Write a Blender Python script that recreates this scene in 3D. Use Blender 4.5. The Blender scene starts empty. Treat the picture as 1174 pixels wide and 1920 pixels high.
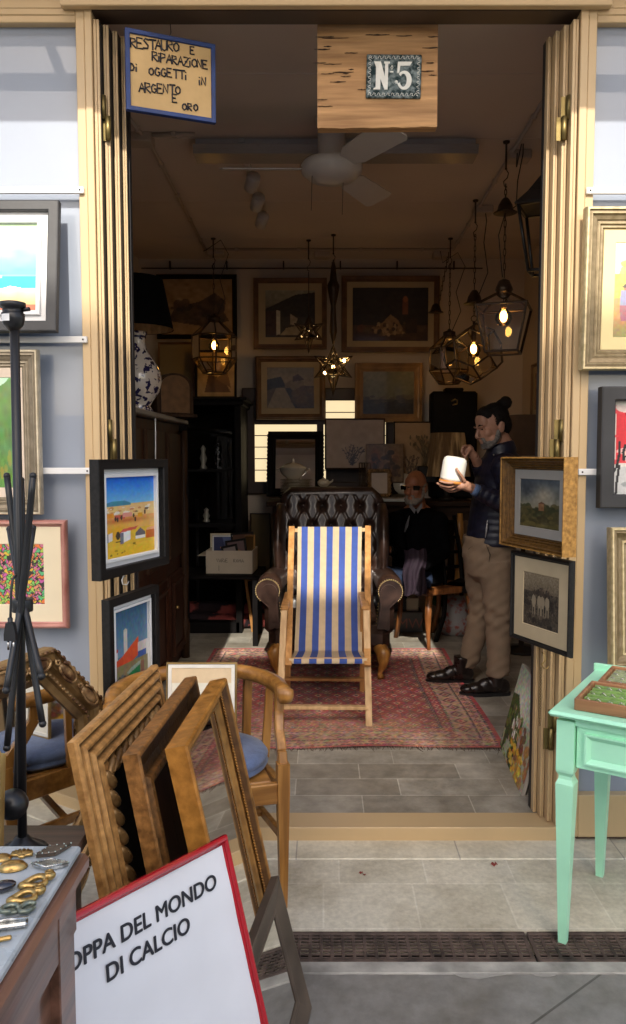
import bpy, bmesh, math, random
import numpy as np
from mathutils import Vector, Matrix
random.seed(5); rng = np.random.default_rng(5)
R = math.radians
scene = bpy.context.scene
COL = scene.collection

# ------------------------------------------------------------------ camera
CAMZ, PITCH, FPX, CX, CY = 1.52, R(4.14), 1450.0, 605.0, 960.0
cd = bpy.data.cameras.new("camera"); cam = bpy.data.objects.new("camera", cd); COL.objects.link(cam)
cam.location = (0, 0, CAMZ); cam.rotation_euler = (R(90) - PITCH, 0, 0)
cd.sensor_fit = 'VERTICAL'; cd.sensor_height = 36; cd.lens = FPX / 1920 * 36
cd.shift_x = -(CX - 587) / 1920; cd.clip_start = .05; cd.clip_end = 500
scene.camera = cam
# ------------------------------------------------------------------ sky, sun, exposure
SUN_EL = 37.4
w = bpy.data.worlds.new("World"); scene.world = w; w.use_nodes = True
nt = w.node_tree; bg = nt.nodes['Background']
sky = nt.nodes.new('ShaderNodeTexSky'); sky.sky_type = 'NISHITA'; sky.sun_disc = False
sky.air_density = 1.0; sky.dust_density = 4.0; sky.ozone_density = .3
sky.sun_elevation = R(SUN_EL); sky.sun_rotation = R(180)
nt.links.new(sky.outputs[0], bg.inputs[0]); bg.inputs[1].default_value = .15
sd = bpy.data.lights.new("sun", 'SUN'); sun = bpy.data.objects.new("sun", sd); COL.objects.link(sun)
sd.energy = 2.5; sd.angle = R(.55); sd.color = (1, .93, .82)
sun.rotation_euler = (R(90 - SUN_EL), 0, 0); sun.location = (0, -4, 9)
scene.view_settings.view_transform = 'Standard'; scene.view_settings.look = 'None'
scene.view_settings.exposure = 1.06; scene.view_settings.gamma = 1
scene.cycles.max_bounces = 8; scene.cycles.diffuse_bounces = 4; scene.cycles.glossy_bounces = 4
scene.cycles.transparent_max_bounces = 16; scene.cycles.caustics_reflective = False; scene.cycles.caustics_refractive = False
scene.cycles.sample_clamp_indirect = 4; scene.cycles.use_denoising = True

# ------------------------------------------------------------------ picture ray -> point in the place
_c, _s = math.cos(PITCH), math.sin(PITCH)
def ray(px, py):
    u = (px - CX) / FPX; v = (py - CY) / FPX
    return Vector((u, _c - v * _s, -_s - v * _c))
def P(px, py, Y):
    d = ray(px, py); t = Y / d.y
    return Vector((d.x * t, Y, CAMZ + d.z * t))
def G(px, py, z=0.):
    d = ray(px, py); t = (z - CAMZ) / d.z
    return Vector((d.x * t, d.y * t, z))
def T(*a): return Matrix.Translation(Vector(a))
def RZ(a): return Matrix.Rotation(R(a), 4, 'Z')
def RX(a): return Matrix.Rotation(R(a), 4, 'X')
def RY(a): return Matrix.Rotation(R(a), 4, 'Y')
def lin(c):
    c = [x / 255. for x in c]
    return tuple(x / 12.92 if x <= .04045 else ((x + .055) / 1.055) ** 2.4 for x in c)
def linarr(a):
    return np.where(a <= .04045, a / 12.92, ((a + .055) / 1.055) ** 2.4)

# ------------------------------------------------------------------ mesh builder
class MB:
    def __init__(s): s.v = []; s.f = []; s.mi = []; s.sm = []; s.cur = 0
    def add(s, vs, fs, M=None, smooth=False):
        o = len(s.v)
        s.v += [tuple(M @ Vector(v)) if M is not None else tuple(v) for v in vs]
        for f in fs: s.f.append([i + o for i in f]); s.mi.append(s.cur); s.sm.append(smooth)
        return s
    def box(s, c, d, M=None, b=0.):
        hx, hy, hz = d[0] / 2, d[1] / 2, d[2] / 2
        T0 = T(*c); M = M @ T0 if M is not None else T0
        if b <= 0:
            vs = [(x * hx, y * hy, z * hz) for x in (-1, 1) for y in (-1, 1) for z in (-1, 1)]
            return s.add(vs, [(0, 1, 3, 2), (4, 6, 7, 5), (0, 4, 5, 1), (2, 3, 7, 6), (0, 2, 6, 4), (1, 5, 7, 3)], M)
        b = min(b, hx * .9, hy * .9, hz * .9)
        vs = []; idx = {}
        for x in (-1, 1):
            for y in (-1, 1):
                for z in (-1, 1):
                    idx[x, y, z] = len(vs)
                    vs += [(x * hx, y * (hy - b), z * (hz - b)), (x * (hx - b), y * hy, z * (hz - b)), (x * (hx - b), y * (hy - b), z * hz)]
        fs = []
        q = [(-1, -1), (1, -1), (1, 1), (-1, 1)]
        for k in (-1, 1):
            fs.append([idx[k, a, c2] for a, c2 in q]); fs.append([idx[a, k, c2] + 1 for a, c2 in q]); fs.append([idx[a, c2, k] + 2 for a, c2 in q])
        for a in (-1, 1):
            for c2 in (-1, 1):
                fs.append([idx[-1, a, c2] + 1, idx[1, a, c2] + 1, idx[1, a, c2] + 2, idx[-1, a, c2] + 2])
                fs.append([idx[a, -1, c2], idx[a, 1, c2], idx[a, 1, c2] + 2, idx[a, -1, c2] + 2])
                fs.append([idx[a, c2, -1], idx[a, c2, 1], idx[a, c2, 1] + 1, idx[a, c2, -1] + 1])
        for k in idx.values(): fs.append([k, k + 1, k + 2])
        return s.add(vs, fs, M)
    def bar(s, a, b2, wd, th, up=(0, 0, 1), b=.002, M=None):
        a = Vector(a); b2 = Vector(b2); z = (b2 - a); L = z.length; z.normalize()
        x = z.cross(Vector(up))
        if x.length < 1e-4: x = z.cross(Vector((0, 1, 0)))
        x.normalize(); y = z.cross(x)
        Q = Matrix((x, y, z)).transposed().to_4x4(); Q.translation = (a + b2) / 2
        if M is not None: Q = M @ Q
        return s.box((0, 0, 0), (wd, th, L), Q, b)
    def tube(s, pts, r, n=8, cap=True, closed=False, M=None, smooth=True):
        pts = [Vector(p) for p in pts]; N = len(pts)
        rs = r if isinstance(r, (list, tuple)) else [r] * N
        t0 = (pts[1] - pts[0]).normalized()
        u = t0.orthogonal().normalized(); vs = []; fs = []
        for i in range(N):
            if closed: t = (pts[(i + 1) % N] - pts[i - 1])
            else: t = pts[min(i + 1, N - 1)] - pts[max(i - 1, 0)]
            t.normalize(); u = u - t * u.dot(t)
            if u.length < 1e-5: u = t.orthogonal()
            u.normalize(); v2 = t.cross(u)
            for k in range(n):
                a = 2 * math.pi * k / n
                vs.append(pts[i] + (u * math.cos(a) + v2 * math.sin(a)) * rs[i])
        for i in range(N if closed else N - 1):
            j = (i + 1) % N
            for k in range(n):
                k2 = (k + 1) % n
                fs.append((i * n + k, i * n + k2, j * n + k2, j * n + k))
        if cap and not closed:
            fs.append(tuple(range(n))[::-1]); fs.append(tuple((N - 1) * n + k for k in range(n)))
        return s.add(vs, fs, M, smooth)
    def lathe(s, prof, n=24, M=None, smooth=True, cap=True, sx=1, sy=1):
        vs = []; fs = []
        for r, z in prof:
            for k in range(n):
                a = 2 * math.pi * k / n
                vs.append((r * math.cos(a) * sx, r * math.sin(a) * sy, z))
        for i in range(len(prof) - 1):
            for k in range(n):
                k2 = (k + 1) % n
                fs.append((i * n + k, i * n + k2, (i + 1) * n + k2, (i + 1) * n + k))
        if cap:
            fs.append(tuple(range(n))[::-1]); fs.append(tuple((len(prof) - 1) * n + k for k in range(n)))
        return s.add(vs, fs, M, smooth)
    def ell(s, c, r, M=None, nu=16, nv=10, smooth=True, A=None):
        if not isinstance(r, (tuple, list)): r = (r, r, r)
        vs = [(0, 0, -1)]; fs = []
        for j in range(1, nv):
            ph = math.pi * (j / nv - .5)
            for k in range(nu):
                a = 2 * math.pi * k / nu
                vs.append((math.cos(ph) * math.cos(a), math.cos(ph) * math.sin(a), math.sin(ph)))
        vs.append((0, 0, 1))
        for k in range(nu):
            k2 = (k + 1) % nu
            fs.append((0, 1 + k2, 1 + k))
            for j in range(nv - 2): fs.append((1 + j * nu + k, 1 + j * nu + k2, 1 + (j + 1) * nu + k2, 1 + (j + 1) * nu + k))
            fs.append((len(vs) - 1, 1 + (nv - 2) * nu + k, 1 + (nv - 2) * nu + k2))
        Q = T(*c)
        if A is not None: Q = Q @ A
        Q = Q @ Matrix.Diagonal((r[0], r[1], r[2], 1))
        return s.add(vs, fs, M @ Q if M is not None else Q, smooth)
    def prism(s, out, y0, y1, M=None, smooth=False):
        n = len(out)
        vs = [(x, y0, z) for x, z in out] + [(x, y1, z) for x, z in out]
        fs = [tuple(range(n)), tuple(range(2 * n - 1, n - 1, -1))]
        s.add(vs, fs, M)
        o = len(s.v) - 2 * n
        for k in range(n):
            k2 = (k + 1) % n
            s.f.append([o + k, o + k2, o + n + k2, o + n + k]); s.mi.append(s.cur); s.sm.append(smooth)
        return s
    def loft(s, secs, n=20, M=None, smooth=True, pw=1.0):
        # secs: (centre, rx, ry[, rotation deg]) horizontal ellipses, closed top and bottom
        vs = []; fs = []
        for sec in secs:
            c, rx, ry = sec[:3]; ro = R(sec[3]) if len(sec) > 3 else 0
            for k in range(n):
                a = 2 * math.pi * k / n
                ca, sa = math.cos(a), math.sin(a)
                ca = math.copysign(abs(ca) ** pw, ca); sa = math.copysign(abs(sa) ** pw, sa)
                x, y = rx * ca, ry * sa
                vs.append((c[0] + x * math.cos(ro) - y * math.sin(ro), c[1] + x * math.sin(ro) + y * math.cos(ro), c[2]))
        for i in range(len(secs) - 1):
            for k in range(n):
                k2 = (k + 1) % n
                fs.append((i * n + k, i * n + k2, (i + 1) * n + k2, (i + 1) * n + k))
        fs.append(tuple(range(n))[::-1]); fs.append(tuple((len(secs) - 1) * n + k for k in range(n)))
        return s.add(vs, fs, M, smooth)
    def grid(s, fn, nu, nv, M=None, smooth=True):
        vs = [fn(i / nu, j / nv) for j in range(nv + 1) for i in range(nu + 1)]
        fs = [(j * (nu + 1) + i, j * (nu + 1) + i + 1, (j + 1) * (nu + 1) + i + 1, (j + 1) * (nu + 1) + i) for j in range(nv) for i in range(nu)]
        return s.add(vs, fs, M, smooth)
    def poly(s, pts, M=None): return s.add(pts, [tuple(range(len(pts)))], M)
    def mesh(s, name, mats):
        me = bpy.data.meshes.new(name); me.from_pydata(s.v, [], s.f)
        for m in (mats if isinstance(mats, (list, tuple)) else [mats]): me.materials.append(m)
        me.polygons.foreach_set('material_index', s.mi); me.polygons.foreach_set('use_smooth', s.sm)
        bm = bmesh.new(); bm.from_mesh(me); bmesh.ops.recalc_face_normals(bm, faces=bm.faces); bm.to_mesh(me); bm.free()
        me.update(); return me
    def build(s, name, mats, parent=None, world=False):
        off = Vector((0, 0, 0))
        if parent is None and not world:
            a = np.array(s.v); off = Vector(((a[:, 0].min() + a[:, 0].max()) / 2, (a[:, 1].min() + a[:, 1].max()) / 2, a[:, 2].min()))
            s.v = [tuple(Vector(v) - off) for v in s.v]
        o = bpy.data.objects.new(name, s.mesh(name, mats)); COL.objects.link(o)
        if parent is not None: o.parent = parent
        else: o.location = off
        return o
def tag(o, label=None, cat=None, group=None, kind=None):
    if label: o['label'] = label
    if cat: o['category'] = cat
    if group: o['group'] = group
    if kind: o['kind'] = kind
    return o
def thing(name, label, cat, M=None, group=None):
    o = bpy.data.objects.new(name, None); COL.objects.link(o); o.empty_display_size = .1
    if M is not None: o.matrix_world = M if isinstance(M, Matrix) else T(*M)
    return tag(o, label, cat, group)
def struct(name, mb, m): return tag(mb.build(name, m, world=True), kind='structure')
def dup(root, M, label, group=None):
    r = root.copy(); COL.objects.link(r); r.matrix_world = M; r['label'] = label
    if group: r['group'] = group
    for ch in list(root.children):
        c = ch.copy(); COL.objects.link(c); c.parent = r
        for g in list(ch.children): d = g.copy(); COL.objects.link(d); d.parent = c
    return r
def remesh(mb, name, m, parent, voxel, smooth=2, disp=None):
    """close a set of overlapping solids into one continuous skin"""
    me = mb.mesh(name, m); o = bpy.data.objects.new(name, me); COL.objects.link(o)
    md = o.modifiers.new('r', 'REMESH'); md.mode = 'VOXEL'; md.voxel_size = voxel; md.use_smooth_shade = True
    if smooth:
        ms = o.modifiers.new('s', 'SMOOTH'); ms.iterations = smooth; ms.factor = .5
    dg = bpy.context.evaluated_depsgraph_get(); dg.update()
    nm = bpy.data.meshes.new_from_object(o.evaluated_get(dg)); nm.name = name
    bpy.data.objects.remove(o); bpy.data.meshes.remove(me)
    if disp:
        for v in nm.vertices: v.co = disp(v.co, v.normal)
    if not nm.materials: nm.materials.append(m)
    nm.polygons.foreach_set('use_smooth', [True] * len(nm.polygons))
    o = bpy.data.objects.new(name, nm); COL.objects.link(o)
    if parent is not None: o.parent = parent
    return o

# ------------------------------------------------------------------ materials
def mat(name, col, rough=.5, metal=0., var=.12, scale=12, stretch=(1, 1, 1), bump=0., bscale=60, spec=.5, col2=None, lo=.3, hi=.7,
        coat=0., sheen=0., bstretch=None, rvar=.1, vcol=False, detail=6, edge=None):
    m = bpy.data.materials.new(name); m.use_nodes = True; n = m.node_tree.nodes; l = m.node_tree.links
    b = n['Principled BSDF']
    tc = n.new('ShaderNodeTexCoord'); mp = n.new('ShaderNodeMapping'); mp.inputs['Scale'].default_value = stretch
    l.new(tc.outputs['Object'], mp.inputs[0])
    nz = n.new('ShaderNodeTexNoise'); nz.inputs['Scale'].default_value = scale; nz.inputs['Detail'].default_value = detail
    l.new(mp.outputs[0], nz.inputs['Vector'])
    rp = n.new('ShaderNodeValToRGB'); l.new(nz.outputs['Fac'], rp.inputs[0])
    rp.color_ramp.elements[0].position = lo; rp.color_ramp.elements[1].position = hi
    if vcol:
        rp.color_ramp.elements[0].color = (1 - var,) * 3 + (1,); rp.color_ramp.elements[1].color = (1 + var * .5,) * 3 + (1,)
        at = n.new('ShaderNodeVertexColor'); at.layer_name = 'Col'
        mx = n.new('ShaderNodeMix'); mx.data_type = 'RGBA'; mx.blend_type = 'MULTIPLY'; mx.inputs[0].default_value = 1
        l.new(at.outputs[0], mx.inputs[6]); l.new(rp.outputs[0], mx.inputs[7]); l.new(mx.outputs[2], b.inputs['Base Color'])
    else:
        c0 = [x * (1 - var) for x in col]; c1 = list(col2) if col2 else [min(1, x * (1 + var)) for x in col]
        rp.color_ramp.elements[0].color = (*c0, 1); rp.color_ramp.elements[1].color = (*c1, 1)
        if edge:   # gilding rubbed pale on the ridges, grooves coloured darker
            ge = n.new('ShaderNodeNewGeometry'); er = n.new('ShaderNodeValToRGB'); l.new(ge.outputs['Pointiness'], er.inputs[0])
            er.color_ramp.elements[0].position = .46; er.color_ramp.elements[0].color = (.42, .38, .34, 1); er.color_ramp.elements[1].position = .56; er.color_ramp.elements[1].color = (*edge, 1)
            em = er.color_ramp.elements.new(.5); em.color = (1, 1, 1, 1)
            mx = n.new('ShaderNodeMix'); mx.data_type = 'RGBA'; mx.blend_type = 'MULTIPLY'; mx.inputs[0].default_value = 1
            l.new(rp.outputs[0], mx.inputs[6]); l.new(er.outputs[0], mx.inputs[7]); l.new(mx.outputs[2], b.inputs['Base Color'])
        else: l.new(rp.outputs[0], b.inputs['Base Color'])
    if rvar:
        mr = n.new('ShaderNodeMapRange'); mr.inputs[3].default_value = max(.02, rough - rvar); mr.inputs[4].default_value = min(1, rough + rvar)
        l.new(nz.outputs['Fac'], mr.inputs[0]); l.new(mr.outputs[0], b.inputs['Roughness'])
    else: b.inputs['Roughness'].default_value = rough
    b.inputs['Metallic'].default_value = metal; b.inputs['Specular IOR Level'].default_value = spec
    b.inputs['Coat Weight'].default_value = coat; b.inputs['Coat Roughness'].default_value = .08
    b.inputs['Sheen Weight'].default_value = sheen
    if bump:
        nb = n.new('ShaderNodeTexNoise'); nb.inputs['Scale'].default_value = bscale; nb.inputs['Detail'].default_value = 5
        if bstretch:
            m2 = n.new('ShaderNodeMapping'); m2.inputs['Scale'].default_value = bstretch; l.new(tc.outputs['Object'], m2.inputs[0]); l.new(m2.outputs[0], nb.inputs['Vector'])
        else: l.new(mp.outputs[0], nb.inputs['Vector'])
        bp = n.new('ShaderNodeBump'); bp.inputs['Strength'].default_value = bump; bp.inputs['Distance'].default_value = .004
        l.new(nb.outputs['Fac'], bp.inputs['Height']); l.new(bp.outputs[0], b.inputs['Normal'])
    return m
def wood(name, col, col2=None, axis=0, rough=.4, scale=9, var=.35, coat=0., bump=.15, k=14, spec=.5):
    st = [k, k, k]; st[axis] = 1
    return mat(name, col, rough, 0, var, scale * .25, tuple(st), bump, 8, col2=col2, coat=coat, lo=.35, hi=.68, spec=spec)
def brickmat(name, c1, c2, mortar, bw, rh, ms, off=(0, 0), rough=.6, offs=.5, freq=2, sq=1., bump=.25, nscale=6, nvar=.35, rot=0.):
    m = bpy.data.materials.new(name); m.use_nodes = True; n = m.node_tree.nodes; l = m.node_tree.links
    b = n['Principled BSDF']; tc = n.new('ShaderNodeTexCoord'); mp = n.new('ShaderNodeMapping'); mp.inputs['Location'].default_value = (off[0], off[1], 0); mp.inputs['Rotation'].default_value = (0, 0, R(rot))
    l.new(tc.outputs['Object'], mp.inputs[0])
    br = n.new('ShaderNodeTexBrick'); l.new(mp.outputs[0], br.inputs['Vector'])
    for k, v in (('Color1', (*c1, 1)), ('Color2', (*c2, 1)), ('Mortar', (*mortar, 1)), ('Scale', 1), ('Mortar Size', ms), ('Mortar Smooth', .2), ('Bias', 0), ('Brick Width', bw), ('Row Height', rh)):
        br.inputs[k].default_value = v
    br.offset = offs; br.offset_frequency = freq; br.squash = sq; br.squash_frequency = 3
    nz = n.new('ShaderNodeTexNoise'); nz.inputs['Scale'].default_value = nscale; nz.inputs['Detail'].default_value = 9; nz.inputs['Roughness'].default_value = .65
    l.new(tc.outputs['Object'], nz.inputs['Vector'])
    rp = n.new('ShaderNodeValToRGB'); l.new(nz.outputs['Fac'], rp.inputs[0])
    rp.color_ramp.elements[0].position = .3; rp.color_ramp.elements[1].position = .7
    rp.color_ramp.elements[0].color = (1 - nvar, 1 - nvar, 1 - nvar, 1); rp.color_ramp.elements[1].color = (1 + nvar * .3,) * 3 + (1,)
    mx = n.new('ShaderNodeMix'); mx.data_type = 'RGBA'; mx.blend_type = 'MULTIPLY'; mx.inputs[0].default_value = 1
    l.new(br.outputs['Color'], mx.inputs[6]); l.new(rp.outputs[0], mx.inputs[7])
    n2 = n.new('ShaderNodeTexNoise'); n2.inputs['Scale'].default_value = 3.2; n2.inputs['Detail'].default_value = 7; n2.inputs['Roughness'].default_value = .7; l.new(tc.outputs['Object'], n2.inputs['Vector'])
    r2 = n.new('ShaderNodeValToRGB'); r2.color_ramp.elements[0].position = .32; r2.color_ramp.elements[0].color = (.70, .67, .62, 1); r2.color_ramp.elements[1].position = .56; r2.color_ramp.elements[1].color = (1.04, 1.04, 1.04, 1); l.new(n2.outputs['Fac'], r2.inputs[0])
    m2 = n.new('ShaderNodeMix'); m2.data_type = 'RGBA'; m2.blend_type = 'MULTIPLY'; m2.inputs[0].default_value = 1
    l.new(mx.outputs[2], m2.inputs[6]); l.new(r2.outputs[0], m2.inputs[7]); l.new(m2.outputs[2], b.inputs['Base Color'])
    mr = n.new('ShaderNodeMapRange'); mr.inputs[3].default_value = rough - .15; mr.inputs[4].default_value = rough + .15
    l.new(nz.outputs['Fac'], mr.inputs[0]); l.new(mr.outputs[0], b.inputs['Roughness'])
    ad = n.new('ShaderNodeMath'); ad.operation = 'MULTIPLY_ADD'; ad.inputs[1].default_value = -2.; l.new(br.outputs['Fac'], ad.inputs[0])
    nf = n.new('ShaderNodeTexNoise'); nf.inputs['Scale'].default_value = 90; nf.inputs['Detail'].default_value = 6; l.new(tc.outputs['Object'], nf.inputs['Vector'])
    l.new(nf.outputs['Fac'], ad.inputs[2])
    bp = n.new('ShaderNodeBump'); bp.inputs['Strength'].default_value = bump; bp.inputs['Distance'].default_value = .004
    l.new(ad.outputs[0], bp.inputs['Height']); l.new(bp.outputs[0], b.inputs['Normal'])
    return m
def glass(name, tint=(1, 1, 1), refl=.12):
    m = bpy.data.materials.new(name); m.use_nodes = True; n = m.node_tree.nodes; l = m.node_tree.links
    n.remove(n['Principled BSDF']); out = n['Material Output']
    tr = n.new('ShaderNodeBsdfTransparent'); tr.inputs[0].default_value = (*tint, 1)
    gl = n.new('ShaderNodeBsdfGlossy'); gl.inputs['Roughness'].default_value = .03
    fr = n.new('ShaderNodeFresnel'); fr.inputs[0].default_value = 1.5
    mr = n.new('ShaderNodeMath'); mr.operation = 'MULTIPLY'; mr.inputs[1].default_value = refl / .12; l.new(fr.outputs[0], mr.inputs[0])
    mx = n.new('ShaderNodeMixShader'); l.new(mr.outputs[0], mx.inputs[0]); l.new(tr.outputs[0], mx.inputs[1]); l.new(gl.outputs[0], mx.inputs[2])
    l.new(mx.outputs[0], out.inputs[0]); return m
def emis(name, col, st):
    m = bpy.data.materials.new(name); m.use_nodes = True; b = m.node_tree.nodes['Principled BSDF']
    b.inputs['Base Color'].default_value = (*[min(1, c) for c in col], 1); b.inputs['Emission Color'].default_value = (*col, 1); b.inputs['Emission Strength'].default_value = st
    return m
BEIGE = mat('beige metal paint', (.56, .40, .215), .38, 0, .025, 3, (2, 2, 1), .04, 200)
BEIGE_DK = mat('bronze brown metal', (.07, .045, .03), .45, 0, .2, 5)
GREYP = mat('grey panel behind glass', (.30, .335, .405), .5, 0, .06, 2.5, coat=.55, bump=.006, bscale=2)
GREYP.node_tree.nodes['Principled BSDF'].inputs['Coat IOR'].default_value = 1.55; GREYP.node_tree.nodes['Principled BSDF'].inputs['Coat Tint'].default_value = (.93, .97, 1, 1); GREYP.node_tree.nodes['Principled BSDF'].inputs['Coat Roughness'].default_value = .02
WHITE = mat('white paint', (.78, .78, .77), .4, 0, .04, 8)
BLACKW = mat('black stained wood', (.010, .009, .0085), .5, 0, .5, 6, (1, 12, 12), .15, 10, spec=.3)
BLACKI = mat('interior black wood', (.006, .005, .005), .65, 0, .4, 8, spec=.12)
BLACKM = mat('black metal', (.012, .012, .013), .38, 0, .2, 10)
BRASS = mat('aged brass', (.42, .29, .11), .35, 1, .35, 18)
BRONZE = mat('dark lantern bronze', (.06, .037, .022), .4, .7, .3, 20)
GOLD = mat('worn gilding', (.42, .25, .075), .42, .55, .45, 9, bump=.25, bscale=30, col2=(.62, .42, .16))
GOLDP = mat('pale gilding', (.50, .40, .21), .45, .3, .2, 40, bump=.15, bscale=60, col2=(.64, .54, .34), edge=(1.2, 1.18, 1.12))
GOLDD = mat('dark antique gilding', (.17, .093, .033), .45, .35, .55, 7, bump=.35, bscale=35, col2=(.36, .2, .075))
GILTW = mat('silver gilt moulding', (.46, .40, .28), .4, .3, .2, 30, (1, 1, 1), .15, 40, col2=(.58, .52, .4), edge=(1.25, 1.22, 1.18))
OAK = wood('honey oak', (.38, .16, .032), (.52, .25, .06), 2, .32, coat=.15)
OAKX = wood('honey oak crosswise', (.38, .16, .032), (.52, .25, .06), 0, .32, coat=.15)
PINE = wood('pale beech', (.6, .37, .17), (.72, .5, .27), 2, .45, var=.2)
PINEO = wood('orange beech', (.5, .24, .075), (.62, .33, .12), 2, .42, var=.2)
DKW = wood('dark walnut', (.03, .015, .008), (.055, .027, .013), 2, .55, spec=.15)
DKWX = wood('dark walnut crosswise', (.03, .015, .008), (.055, .027, .013), 0, .55, spec=.15)
REDW = wood('reddish brown wood', (.036, .013, .007), (.06, .022, .011), 2, .55, spec=.15)
BROWNW = wood('worn brown desk wood', (.13, .06, .035), (.23, .11, .07), 1, .35, coat=.3)
MIRROR = mat('mirror silvering', (.82, .83, .82), .03, 1, .03, 4, rvar=.01)
MATB = mat('cream mat board', (.74, .66, .5), .8, 0, .04, 10)
MATW = mat('white mat board', (.8, .8, .79), .75, 0, .03, 10)
ART = mat('painted picture surface', (1, 1, 1), .55, 0, .12, 70, vcol=True, bump=.12, bscale=90)
ARTG = mat('picture behind glass', (1, 1, 1), .6, 0, .06, 40, vcol=True, coat=.5)
INK = mat('black ink', (.012, .012, .02), .5, 0, .1, 10)

# ------------------------------------------------------------------ painted canvases (colours of the paintings themselves)
class Cv:
    def __init__(s, W, H, bg=(255, 255, 255)):
        s.W, s.H = W, H; s.a = np.ones((H, W, 3)) * (np.array(bg) / 255.)
        s.u, s.v = np.meshgrid((np.arange(W) + .5) / W, (np.arange(H) + .5) / H)
    def put(s, mask, col, al=1.):
        m = (mask.astype(float) * al)[..., None]; s.a = s.a * (1 - m) + m * np.array(col) / 255.; return s
    def rect(s, u0, v0, u1, v1, col, al=1.): return s.put((s.u >= u0) & (s.u < u1) & (s.v >= v0) & (s.v < v1), col, al)
    def grad(s, v0, v1, c0, c1):
        t = np.clip((s.v - v0) / (v1 - v0), 0, 1)[..., None]; m = ((s.v >= v0) & (s.v < v1))[..., None]
        s.a = np.where(m, np.array(c0) / 255. * (1 - t) + np.array(c1) / 255. * t, s.a); return s
    def poly(s, pts, col, al=1.):
        ins = np.zeros_like(s.u, bool); n = len(pts)
        for i in range(n):
            x0, y0 = pts[i]; x1, y1 = pts[(i + 1) % n]
            if y0 == y1: continue
            c = (y0 > s.v) != (y1 > s.v); ins ^= c & (s.u < (x1 - x0) * (s.v - y0) / (y1 - y0) + x0)
        return s.put(ins, col, al)
    def ell(s, cu, cv, ru, rv, col, al=1.): return s.put(((s.u - cu) / ru) ** 2 + ((s.v - cv) / rv) ** 2 < 1, col, al)
    def soft(s, cu, cv, ru, rv, col, al=1.):
        g = np.exp(-(((s.u - cu) / ru) ** 2 + ((s.v - cv) / rv) ** 2)) ; return s.put(g, col, al)
    def line(s, pts, wd, col, al=1.):
        asp = s.W / s.H; m = np.zeros_like(s.u, bool)
        for (x0, y0), (x1, y1) in zip(pts[:-1], pts[1:]):
            dx, dy = (x1 - x0) * asp, y1 - y0; L = dx * dx + dy * dy + 1e-12
            t = np.clip((((s.u - x0) * asp) * dx + (s.v - y0) * dy) / L, 0, 1)
            m |= ((s.u - x0) * asp - t * dx) ** 2 + (s.v - y0 - t * dy) ** 2 < wd * wd
        return s.put(m, col, al)
    def noise(s, amp, cu=30, cv=30, mono=True, v0=0., v1=1.):
        n = rng.normal(0, amp, (max(2, cv), max(2, cu), 1 if mono else 3)) * np.ones(3)
        yi = s.v * (n.shape[0] - 1); xi = s.u * (n.shape[1] - 1); y0 = yi.astype(int); x0 = xi.astype(int)
        y1 = np.minimum(y0 + 1, n.shape[0] - 1); x1 = np.minimum(x0 + 1, n.shape[1] - 1); fy = (yi - y0)[..., None]; fx = (xi - x0)[..., None]
        d = n[y0, x0] * (1 - fx) * (1 - fy) + n[y0, x1] * fx * (1 - fy) + n[y1, x0] * (1 - fx) * fy + n[y1, x1] * fx * fy
        s.a = np.clip(s.a + d * (((s.v >= v0) & (s.v <= v1))[..., None]), 0, 1); return s
    def dabs(s, n, u0, u1, v0, v1, ru, rv, cols, al=.8):
        for _ in range(n):
            k = random.uniform(.5, 1.4)
            s.ell(random.uniform(u0, u1), random.uniform(v0, v1), ru * k, rv * k * random.uniform(.6, 1.3), random.choice(cols), al)
        return s
def canvas(cv, w, h, name, parent, m=None, y=0., M=None, fold=None):
    """flat picture w x h in the parent's XZ plane, facing -Y, bottom edge at z=0, centred in x"""
    H, W = cv.H, cv.W
    xs = np.linspace(-w / 2, w / 2, W); zs = np.linspace(h, 0, H); X, Z = np.meshgrid(xs, zs)
    co = np.stack([X, np.full_like(X, y), Z], -1).reshape(-1, 3)
    if fold is not None: co = fold(co)
    if M is not None: co = (np.c_[co, np.ones(len(co))] @ np.array(M).T)[:, :3]
    idx = np.arange(W * H).reshape(H, W)
    f = np.stack([idx[1:, :-1], idx[1:, 1:], idx[:-1, 1:], idx[:-1, :-1]], -1).reshape(-1, 4)
    me = bpy.data.meshes.new(name); me.vertices.add(len(co)); me.vertices.foreach_set('co', co.ravel())
    me.loops.add(f.size); me.loops.foreach_set('vertex_index', f.ravel().astype(np.int32))
    me.polygons.add(len(f)); me.polygons.foreach_set('loop_start', np.arange(0, f.size, 4, dtype=np.int32))
    try: me.polygons.foreach_set('loop_total', np.full(len(f), 4, dtype=np.int32))
    except Exception: pass
    me.update(calc_edges=True)
    ca = me.color_attributes.new('Col', 'FLOAT_COLOR', 'POINT')
    ca.data.foreach_set('color', np.c_[linarr(cv.a.reshape(-1, 3)), np.ones(W * H)].astype(np.float32).ravel())
    me.materials.append(m or ART)
    o = bpy.data.objects.new(name, me); COL.objects.link(o)
    if parent is not None: o.parent = parent
    return o
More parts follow.
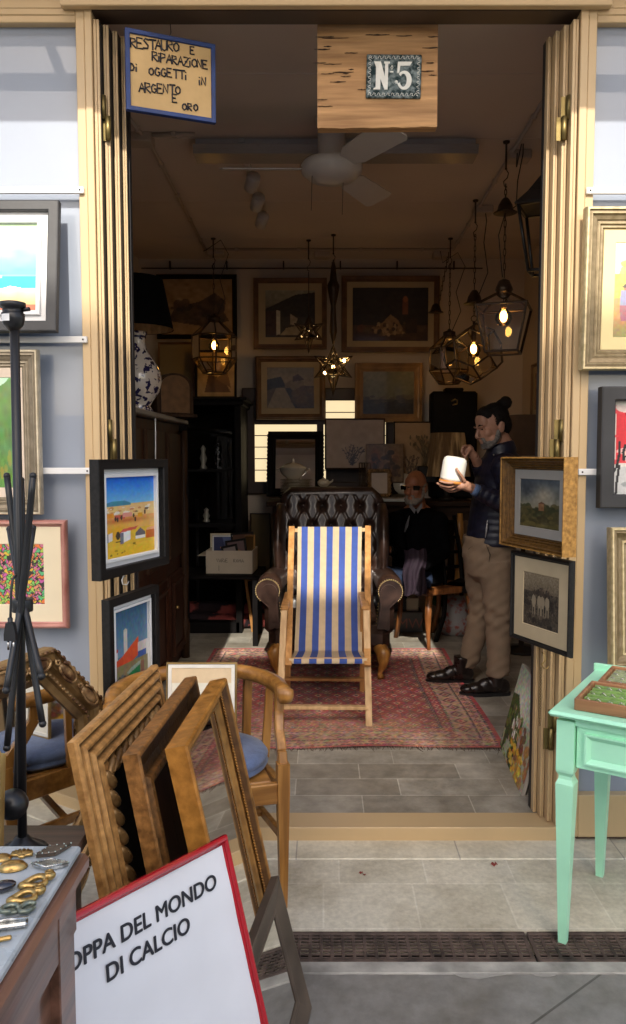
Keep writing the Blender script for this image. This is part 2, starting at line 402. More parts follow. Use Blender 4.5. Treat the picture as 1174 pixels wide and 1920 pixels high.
# moulding profiles: (distance in from the outer edge, height towards the viewer), scaled by width and depth
PROF = {
    'flat': [(0, 0), (0, 1), (.1, 1.06), (.9, 1.06), (1, .95), (1, .35)],
    'round': [(0, 0), (0, .5), (.12, .8), (.3, .98), (.5, 1), (.68, .8), (.72, .55), (.8, .6), (.9, .5), (1, .42), (1, .2)],
    'scoop': [(0, 0), (0, .85), (.06, 1), (.14, 1), (.2, .86), (.28, .86), (.4, .55), (.55, .36), (.7, .32), (.74, .42), (.82, .42), (.86, .3), (1, .24), (1, .1)],
    'steps': [(0, 0), (0, .8), (.05, 1), (.13, 1), (.17, .84), (.3, .88), (.36, .7), (.55, .62), (.6, .5), (.72, .52), (.78, .36), (.88, .38), (.92, .25), (1, .22), (1, .1)],
    'slope': [(0, 0), (0, 1), (.08, 1.05), (.16, 1), (.8, .5), (.86, .56), (.94, .5), (1, .4), (1, .15)],
}
def moulding(mb, w, h, fw, fd, prof, M=None, y=0., smooth=False, cut=None):
    """mitred rectangular frame, outer size w x h, bottom z=0, facing -Y, back at y"""
    pr = PROF[prof] if isinstance(prof, str) else prof
    vs = []; fs = []; n = len(pr)
    for cx, cz in ((-1, 0), (1, 0), (1, 1), (-1, 1)):
        for d, e in pr:
            dd = d * fw
            vs.append((cx * (w / 2 - dd), y - e * fd, dd if cz == 0 else h - dd))
    for k in range(4):
        k2 = (k + 1) % 4
        for i in range(n):
            i2 = (i + 1) % n
            fs.append((k * n + i, k2 * n + i, k2 * n + i2, k * n + i2))
    return mb.add(vs, fs, M, smooth)
def place(bl, br, tilt=0., z=None):
    """matrix whose x axis runs bl->br on the ground plan, bottom edge there, leaning back by tilt degrees"""
    bl = Vector(bl); br = Vector(br); a = math.degrees(math.atan2(br.y - bl.y, br.x - bl.x))
    m = (bl + br) / 2
    if z is not None: m.z = z
    return T(*m) @ RZ(a) @ RX(-tilt)
def picture(name, label, cat, M, w, h, fw, fd, prof, fm, cv=None, mw=0., mm=None, group=None, am=None, slip=0., mirror=False, gl=False, vmargin=None):
    t = thing(name, label, cat, M, group)
    mb = MB(); moulding(mb, w, h, fw, fd, prof); mb.build('frame', fm, t)
    iw, ih = w - 2 * fw * .98, h - 2 * fw * .98
    back = MB(); back.box((0, -.003, h / 2), (w - fw * .6, .006, h - fw * .6)); 
    if mirror:
        back.build('backing', BLACKW, t)
        g = MB(); g.poly([(-iw / 2, -fd * .22, fw * .98), (iw / 2, -fd * .22, fw * .98), (iw / 2, -fd * .22, h - fw * .98), (-iw / 2, -fd * .22, h - fw * .98)]); g.build('mirror_glass', MIRROR, t)
        return t
    if mw > 0:
        mo = MB(); moulding(mo, iw, ih, mw, .004, [(0, .2), (0, 1), (.96, 1), (1, .2)], T(0, -max(fd * .2, .0065), fw * .98)); mo.build('mat_board', mm or MATW, t)
    if slip > 0:
        so = MB(); moulding(so, iw - 2 * mw + 2 * slip, ih - 2 * mw + 2 * slip, slip, .012, 'flat', T(0, -max(fd * .2, .0065) - .003, fw * .98 + mw - slip)); so.build('slip', mm or MATW, t)
    if cv is not None:
        canvas(cv, iw - 2 * mw, ih - 2 * mw, 'artwork', t, am or ARTG, -max(fd * .2, .0065) - .0012, T(0, 0, fw * .98 + mw))
    back.build('backing', BLACKW, t)
    return t
# ================================================================== THE SETTING
YF, FZ, CEIL, XL, XR, YB = 2.96, .055, 3.25, -1.62, 1.78, 6.95
ROAD = brickmat('worn dark paving slabs', (.23, .22, .20), (.255, .245, .225), (.12, .113, .10), .9, .62, .004, (.25, .03), .6, bump=.3, nscale=11, nvar=.3, rot=-38)
PAVE = brickmat('grey stone pavement', (.62, .58, .465), (.70, .655, .535), (.76, .72, .6), .315, .262, .0035, (-.06, .23), .65, 0.18, bump=.5, nscale=48, nvar=.24)
KERB = brickmat('pale kerb stone', (.66, .61, .48), (.70, .65, .52), (.42, .39, .33), .62, .5, .003, (.1, 0), .6, bump=.3, nscale=40, nvar=.2)
FLOOR = brickmat('grey brown stone planks', (.34, .305, .245), (.50, .47, .40), (.62, .59, .5), .46, .172, .0028, (.12, .018), .5, .37, bump=.35, nscale=8, nvar=.38)
CONC = mat('pale worn concrete', (.36, .345, .31), .8, 0, .45, 9, bump=.4, bscale=60)
PLAST = mat('warm white plaster', (.60, .50, .395), .85, 0, .03, 3, bump=.06, bscale=80)
CEILM = mat('warm white ceiling board', (.62, .52, .45), .7, 0, .05, 2)
IRON = mat('rusty cast iron', (.05, .036, .03), .7, .2, .6, 14, bump=.4, bscale=80, col2=(.15, .105, .085))
DARKPIT = mat('dark drain channel', (.006, .005, .005), .9, 0, .2)

b = MB(); b.grid(lambda u, v: (-20 + 40 * u, -16 + 18.19 * v, -.004), 20, 20); struct('street', b, ROAD)
b = MB(); b.box((0, 2.2, -.03), (12, .05, .063), b=.002)
# ragged mortar smears where the concrete meets the slabs
for i in range(60):
    x = random.uniform(-1.2, 2.2); a = random.uniform(.02, .09); hgt = random.uniform(.002, .006) * (5 if .42 < x < .75 else 1)
    b.poly([(x - a, 2.176, -.0005), (x - a * .6, 2.176 - hgt * .7, -.0025), (x + a * .1, 2.176 - hgt, -.0025), (x + a * .7, 2.176 - hgt * .5, -.0025), (x + a, 2.176, -.0005)])
struct('concrete_strip', b, CONC)
b = MB(); b.box((0, 2.3, -.1), (12, .15, .02)); struct('drain_channel', b, DARKPIT)
b = MB(); b.box((0, 2.5975, -.04), (12, .4375, .08)); struct('pavement', b, PAVE)
b = MB(); b.box((0, 2.93, -.036), (12, .2275, .08), b=.006); struct('kerb', b, KERB)
b = MB(); b.grid(lambda u, v: (-3 + 6 * u, 3.08 + 4.2 * v, FZ), 6, 6); struct('floor', b, FLOOR)
b = MB(); b.box((.08, YB + .1, 1.66), (4.2, .2, 3.4)); struct('wall_back', b, PLAST)
b = MB(); b.box((XL - .1, 5.0, 1.66), (.2, 3.9, 3.4)); struct('wall_left', b, PLAST)
b = MB(); b.box((XR + .1, 5.0, 1.66), (.2, 3.9, 3.4)); struct('wall_right', b, PLAST)
b = MB()
ys = [3.02, 3.64, 4.36, 5.40, 6.30, 7.0]
for y0, y1 in zip(ys[:-1], ys[1:]): b.box((.08, (y0 + y1) / 2, CEIL + .03), (3.7, y1 - y0 - .005, .06), b=.003)
b.box((.08, 5, CEIL + .1), (3.9, 4.4, .06)); struct('ceiling', b, CEILM)

# ---- the shop front: metal frame, painted panels, header and sill
sf = thing('shop_front', 'beige metal shop front with grey panels around the wide open doorway', 'shop front', (0, YF, 0))
L = T(0, -YF, 0)
b = MB(); b.box((.05, 2.99, 3.35), (8, .08, .40), L, .004); b.box((.05, 2.935, 3.31), (2.0, .03, .33), L, .003); b.build('header', BEIGE, sf)
b = MB(); b.box((.05, 3.0, 3.17), (1.86, .09, .05), L); b.box((.05, 3.07, 3.24), (3.6, .1, .06), L); b.build('door_track', BEIGE_DK, sf)
def post(xs, name='post'):
    b = MB()
    for x0, x1, yf in xs: b.box(((x0 + x1) / 2, (yf + 3.2) / 2, 1.6), (x1 - x0, 3.2 - yf, 3.16), L, .002)
    b.build(name, BEIGE, sf)
post([(-.905, -.873, 2.952), (-.872, -.846, 2.949)]); post([(.946, .974, 2.949), (.975, 1.006, 2.952)])
for sx, x0 in ((-1, .905), (1, 1.006)):
    b = MB(); b.box((sx * (x0 + 1.5), 3.03, 1.66), (3., .08, 2.94), L); b.build('panel', GREYP, sf)
    b = MB(); b.box((sx * (x0 + 1.5), 3.0, 3.135), (3., .085, .06), L, .003); b.box((sx * (x0 + 1.5), 2.968, 3.15), (3., .03, .04), L, .003); b.build('rail', BEIGE, sf)
    b = MB(); b.box((sx * (x0 + 1.5), 2.985, .105), (3., .07, .17), L, .003); b.build('base_rail', BEIGE, sf)
    b = MB(); b.box((sx * (x0 + 1.5), 3.0, .01), (3., .06, .03), L); b.build('base_gap', BEIGE_DK, sf)
b = MB(); b.box((.05, 3.02, .029), (1.86, .13, .056), L, .003); b.build('sill', BEIGE, sf)
b = MB(); b.box((.05, 6.5, 3.9), (12, 7.1, .5), L); b.box((-3.4, 5, 1.9), (.2, 4, 3.6), L); b.box((3.5, 5, 1.9), (.2, 4, 3.6), L); b.build('building_shell', PLAST, sf)
b = MB(); b.box((0.05, 2.0, 3.75), (12, .14, .36), L, .01); [b.bar((x, 2.0, 3.8), (x, 2.97, 3.8), .04, .06, M=L) for x in (-5, -2.5, 2.6, 5)]; b.build('sun_block_beam', BEIGE, sf)  # unseen beam on arms, added to keep sun off the top of the front
# ---- folded leaves of the door on both sides, with brass hinges
HINGE = mat('olive brass hinge', (.2, .15, .055), .38, .8, .3, 20)
GASK = mat('black rubber gasket', (.012, .011, .012), .6)
def leaves(xs, side, label):
    t = thing('folding_door', label, 'door', ((xs[0][0] + xs[-1][1]) / 2, 3.0, FZ), 'folded door stacks'); o = t.location.copy(); Q = T(-o.x, -o.y, -o.z)
    for x0, x1, yf in xs:
        b = MB(); w3 = (x1 - x0)
        b.box((x0 + w3 * .24, yf + .03, 1.59), (w3 * .48, .06, 3.06), Q, .001); b.box((x0 + w3 * .74, yf + .0312, 1.59), (w3 * .40, .06, 3.06), Q, .001); b.cur = 1; b.box((x0 + w3 * .5, yf + .036, 1.59), (w3 * .96, .058, 3.055), Q); b.cur = 0
        b.build('leaf', [BEIGE, GASK], t)
    b = MB(); xa, xb = min(x[0] for x in xs), max(x[1] for x in xs)
    b.box(((xa + xb) / 2, 3.13, 1.59), (xb - xa + .004, .03, 3.06), Q); b.build('gasket', GASK, t)
    for z0 in (2.70, 1.5, .36):
        b = MB(); x = xs[1][0] if side < 0 else xs[1][1]; yy = xs[1][2] - .008
        for k, (dx, dz) in enumerate(((0, .075), (.016 * -side, 0))):
            b.tube([(x + dx, yy - .004, z0 + dz), (x + dx, yy - .004, z0 + dz + .085)], .0105, 10, M=Q, smooth=True)
            b.box((x + dx - .014, yy + .004, z0 + dz + .042), (.026, .004, .085), Q)
        b.build('hinge', HINGE, t)
leaves([(-.844, -.821, 2.962), (-.818, -.797, 3.0), (-.794, -.775, 3.04), (-.773, -.757, 3.08)], -1, 'folded beige metal door leaves with brass hinges at the doorway, behind the desert painting')
leaves([(.921, .944, 2.962), (.899, .919, 3.0), (.880, .897, 3.04), (.864, .878, 3.08)], 1, 'folded beige metal door leaves with brass hinges, behind the gold framed landscape')

# ---- drain grates
def grate(x0, x1, label):
    t = thing('drain_grate', label, 'drain grate', ((x0 + x1) / 2, 2.3, 0), 'drain grates in the pavement')
    Q = T(-(x0 + x1) / 2, -2.3, 0); b = MB(); b.box(((x0 + x1) / 2, 2.232, -.006), (x1 - x0, .014, .016), Q, .002); b.box(((x0 + x1) / 2, 2.366, -.006), (x1 - x0, .014, .016), Q, .002)
    for k in range(1, 8): b.box(((x0 + x1) / 2, 2.232 + k * .0168, -.0035), (x1 - x0, .0065, .005), Q, .001)
    n = int((x1 - x0) / .0335)
    for k in range(n + 1): b.box((x0 + .005 + k * (x1 - x0 - .01) / n, 2.299, -.0035), (.0105 if k not in (0, n) else .013, .13, .0055), Q, .001)
    b.build('grating', IRON, t)
grate(-.62, .645, 'longer rusty iron drain grate left of the joint beside the green table leg'); grate(.653, 1.92, 'rusty iron drain grate under the front leg of the green table'); grate(-1.9, -.628, 'rusty iron drain grate beneath the stacked picture frames')

# ---- behind the camera, unseen: block added to shade the lower front, girders mirrored above
OPP = mat('pale blue grey render', (.62, .66, .72), .8, 0, .06, 1)
b = MB(); b.box((0, -7.5, 4.83), (4.6, 1, 9.66)); b.box((0, -7.6, 1.1), (40, 1, 2.2)); tag(b.build('sun_block_building', OPP), 'pale building behind the viewer, added and shaped to shade the lower shop front', 'building')
def mir(px, py, Y=8.5):
    p = P(px, py, Y); p.y = 2 * 2.99 - Y; return p
STEEL = mat('dark steel girder', (.05, .052, .058), .5, .2, .2)
t = thing('roof_truss', 'dark steel girders of a market roof behind the viewer', 'girder', (0, -2.5, 0)); Q = T(0, 2.5, 0)
b = MB(); b.bar(mir(-400, 153), mir(1700, 158), .12, .13, M=Q); b.bar(mir(70, 20), mir(125, 165), .1, .1, M=Q, up=(1, 0, 0)); b.bar(mir(-120, 20), mir(-10, 165), .1, .1, M=Q, up=(1, 0, 0)); b.bar(mir(1330, 20), mir(1290, 165), .1, .1, M=Q, up=(1, 0, 0)); b.bar(mir(90, 78), mir(240, 74), .03, .03, M=Q); b.build('girder', STEEL, t)

# ---- white picture rails on the panels
def prail(x0, x1, z, label, gr='white picture rails on the shop front'):
    t = thing('picture_rail', label, 'picture rail', ((x0 + x1) / 2, 2.945, z), gr)
    b = MB(); b.box((0, 0, 0), (x1 - x0, .014, .024), b=.002); b.build('rail', WHITE, t)
    e = (x1 - x0) / 2 - .014
    b = MB(); b.lathe([(.0035, 0), (.0035, .002), (.002, .003)], 10, T(e if x1 < 0 else -e, -.007, 0) @ RX(90)); b.build('screw', BLACKM, t)
def zf(py, Y=2.945): return P(600, py, Y).z
prail(-2.6, P(157, 357, 2.94).x, zf(357), 'white metal picture rail above the black framed beach picture')
prail(-2.6, P(163, 637, 2.94).x, zf(637), 'white metal picture rail just below the black framed beach picture')
prail(-2.6, P(171, 883, 2.94).x, zf(883), 'white metal picture rail ending behind the desert painting on the left')
prail(P(1100, 358, 2.94).x, 2.7, zf(358), 'white metal picture rail above the wide gold framed park scene')
prail(P(1085, 885, 2.94).x, 2.7, zf(885), 'white metal picture rail beside the red and black abstract')
# ================================================================== OUTSIDE: pictures, signs, furniture
# ---- single-stroke letters for hand lettering
STK = {'R': [[(0, 0), (0, 1), (.6, .95), (.65, .7), (.05, .5), (.75, 0)]], 'E': [[(.7, 1), (0, 1), (0, 0), (.75, .02)], [(0, .52), (.55, .52)]],
 'S': [[(.75, .92), (.3, 1), (.1, .8), (.65, .35), (.6, .08), (0, .02)]], 'T': [[(0, .95), (.9, 1)], [(.45, 1), (.45, 0)]],
 'A': [[(0, 0), (.4, 1), (.8, 0)], [(.15, .4), (.65, .4)]], 'U': [[(0, 1), (.08, .15), (.4, .0), (.65, .2), (.7, 1)]],
 'O': [[(.4, .85), (.1, .65), (.05, .25), (.35, 0), (.7, .2), (.72, .6), (.45, .86)]], 'I': [[(.1, .6), (.1, 0)], [(.1, .9), (.13, .96)]],
 'P': [[(0, 0), (0, 1), (.6, .9), (.6, .62), (0, .45)]], 'Z': [[(0, 1), (.75, 1), (0, 0), (.85, 0)], [(.2, .52), (.55, .52)]],
 'N': [[(0, 0), (.02, .9), (.6, 0), (.65, .95)]], 'D': [[(0, .95), (.5, .85), (.75, .5), (.55, .1), (0, 0)], [(.12, .95), (.12, 0)]],
 'G': [[(.7, .85), (.3, .95), (.05, .6), (.1, .15), (.5, 0), (.72, .2), (.72, .45), (.45, .45)]], 'V': [[(0, 1), (.35, 0), (.7, 1)]],
 'M': [[(0, 0), (.1, 1), (.4, .4), (.7, 1), (.8, 0)]]}
def hand(mb, txt, x, z, hgt, wd, adv=1.0, slope=0., y=0., jit=.05, M=None):
    for ch in txt:
        if ch in STK:
            k = hgt * random.uniform(.92, 1.08); dz = random.uniform(-jit, jit) * hgt
            for st in STK[ch]:
                mb.tube([(x + px * k * .8, y, z + dz + pz * k) for px, pz in st], wd, 5, M=M, smooth=False)
            x += (.42 if ch == 'I' else .98) * hgt * adv
        else: x += .55 * hgt * adv
        z += slope * hgt
    return x
def type_mesh(txt, size, bold=0., shear=0., align='CENTER', ext=.0004):
    cu = bpy.data.curves.new('lettering', 'FONT'); cu.body = txt; cu.size = size; cu.offset = bold; cu.shear = shear; cu.align_x = align; cu.extrude = ext; cu.resolution_u = 6
    o = bpy.data.objects.new('lettering', cu); COL.objects.link(o); dg = bpy.context.evaluated_depsgraph_get(); dg.update()
    me = bpy.data.meshes.new_from_object(o.evaluated_get(dg)); bpy.data.objects.remove(o); bpy.data.curves.remove(cu)
    return me
def put_type(parent, name, txt, size, M, m, **k):
    me = type_mesh(txt, size, **k); me.transform(M @ RX(90)); me.materials.clear(); me.materials.append(m); me.name = name
    o = bpy.data.objects.new(name, me); COL.objects.link(o); o.parent = parent; return o

# ---- blue framed hand-lettered sign hanging in the doorway
bl, br = P(236, 203, 2.97), P(403, 230, 3.09)
h = (P(233, 50, 2.97).z - bl.z); M = place(bl, br, 0, (bl.z + br.z) / 2 - .01); wd = (Vector((br.x, br.y)) - Vector((bl.x, bl.y))).length
BLUE = mat('cobalt blue paint', (.010, .038, .17), .45, 0, .25, 14)
SIGNP = mat('yellowed sign board', (.62, .40, .16), .6, 0, .14, 7, bump=.1, bscale=50, col2=(.72, .48, .21))
t = thing('hanging_sign', 'yellowed hand lettered sign with a blue painted edge hanging in the doorway', 'sign', M)
b = MB(); moulding(b, wd, h, .0165, .02, 'flat'); b.build('border', BLUE, t)
b = MB(); b.box((0, -.008, h / 2), (wd - .026, .012, h - .026)); b.build('board', SIGNP, t)
b = MB(); k = wd / 172.; X0 = -wd / 2; yl = -.0155
for txt, x, d0, d1, hg, ad in (('RESTAURO', 10, 34, 25, 18, .65), ('E', 123, 25, 25, 15, 1), ('RIPARAZIONE', 50, 51, 48, 17, .66), ('DI', 7, 76, 77, 15, .78), ('OGGETTI', 43, 77, 75, 15.5, .76), ('IN', 139, 81, 80, 15, .85), ('ARGENTO', 24, 112, 103, 17, .69), ('E', 87, 121, 121, 14, 1), ('ORO', 106, 133, 129, 13, .87)):
    hand(b, txt, X0 + x * k, h - d0 * k, hg * k, .0031, ad, (d0 - d1) / max(1, len(txt)) / hg, yl)
b.build('lettering', INK, t)
b = MB(); b.tube([(0, -.006, h + .05), (.002, -.006, h + .02), (-.004, -.008, h), (.006, -.014, h - .004), (-.006, -.012, h + .004)], .0016, 6); b.build('string', BLACKM, t)

# ---- rough plank with the house number tile
PLK = wood('rough old plank', (.46, .23, .085), (.62, .35, .15), 0, .7, bump=.3)
pw = P(822, 150, 3.06).x - P(597, 150, 3.06).x; zb = P(700, 237, 3.05).z; pc = P(708, 150, 3.06).x
t = thing('number_plank', 'rough hewn wooden plank hanging over the doorway behind the number tile', 'plank', T(pc, 3.09, zb) @ RZ(-1.5)); hh = 3.19 - zb
b = MB()
def plk(u, v):
    e = .0012 * math.sin(u * 23) + .0008 * math.sin(u * 51)
    return (-pw / 2 + pw * u, -.03 + .0015 * math.sin(v * 31 + u * 4), (e if v == 0 else 0) + hh * v)
b.grid(plk, 24, 16, smooth=False); b.box((0, .0, hh / 2), (pw, .05, hh - .008)); b.build('plank', PLK, t)
b = MB()
for (x, z, L) in [(-.2, .335, .07), (-.16, .33, .1), (-.19, .30, .03), (-.21, .29, .06), (-.1, .275, .05), (-.22, .24, .05), (-.17, .235, .07), (-.13, .205, .08), (-.19, .2, .05), (-.12, .19, .04), (-.15, .17, .06), (-.06, .14, .03), (-.21, .105, .04), (-.2, .08, .06), (.2, .29, .06), (.21, .33, .04), (.2, .235, .03), (.19, .205, .05), (.0, .34, .09), (.1, .335, .06), (-.1, .215, .02), (-.12, .2, .02), (.21, .19, .03)]:
    n = 6; top = [(x - L / 2 + L * i / n, z + random.uniform(0, .0022) * math.sin(math.pi * i / n) + random.uniform(-.001, .001)) for i in range(n + 1)]
    bot = [(x - L / 2 + L * i / n, z - random.uniform(.0005, .003) * math.sin(math.pi * i / n)) for i in range(n + 1)]
    b.prism(top + bot[::-1], -.0335, -.031)
b.build('crack', mat('dark wood crack', (.03, .014, .008), .9), t)
x0, x1 = P(687, 135, 3.02).x - pc, P(791, 135, 3.02).x - pc; z0, z1 = P(740, 177, 3.02).z - zb, P(740, 94, 3.02).z - zb
tw, th = x1 - x0, z1 - z0
t = thing('number_tile', 'teal and white ceramic house number tile reading No 5 on the rough plank', 'number tile', T(pc + (x0 + x1) / 2, 3.054, zb + z0) @ RZ(-1.5) @ RY(1.2))
TEAL = mat('mottled teal glaze', (.02, .055, .055), .2, 0, .5, 60, col2=(.3, .36, .36), lo=.4, hi=.75); CRM = mat('white relief glaze', (.8, .8, .74), .25, 0, .05, 30)
b = MB(); b.box((0, 0, th / 2), (tw, .012, th), b=.003); b.build('tile', TEAL, t)
b = MB(); u = th / 83.; c0 = -tw / 2
def pz(pts): return [(c0 + x * u * tw / (104 * u), (83 - y) * u) for x, y in pts]
yN = (-.0095, -.005)
b.prism(pz([(18, 15), (27, 15), (27, 68), (14, 68), (14, 66), (18, 64)]), *yN); b.prism(pz([(14, 15), (27, 15), (40, 62), (40, 68), (35, 68)]), -.0096, -.005); b.prism(pz([(33, 15), (44, 15), (44, 18), (41, 19), (41, 68), (35, 68), (35, 19), (33, 18)]), -.0094, -.005)
b.tube([(p[0], -.008, p[1]) for p in pz([(48, 22), (46, 26), (48, 30), (50, 26), (48, 22)])], .0012, 5); b.prism(pz([(45, 33), (51, 33), (51, 35.5), (45, 35.5)]), *yN)
b.prism(pz([(59, 15), (86, 15), (82, 22), (64, 23), (62, 36), (58, 36)]), *yN)
arc = [(72 + 14 * math.cos(a), 50 + 18 * math.sin(a)) for a in [R(x) for x in range(-140, 175, 15)]]; inn = [(70 + 6.5 * math.cos(a), 50 + 12.5 * math.sin(a)) for a in [R(x) for x in range(-140, 175, 15)]]
b.prism(pz(arc + inn[::-1]), -.0093, -.005); b.lathe([(.0001, .004), (.006, .003), (.007, 0)], 10, T(c0 + 57 * u * tw / (104 * u), -.005, (83 - 53) * u) @ RX(90))
for k in range(11):
    for yy in (6.5, 76.5):
        x = 8 + k * 8.8; b.tube([(p[0], -.0075, p[1]) for p in pz([(x - 4, yy + 2), (x - 2, yy - 2.6), (x + 1, yy - 1), (x, yy + 1.5), (x + 3, yy + 3)])], .0013, 5)
for k in range(8):
    for xx in (6, 98):
        y = 11 + k * 8.8; b.tube([(p[0], -.0075, p[1]) for p in pz([(xx + 2, y - 4), (xx - 2.4, y - 2), (xx - .5, y + 1), (xx + 1.4, y), (xx + 2.5, y + 3)])], .0013, 5)
b.build('relief', CRM, t)

# ---- pictures on the grey panels
SKY0 = (60, 150, 235)
cv = Cv(120, 110, (225, 240, 200)); cv.grad(0, .22, (215, 240, 190), (200, 230, 240)).grad(.22, .58, (170, 215, 250), (90, 170, 240)).grad(.58, .62, (110, 180, 240), (120, 190, 240)).rect(0, .6, 1, .74, (0, 190, 240)).rect(.3, .59, .72, .615, (240, 245, 240)).poly([(.0, .45), (.45, .45), (.45, .8), (0, .8)], (245, 170, 60)).grad(.74, .93, (255, 235, 200), (250, 200, 130)).poly([(.52, .68), (.68, .71), (.68, .75), (.52, .75)], (240, 130, 90)).poly([(.72, .74), (.78, .71), (.9, .74)], (255, 245, 225)).rect(0, .92, 1, 1, (225, 120, 80)); cv.noise(.03, 14, 20, False)
M = place(P(110, 625, 2.86) - Vector((.62, 0, 0)), P(110, 625, 2.86), 7.5)
picture('framed_picture', 'beach picture in a charcoal black frame with white mount, topmost on the left grey panel', 'picture', M, .62, .485, .038, .03, 'flat', mat('charcoal frame', (.035, .036, .038), .5, 0, .35, 9, (1, 1, 1), .1, 60), cv, .042, MATW, slip=.016)
cv = Cv(100, 150, (120, 190, 110)); cv.poly([(0, 0), (1, 0), (1, 1), (0, 1)], (110, 165, 90)).poly([(.3, 0), (.95, 0), (.75, .18), (.55, .1), (.5, .3), (.3, .2)], (200, 230, 205)).poly([(0, 0), (.5, 0), (.62, .25), (.4, .4), (0, .45)], (130, 205, 130)).poly([(.78, .1), (1, 0), (1, 1), (.72, 1), (.7, .35)], (98, 140, 70)).poly([(.62, .2), (.78, .1), (.7, .38), (.45, .55)], (70, 105, 90)).rect(0, .42, .66, .88, (150, 190, 50)).poly([(.15, .5), (.6, .42), (.68, .88), (.2, .88)], (170, 200, 40)).rect(.0, .88, .75, 1, (110, 175, 155)).dabs(30, .6, .95, .4, .9, .02, .06, [(88, 128, 60), (105, 150, 80), (150, 150, 60)]).noise(.03, 20, 20, False)
M = place(P(83, 964, 2.93) - Vector((.5, 0, 0)), P(83, 964, 2.93), 0)
picture('framed_picture', 'green abstract with cream mount in a wide silver gilt frame behind the black lamp pole', 'picture', M, .5, P(80, 655, 2.9).z - P(80, 964, 2.93).z, .067, .035, 'steps', GILTW, cv, .036, mat('cream pink mount', (.72, .6, .48), .8, 0, .03))
cv = Cv(150, 130, (40, 35, 30))
pts = [(random.random(), random.random()) for _ in range(520)]; pal = [(120, 200, 90), (230, 120, 60), (225, 190, 60), (210, 120, 150), (90, 180, 120), (200, 90, 160), (220, 140, 110), (170, 200, 80)]
gu = np.stack([cv.u + .012 * np.sin(cv.v * 60), cv.v + .015 * np.sin(cv.u * 70)], -1); dd = np.stack([((gu[..., 0] - p[0]) * 1.15) ** 2 + (gu[..., 1] - p[1]) ** 2 for p in pts], 0); srt = np.sort(dd, 0); near = dd.argmin(0)
cv.a = np.array([pal[i % 8] for i in range(520)])[near] / 255.; edge = (np.sqrt(srt[1]) - np.sqrt(srt[0])) < .0085; cv.a[edge] = np.array((45, 40, 38)) / 255.
PINKF = mat('dusty pink frame paint', (.36, .12, .10), .35, 0, .2, 9, col2=(.55, .27, .22), coat=.3)
M = place(P(132, 1177, 2.935) - Vector((.46, 0, 0)), P(132, 1177, 2.935), 0)
picture('framed_picture', 'multicoloured squiggle pattern print with broad cream mount in a dusty pink frame', 'picture', M, .46, P(131, 975, 2.92).z - P(132, 1177, 2.935).z, .026, .025, 'round', PINKF, cv, .068, mat('ivory mount', (.78, .68, .48), .8, 0, .03))
cv = Cv(110, 150, (235, 235, 215)); cv.grad(0, .45, (225, 235, 225), (240, 225, 190)).rect(0, .33, 1, .58, (215, 190, 90)).soft(.5, .22, .3, .14, (225, 185, 60)).dabs(60, .12, .8, .1, .34, .06, .05, [(220, 185, 60), (205, 165, 50), (190, 170, 80), (235, 205, 100)]).rect(.48, .3, .54, .62, (190, 140, 110)).rect(0, .58, 1, 1, (215, 160, 100)).grad(.8, 1, (200, 150, 90), (140, 140, 80))
for x, c1, c2 in ((.16, (150, 150, 180), (170, 110, 120)), (.34, (200, 130, 150), (180, 110, 100)), (.62, (190, 90, 80), (120, 100, 130)), (.8, (110, 130, 170), (90, 80, 100))):
    cv.poly([(x - .07, .52), (x + .07, .52), (x + .08, .7), (x + .05, .83), (x - .06, .83), (x - .08, .7)], c2).poly([(x - .07, .5), (x + .07, .5), (x + .08, .66), (x - .08, .66)], c1).ell(x, .475, .035, .028, (170, 110, 90)).ell(x, .462, .06, .012, (90, 80, 70)).ell(x, .45, .035, .02, (90, 80, 70))
cv.noise(.03, 30, 40, False)
M = place(P(1084, 695, 2.93), P(1084, 695, 2.93) + Vector((.52, 0, 0)), -1.5)
picture('framed_picture', 'park scene with figures under a yellow tree in a broad bright gilt frame', 'picture', M, .52, P(1096, 390, 2.9).z - P(1084, 695, 2.93).z, .078, .045, 'steps', GOLDP, cv, .046, mat('straw mount', (.80, .66, .34), .8, 0, .03))
cv = Cv(130, 160, (225, 215, 205)); cv.rect(.05, .1, 1, .62, (215, 45, 55)).poly([(.3, .3), (.6, .2), (.7, .6), (.45, .62)], (235, 225, 205)).poly([(.05, .55), (.3, .5), (.2, .66), (.05, .66)], (225, 60, 70)).dabs(30, 0, 1, .0, .65, .08, .04, [(225, 60, 70), (235, 200, 190), (205, 30, 45), (230, 225, 215)], .9).rect(0, .7, 1, 1, (200, 200, 198)).dabs(20, 0, 1, .7, 1, .1, .04, [(225, 225, 222), (150, 155, 155), (190, 195, 190)])
for _ in range(38):
    x, y = random.random(), random.random(); a = random.choice([R(20), R(70), R(95), R(130), R(5)]); L = random.uniform(.1, .4); cv.line([(x, y), (x + L * .5 * math.cos(a) + random.uniform(-.03, .03), y + L * .5 * math.sin(a)), (x + L * math.cos(a), y + L * math.sin(a))], random.uniform(.008, .022), (28, 26, 28))
M = place(P(1117, 952, 2.93), P(1117, 952, 2.93) + Vector((.5, 0, 0)), 1)
picture('framed_picture', 'red and black abstract brush painting in a heavy black frame', 'picture', M, .5, P(1127, 725, 2.9).z - P(1117, 952, 2.93).z, .052, .045, 'flat', mat('matt black frame', (.028, .028, .03), .55, 0, .4, 5), cv, .0, am=ART)
M = place(P(1139, 1252, 2.86), P(1139, 1252, 2.86) + Vector((.5, 0, 0)), 5)
cv = Cv(60, 60, (225, 205, 160)); cv.noise(.03, 10, 10)
picture('framed_picture', 'pale worn gilt frame leaning behind the green table', 'picture', M, .5, P(1145, 988, 2.9).z - P(1139, 1252, 2.86).z, .07, .05, 'scoop', GOLDP, cv, 0)

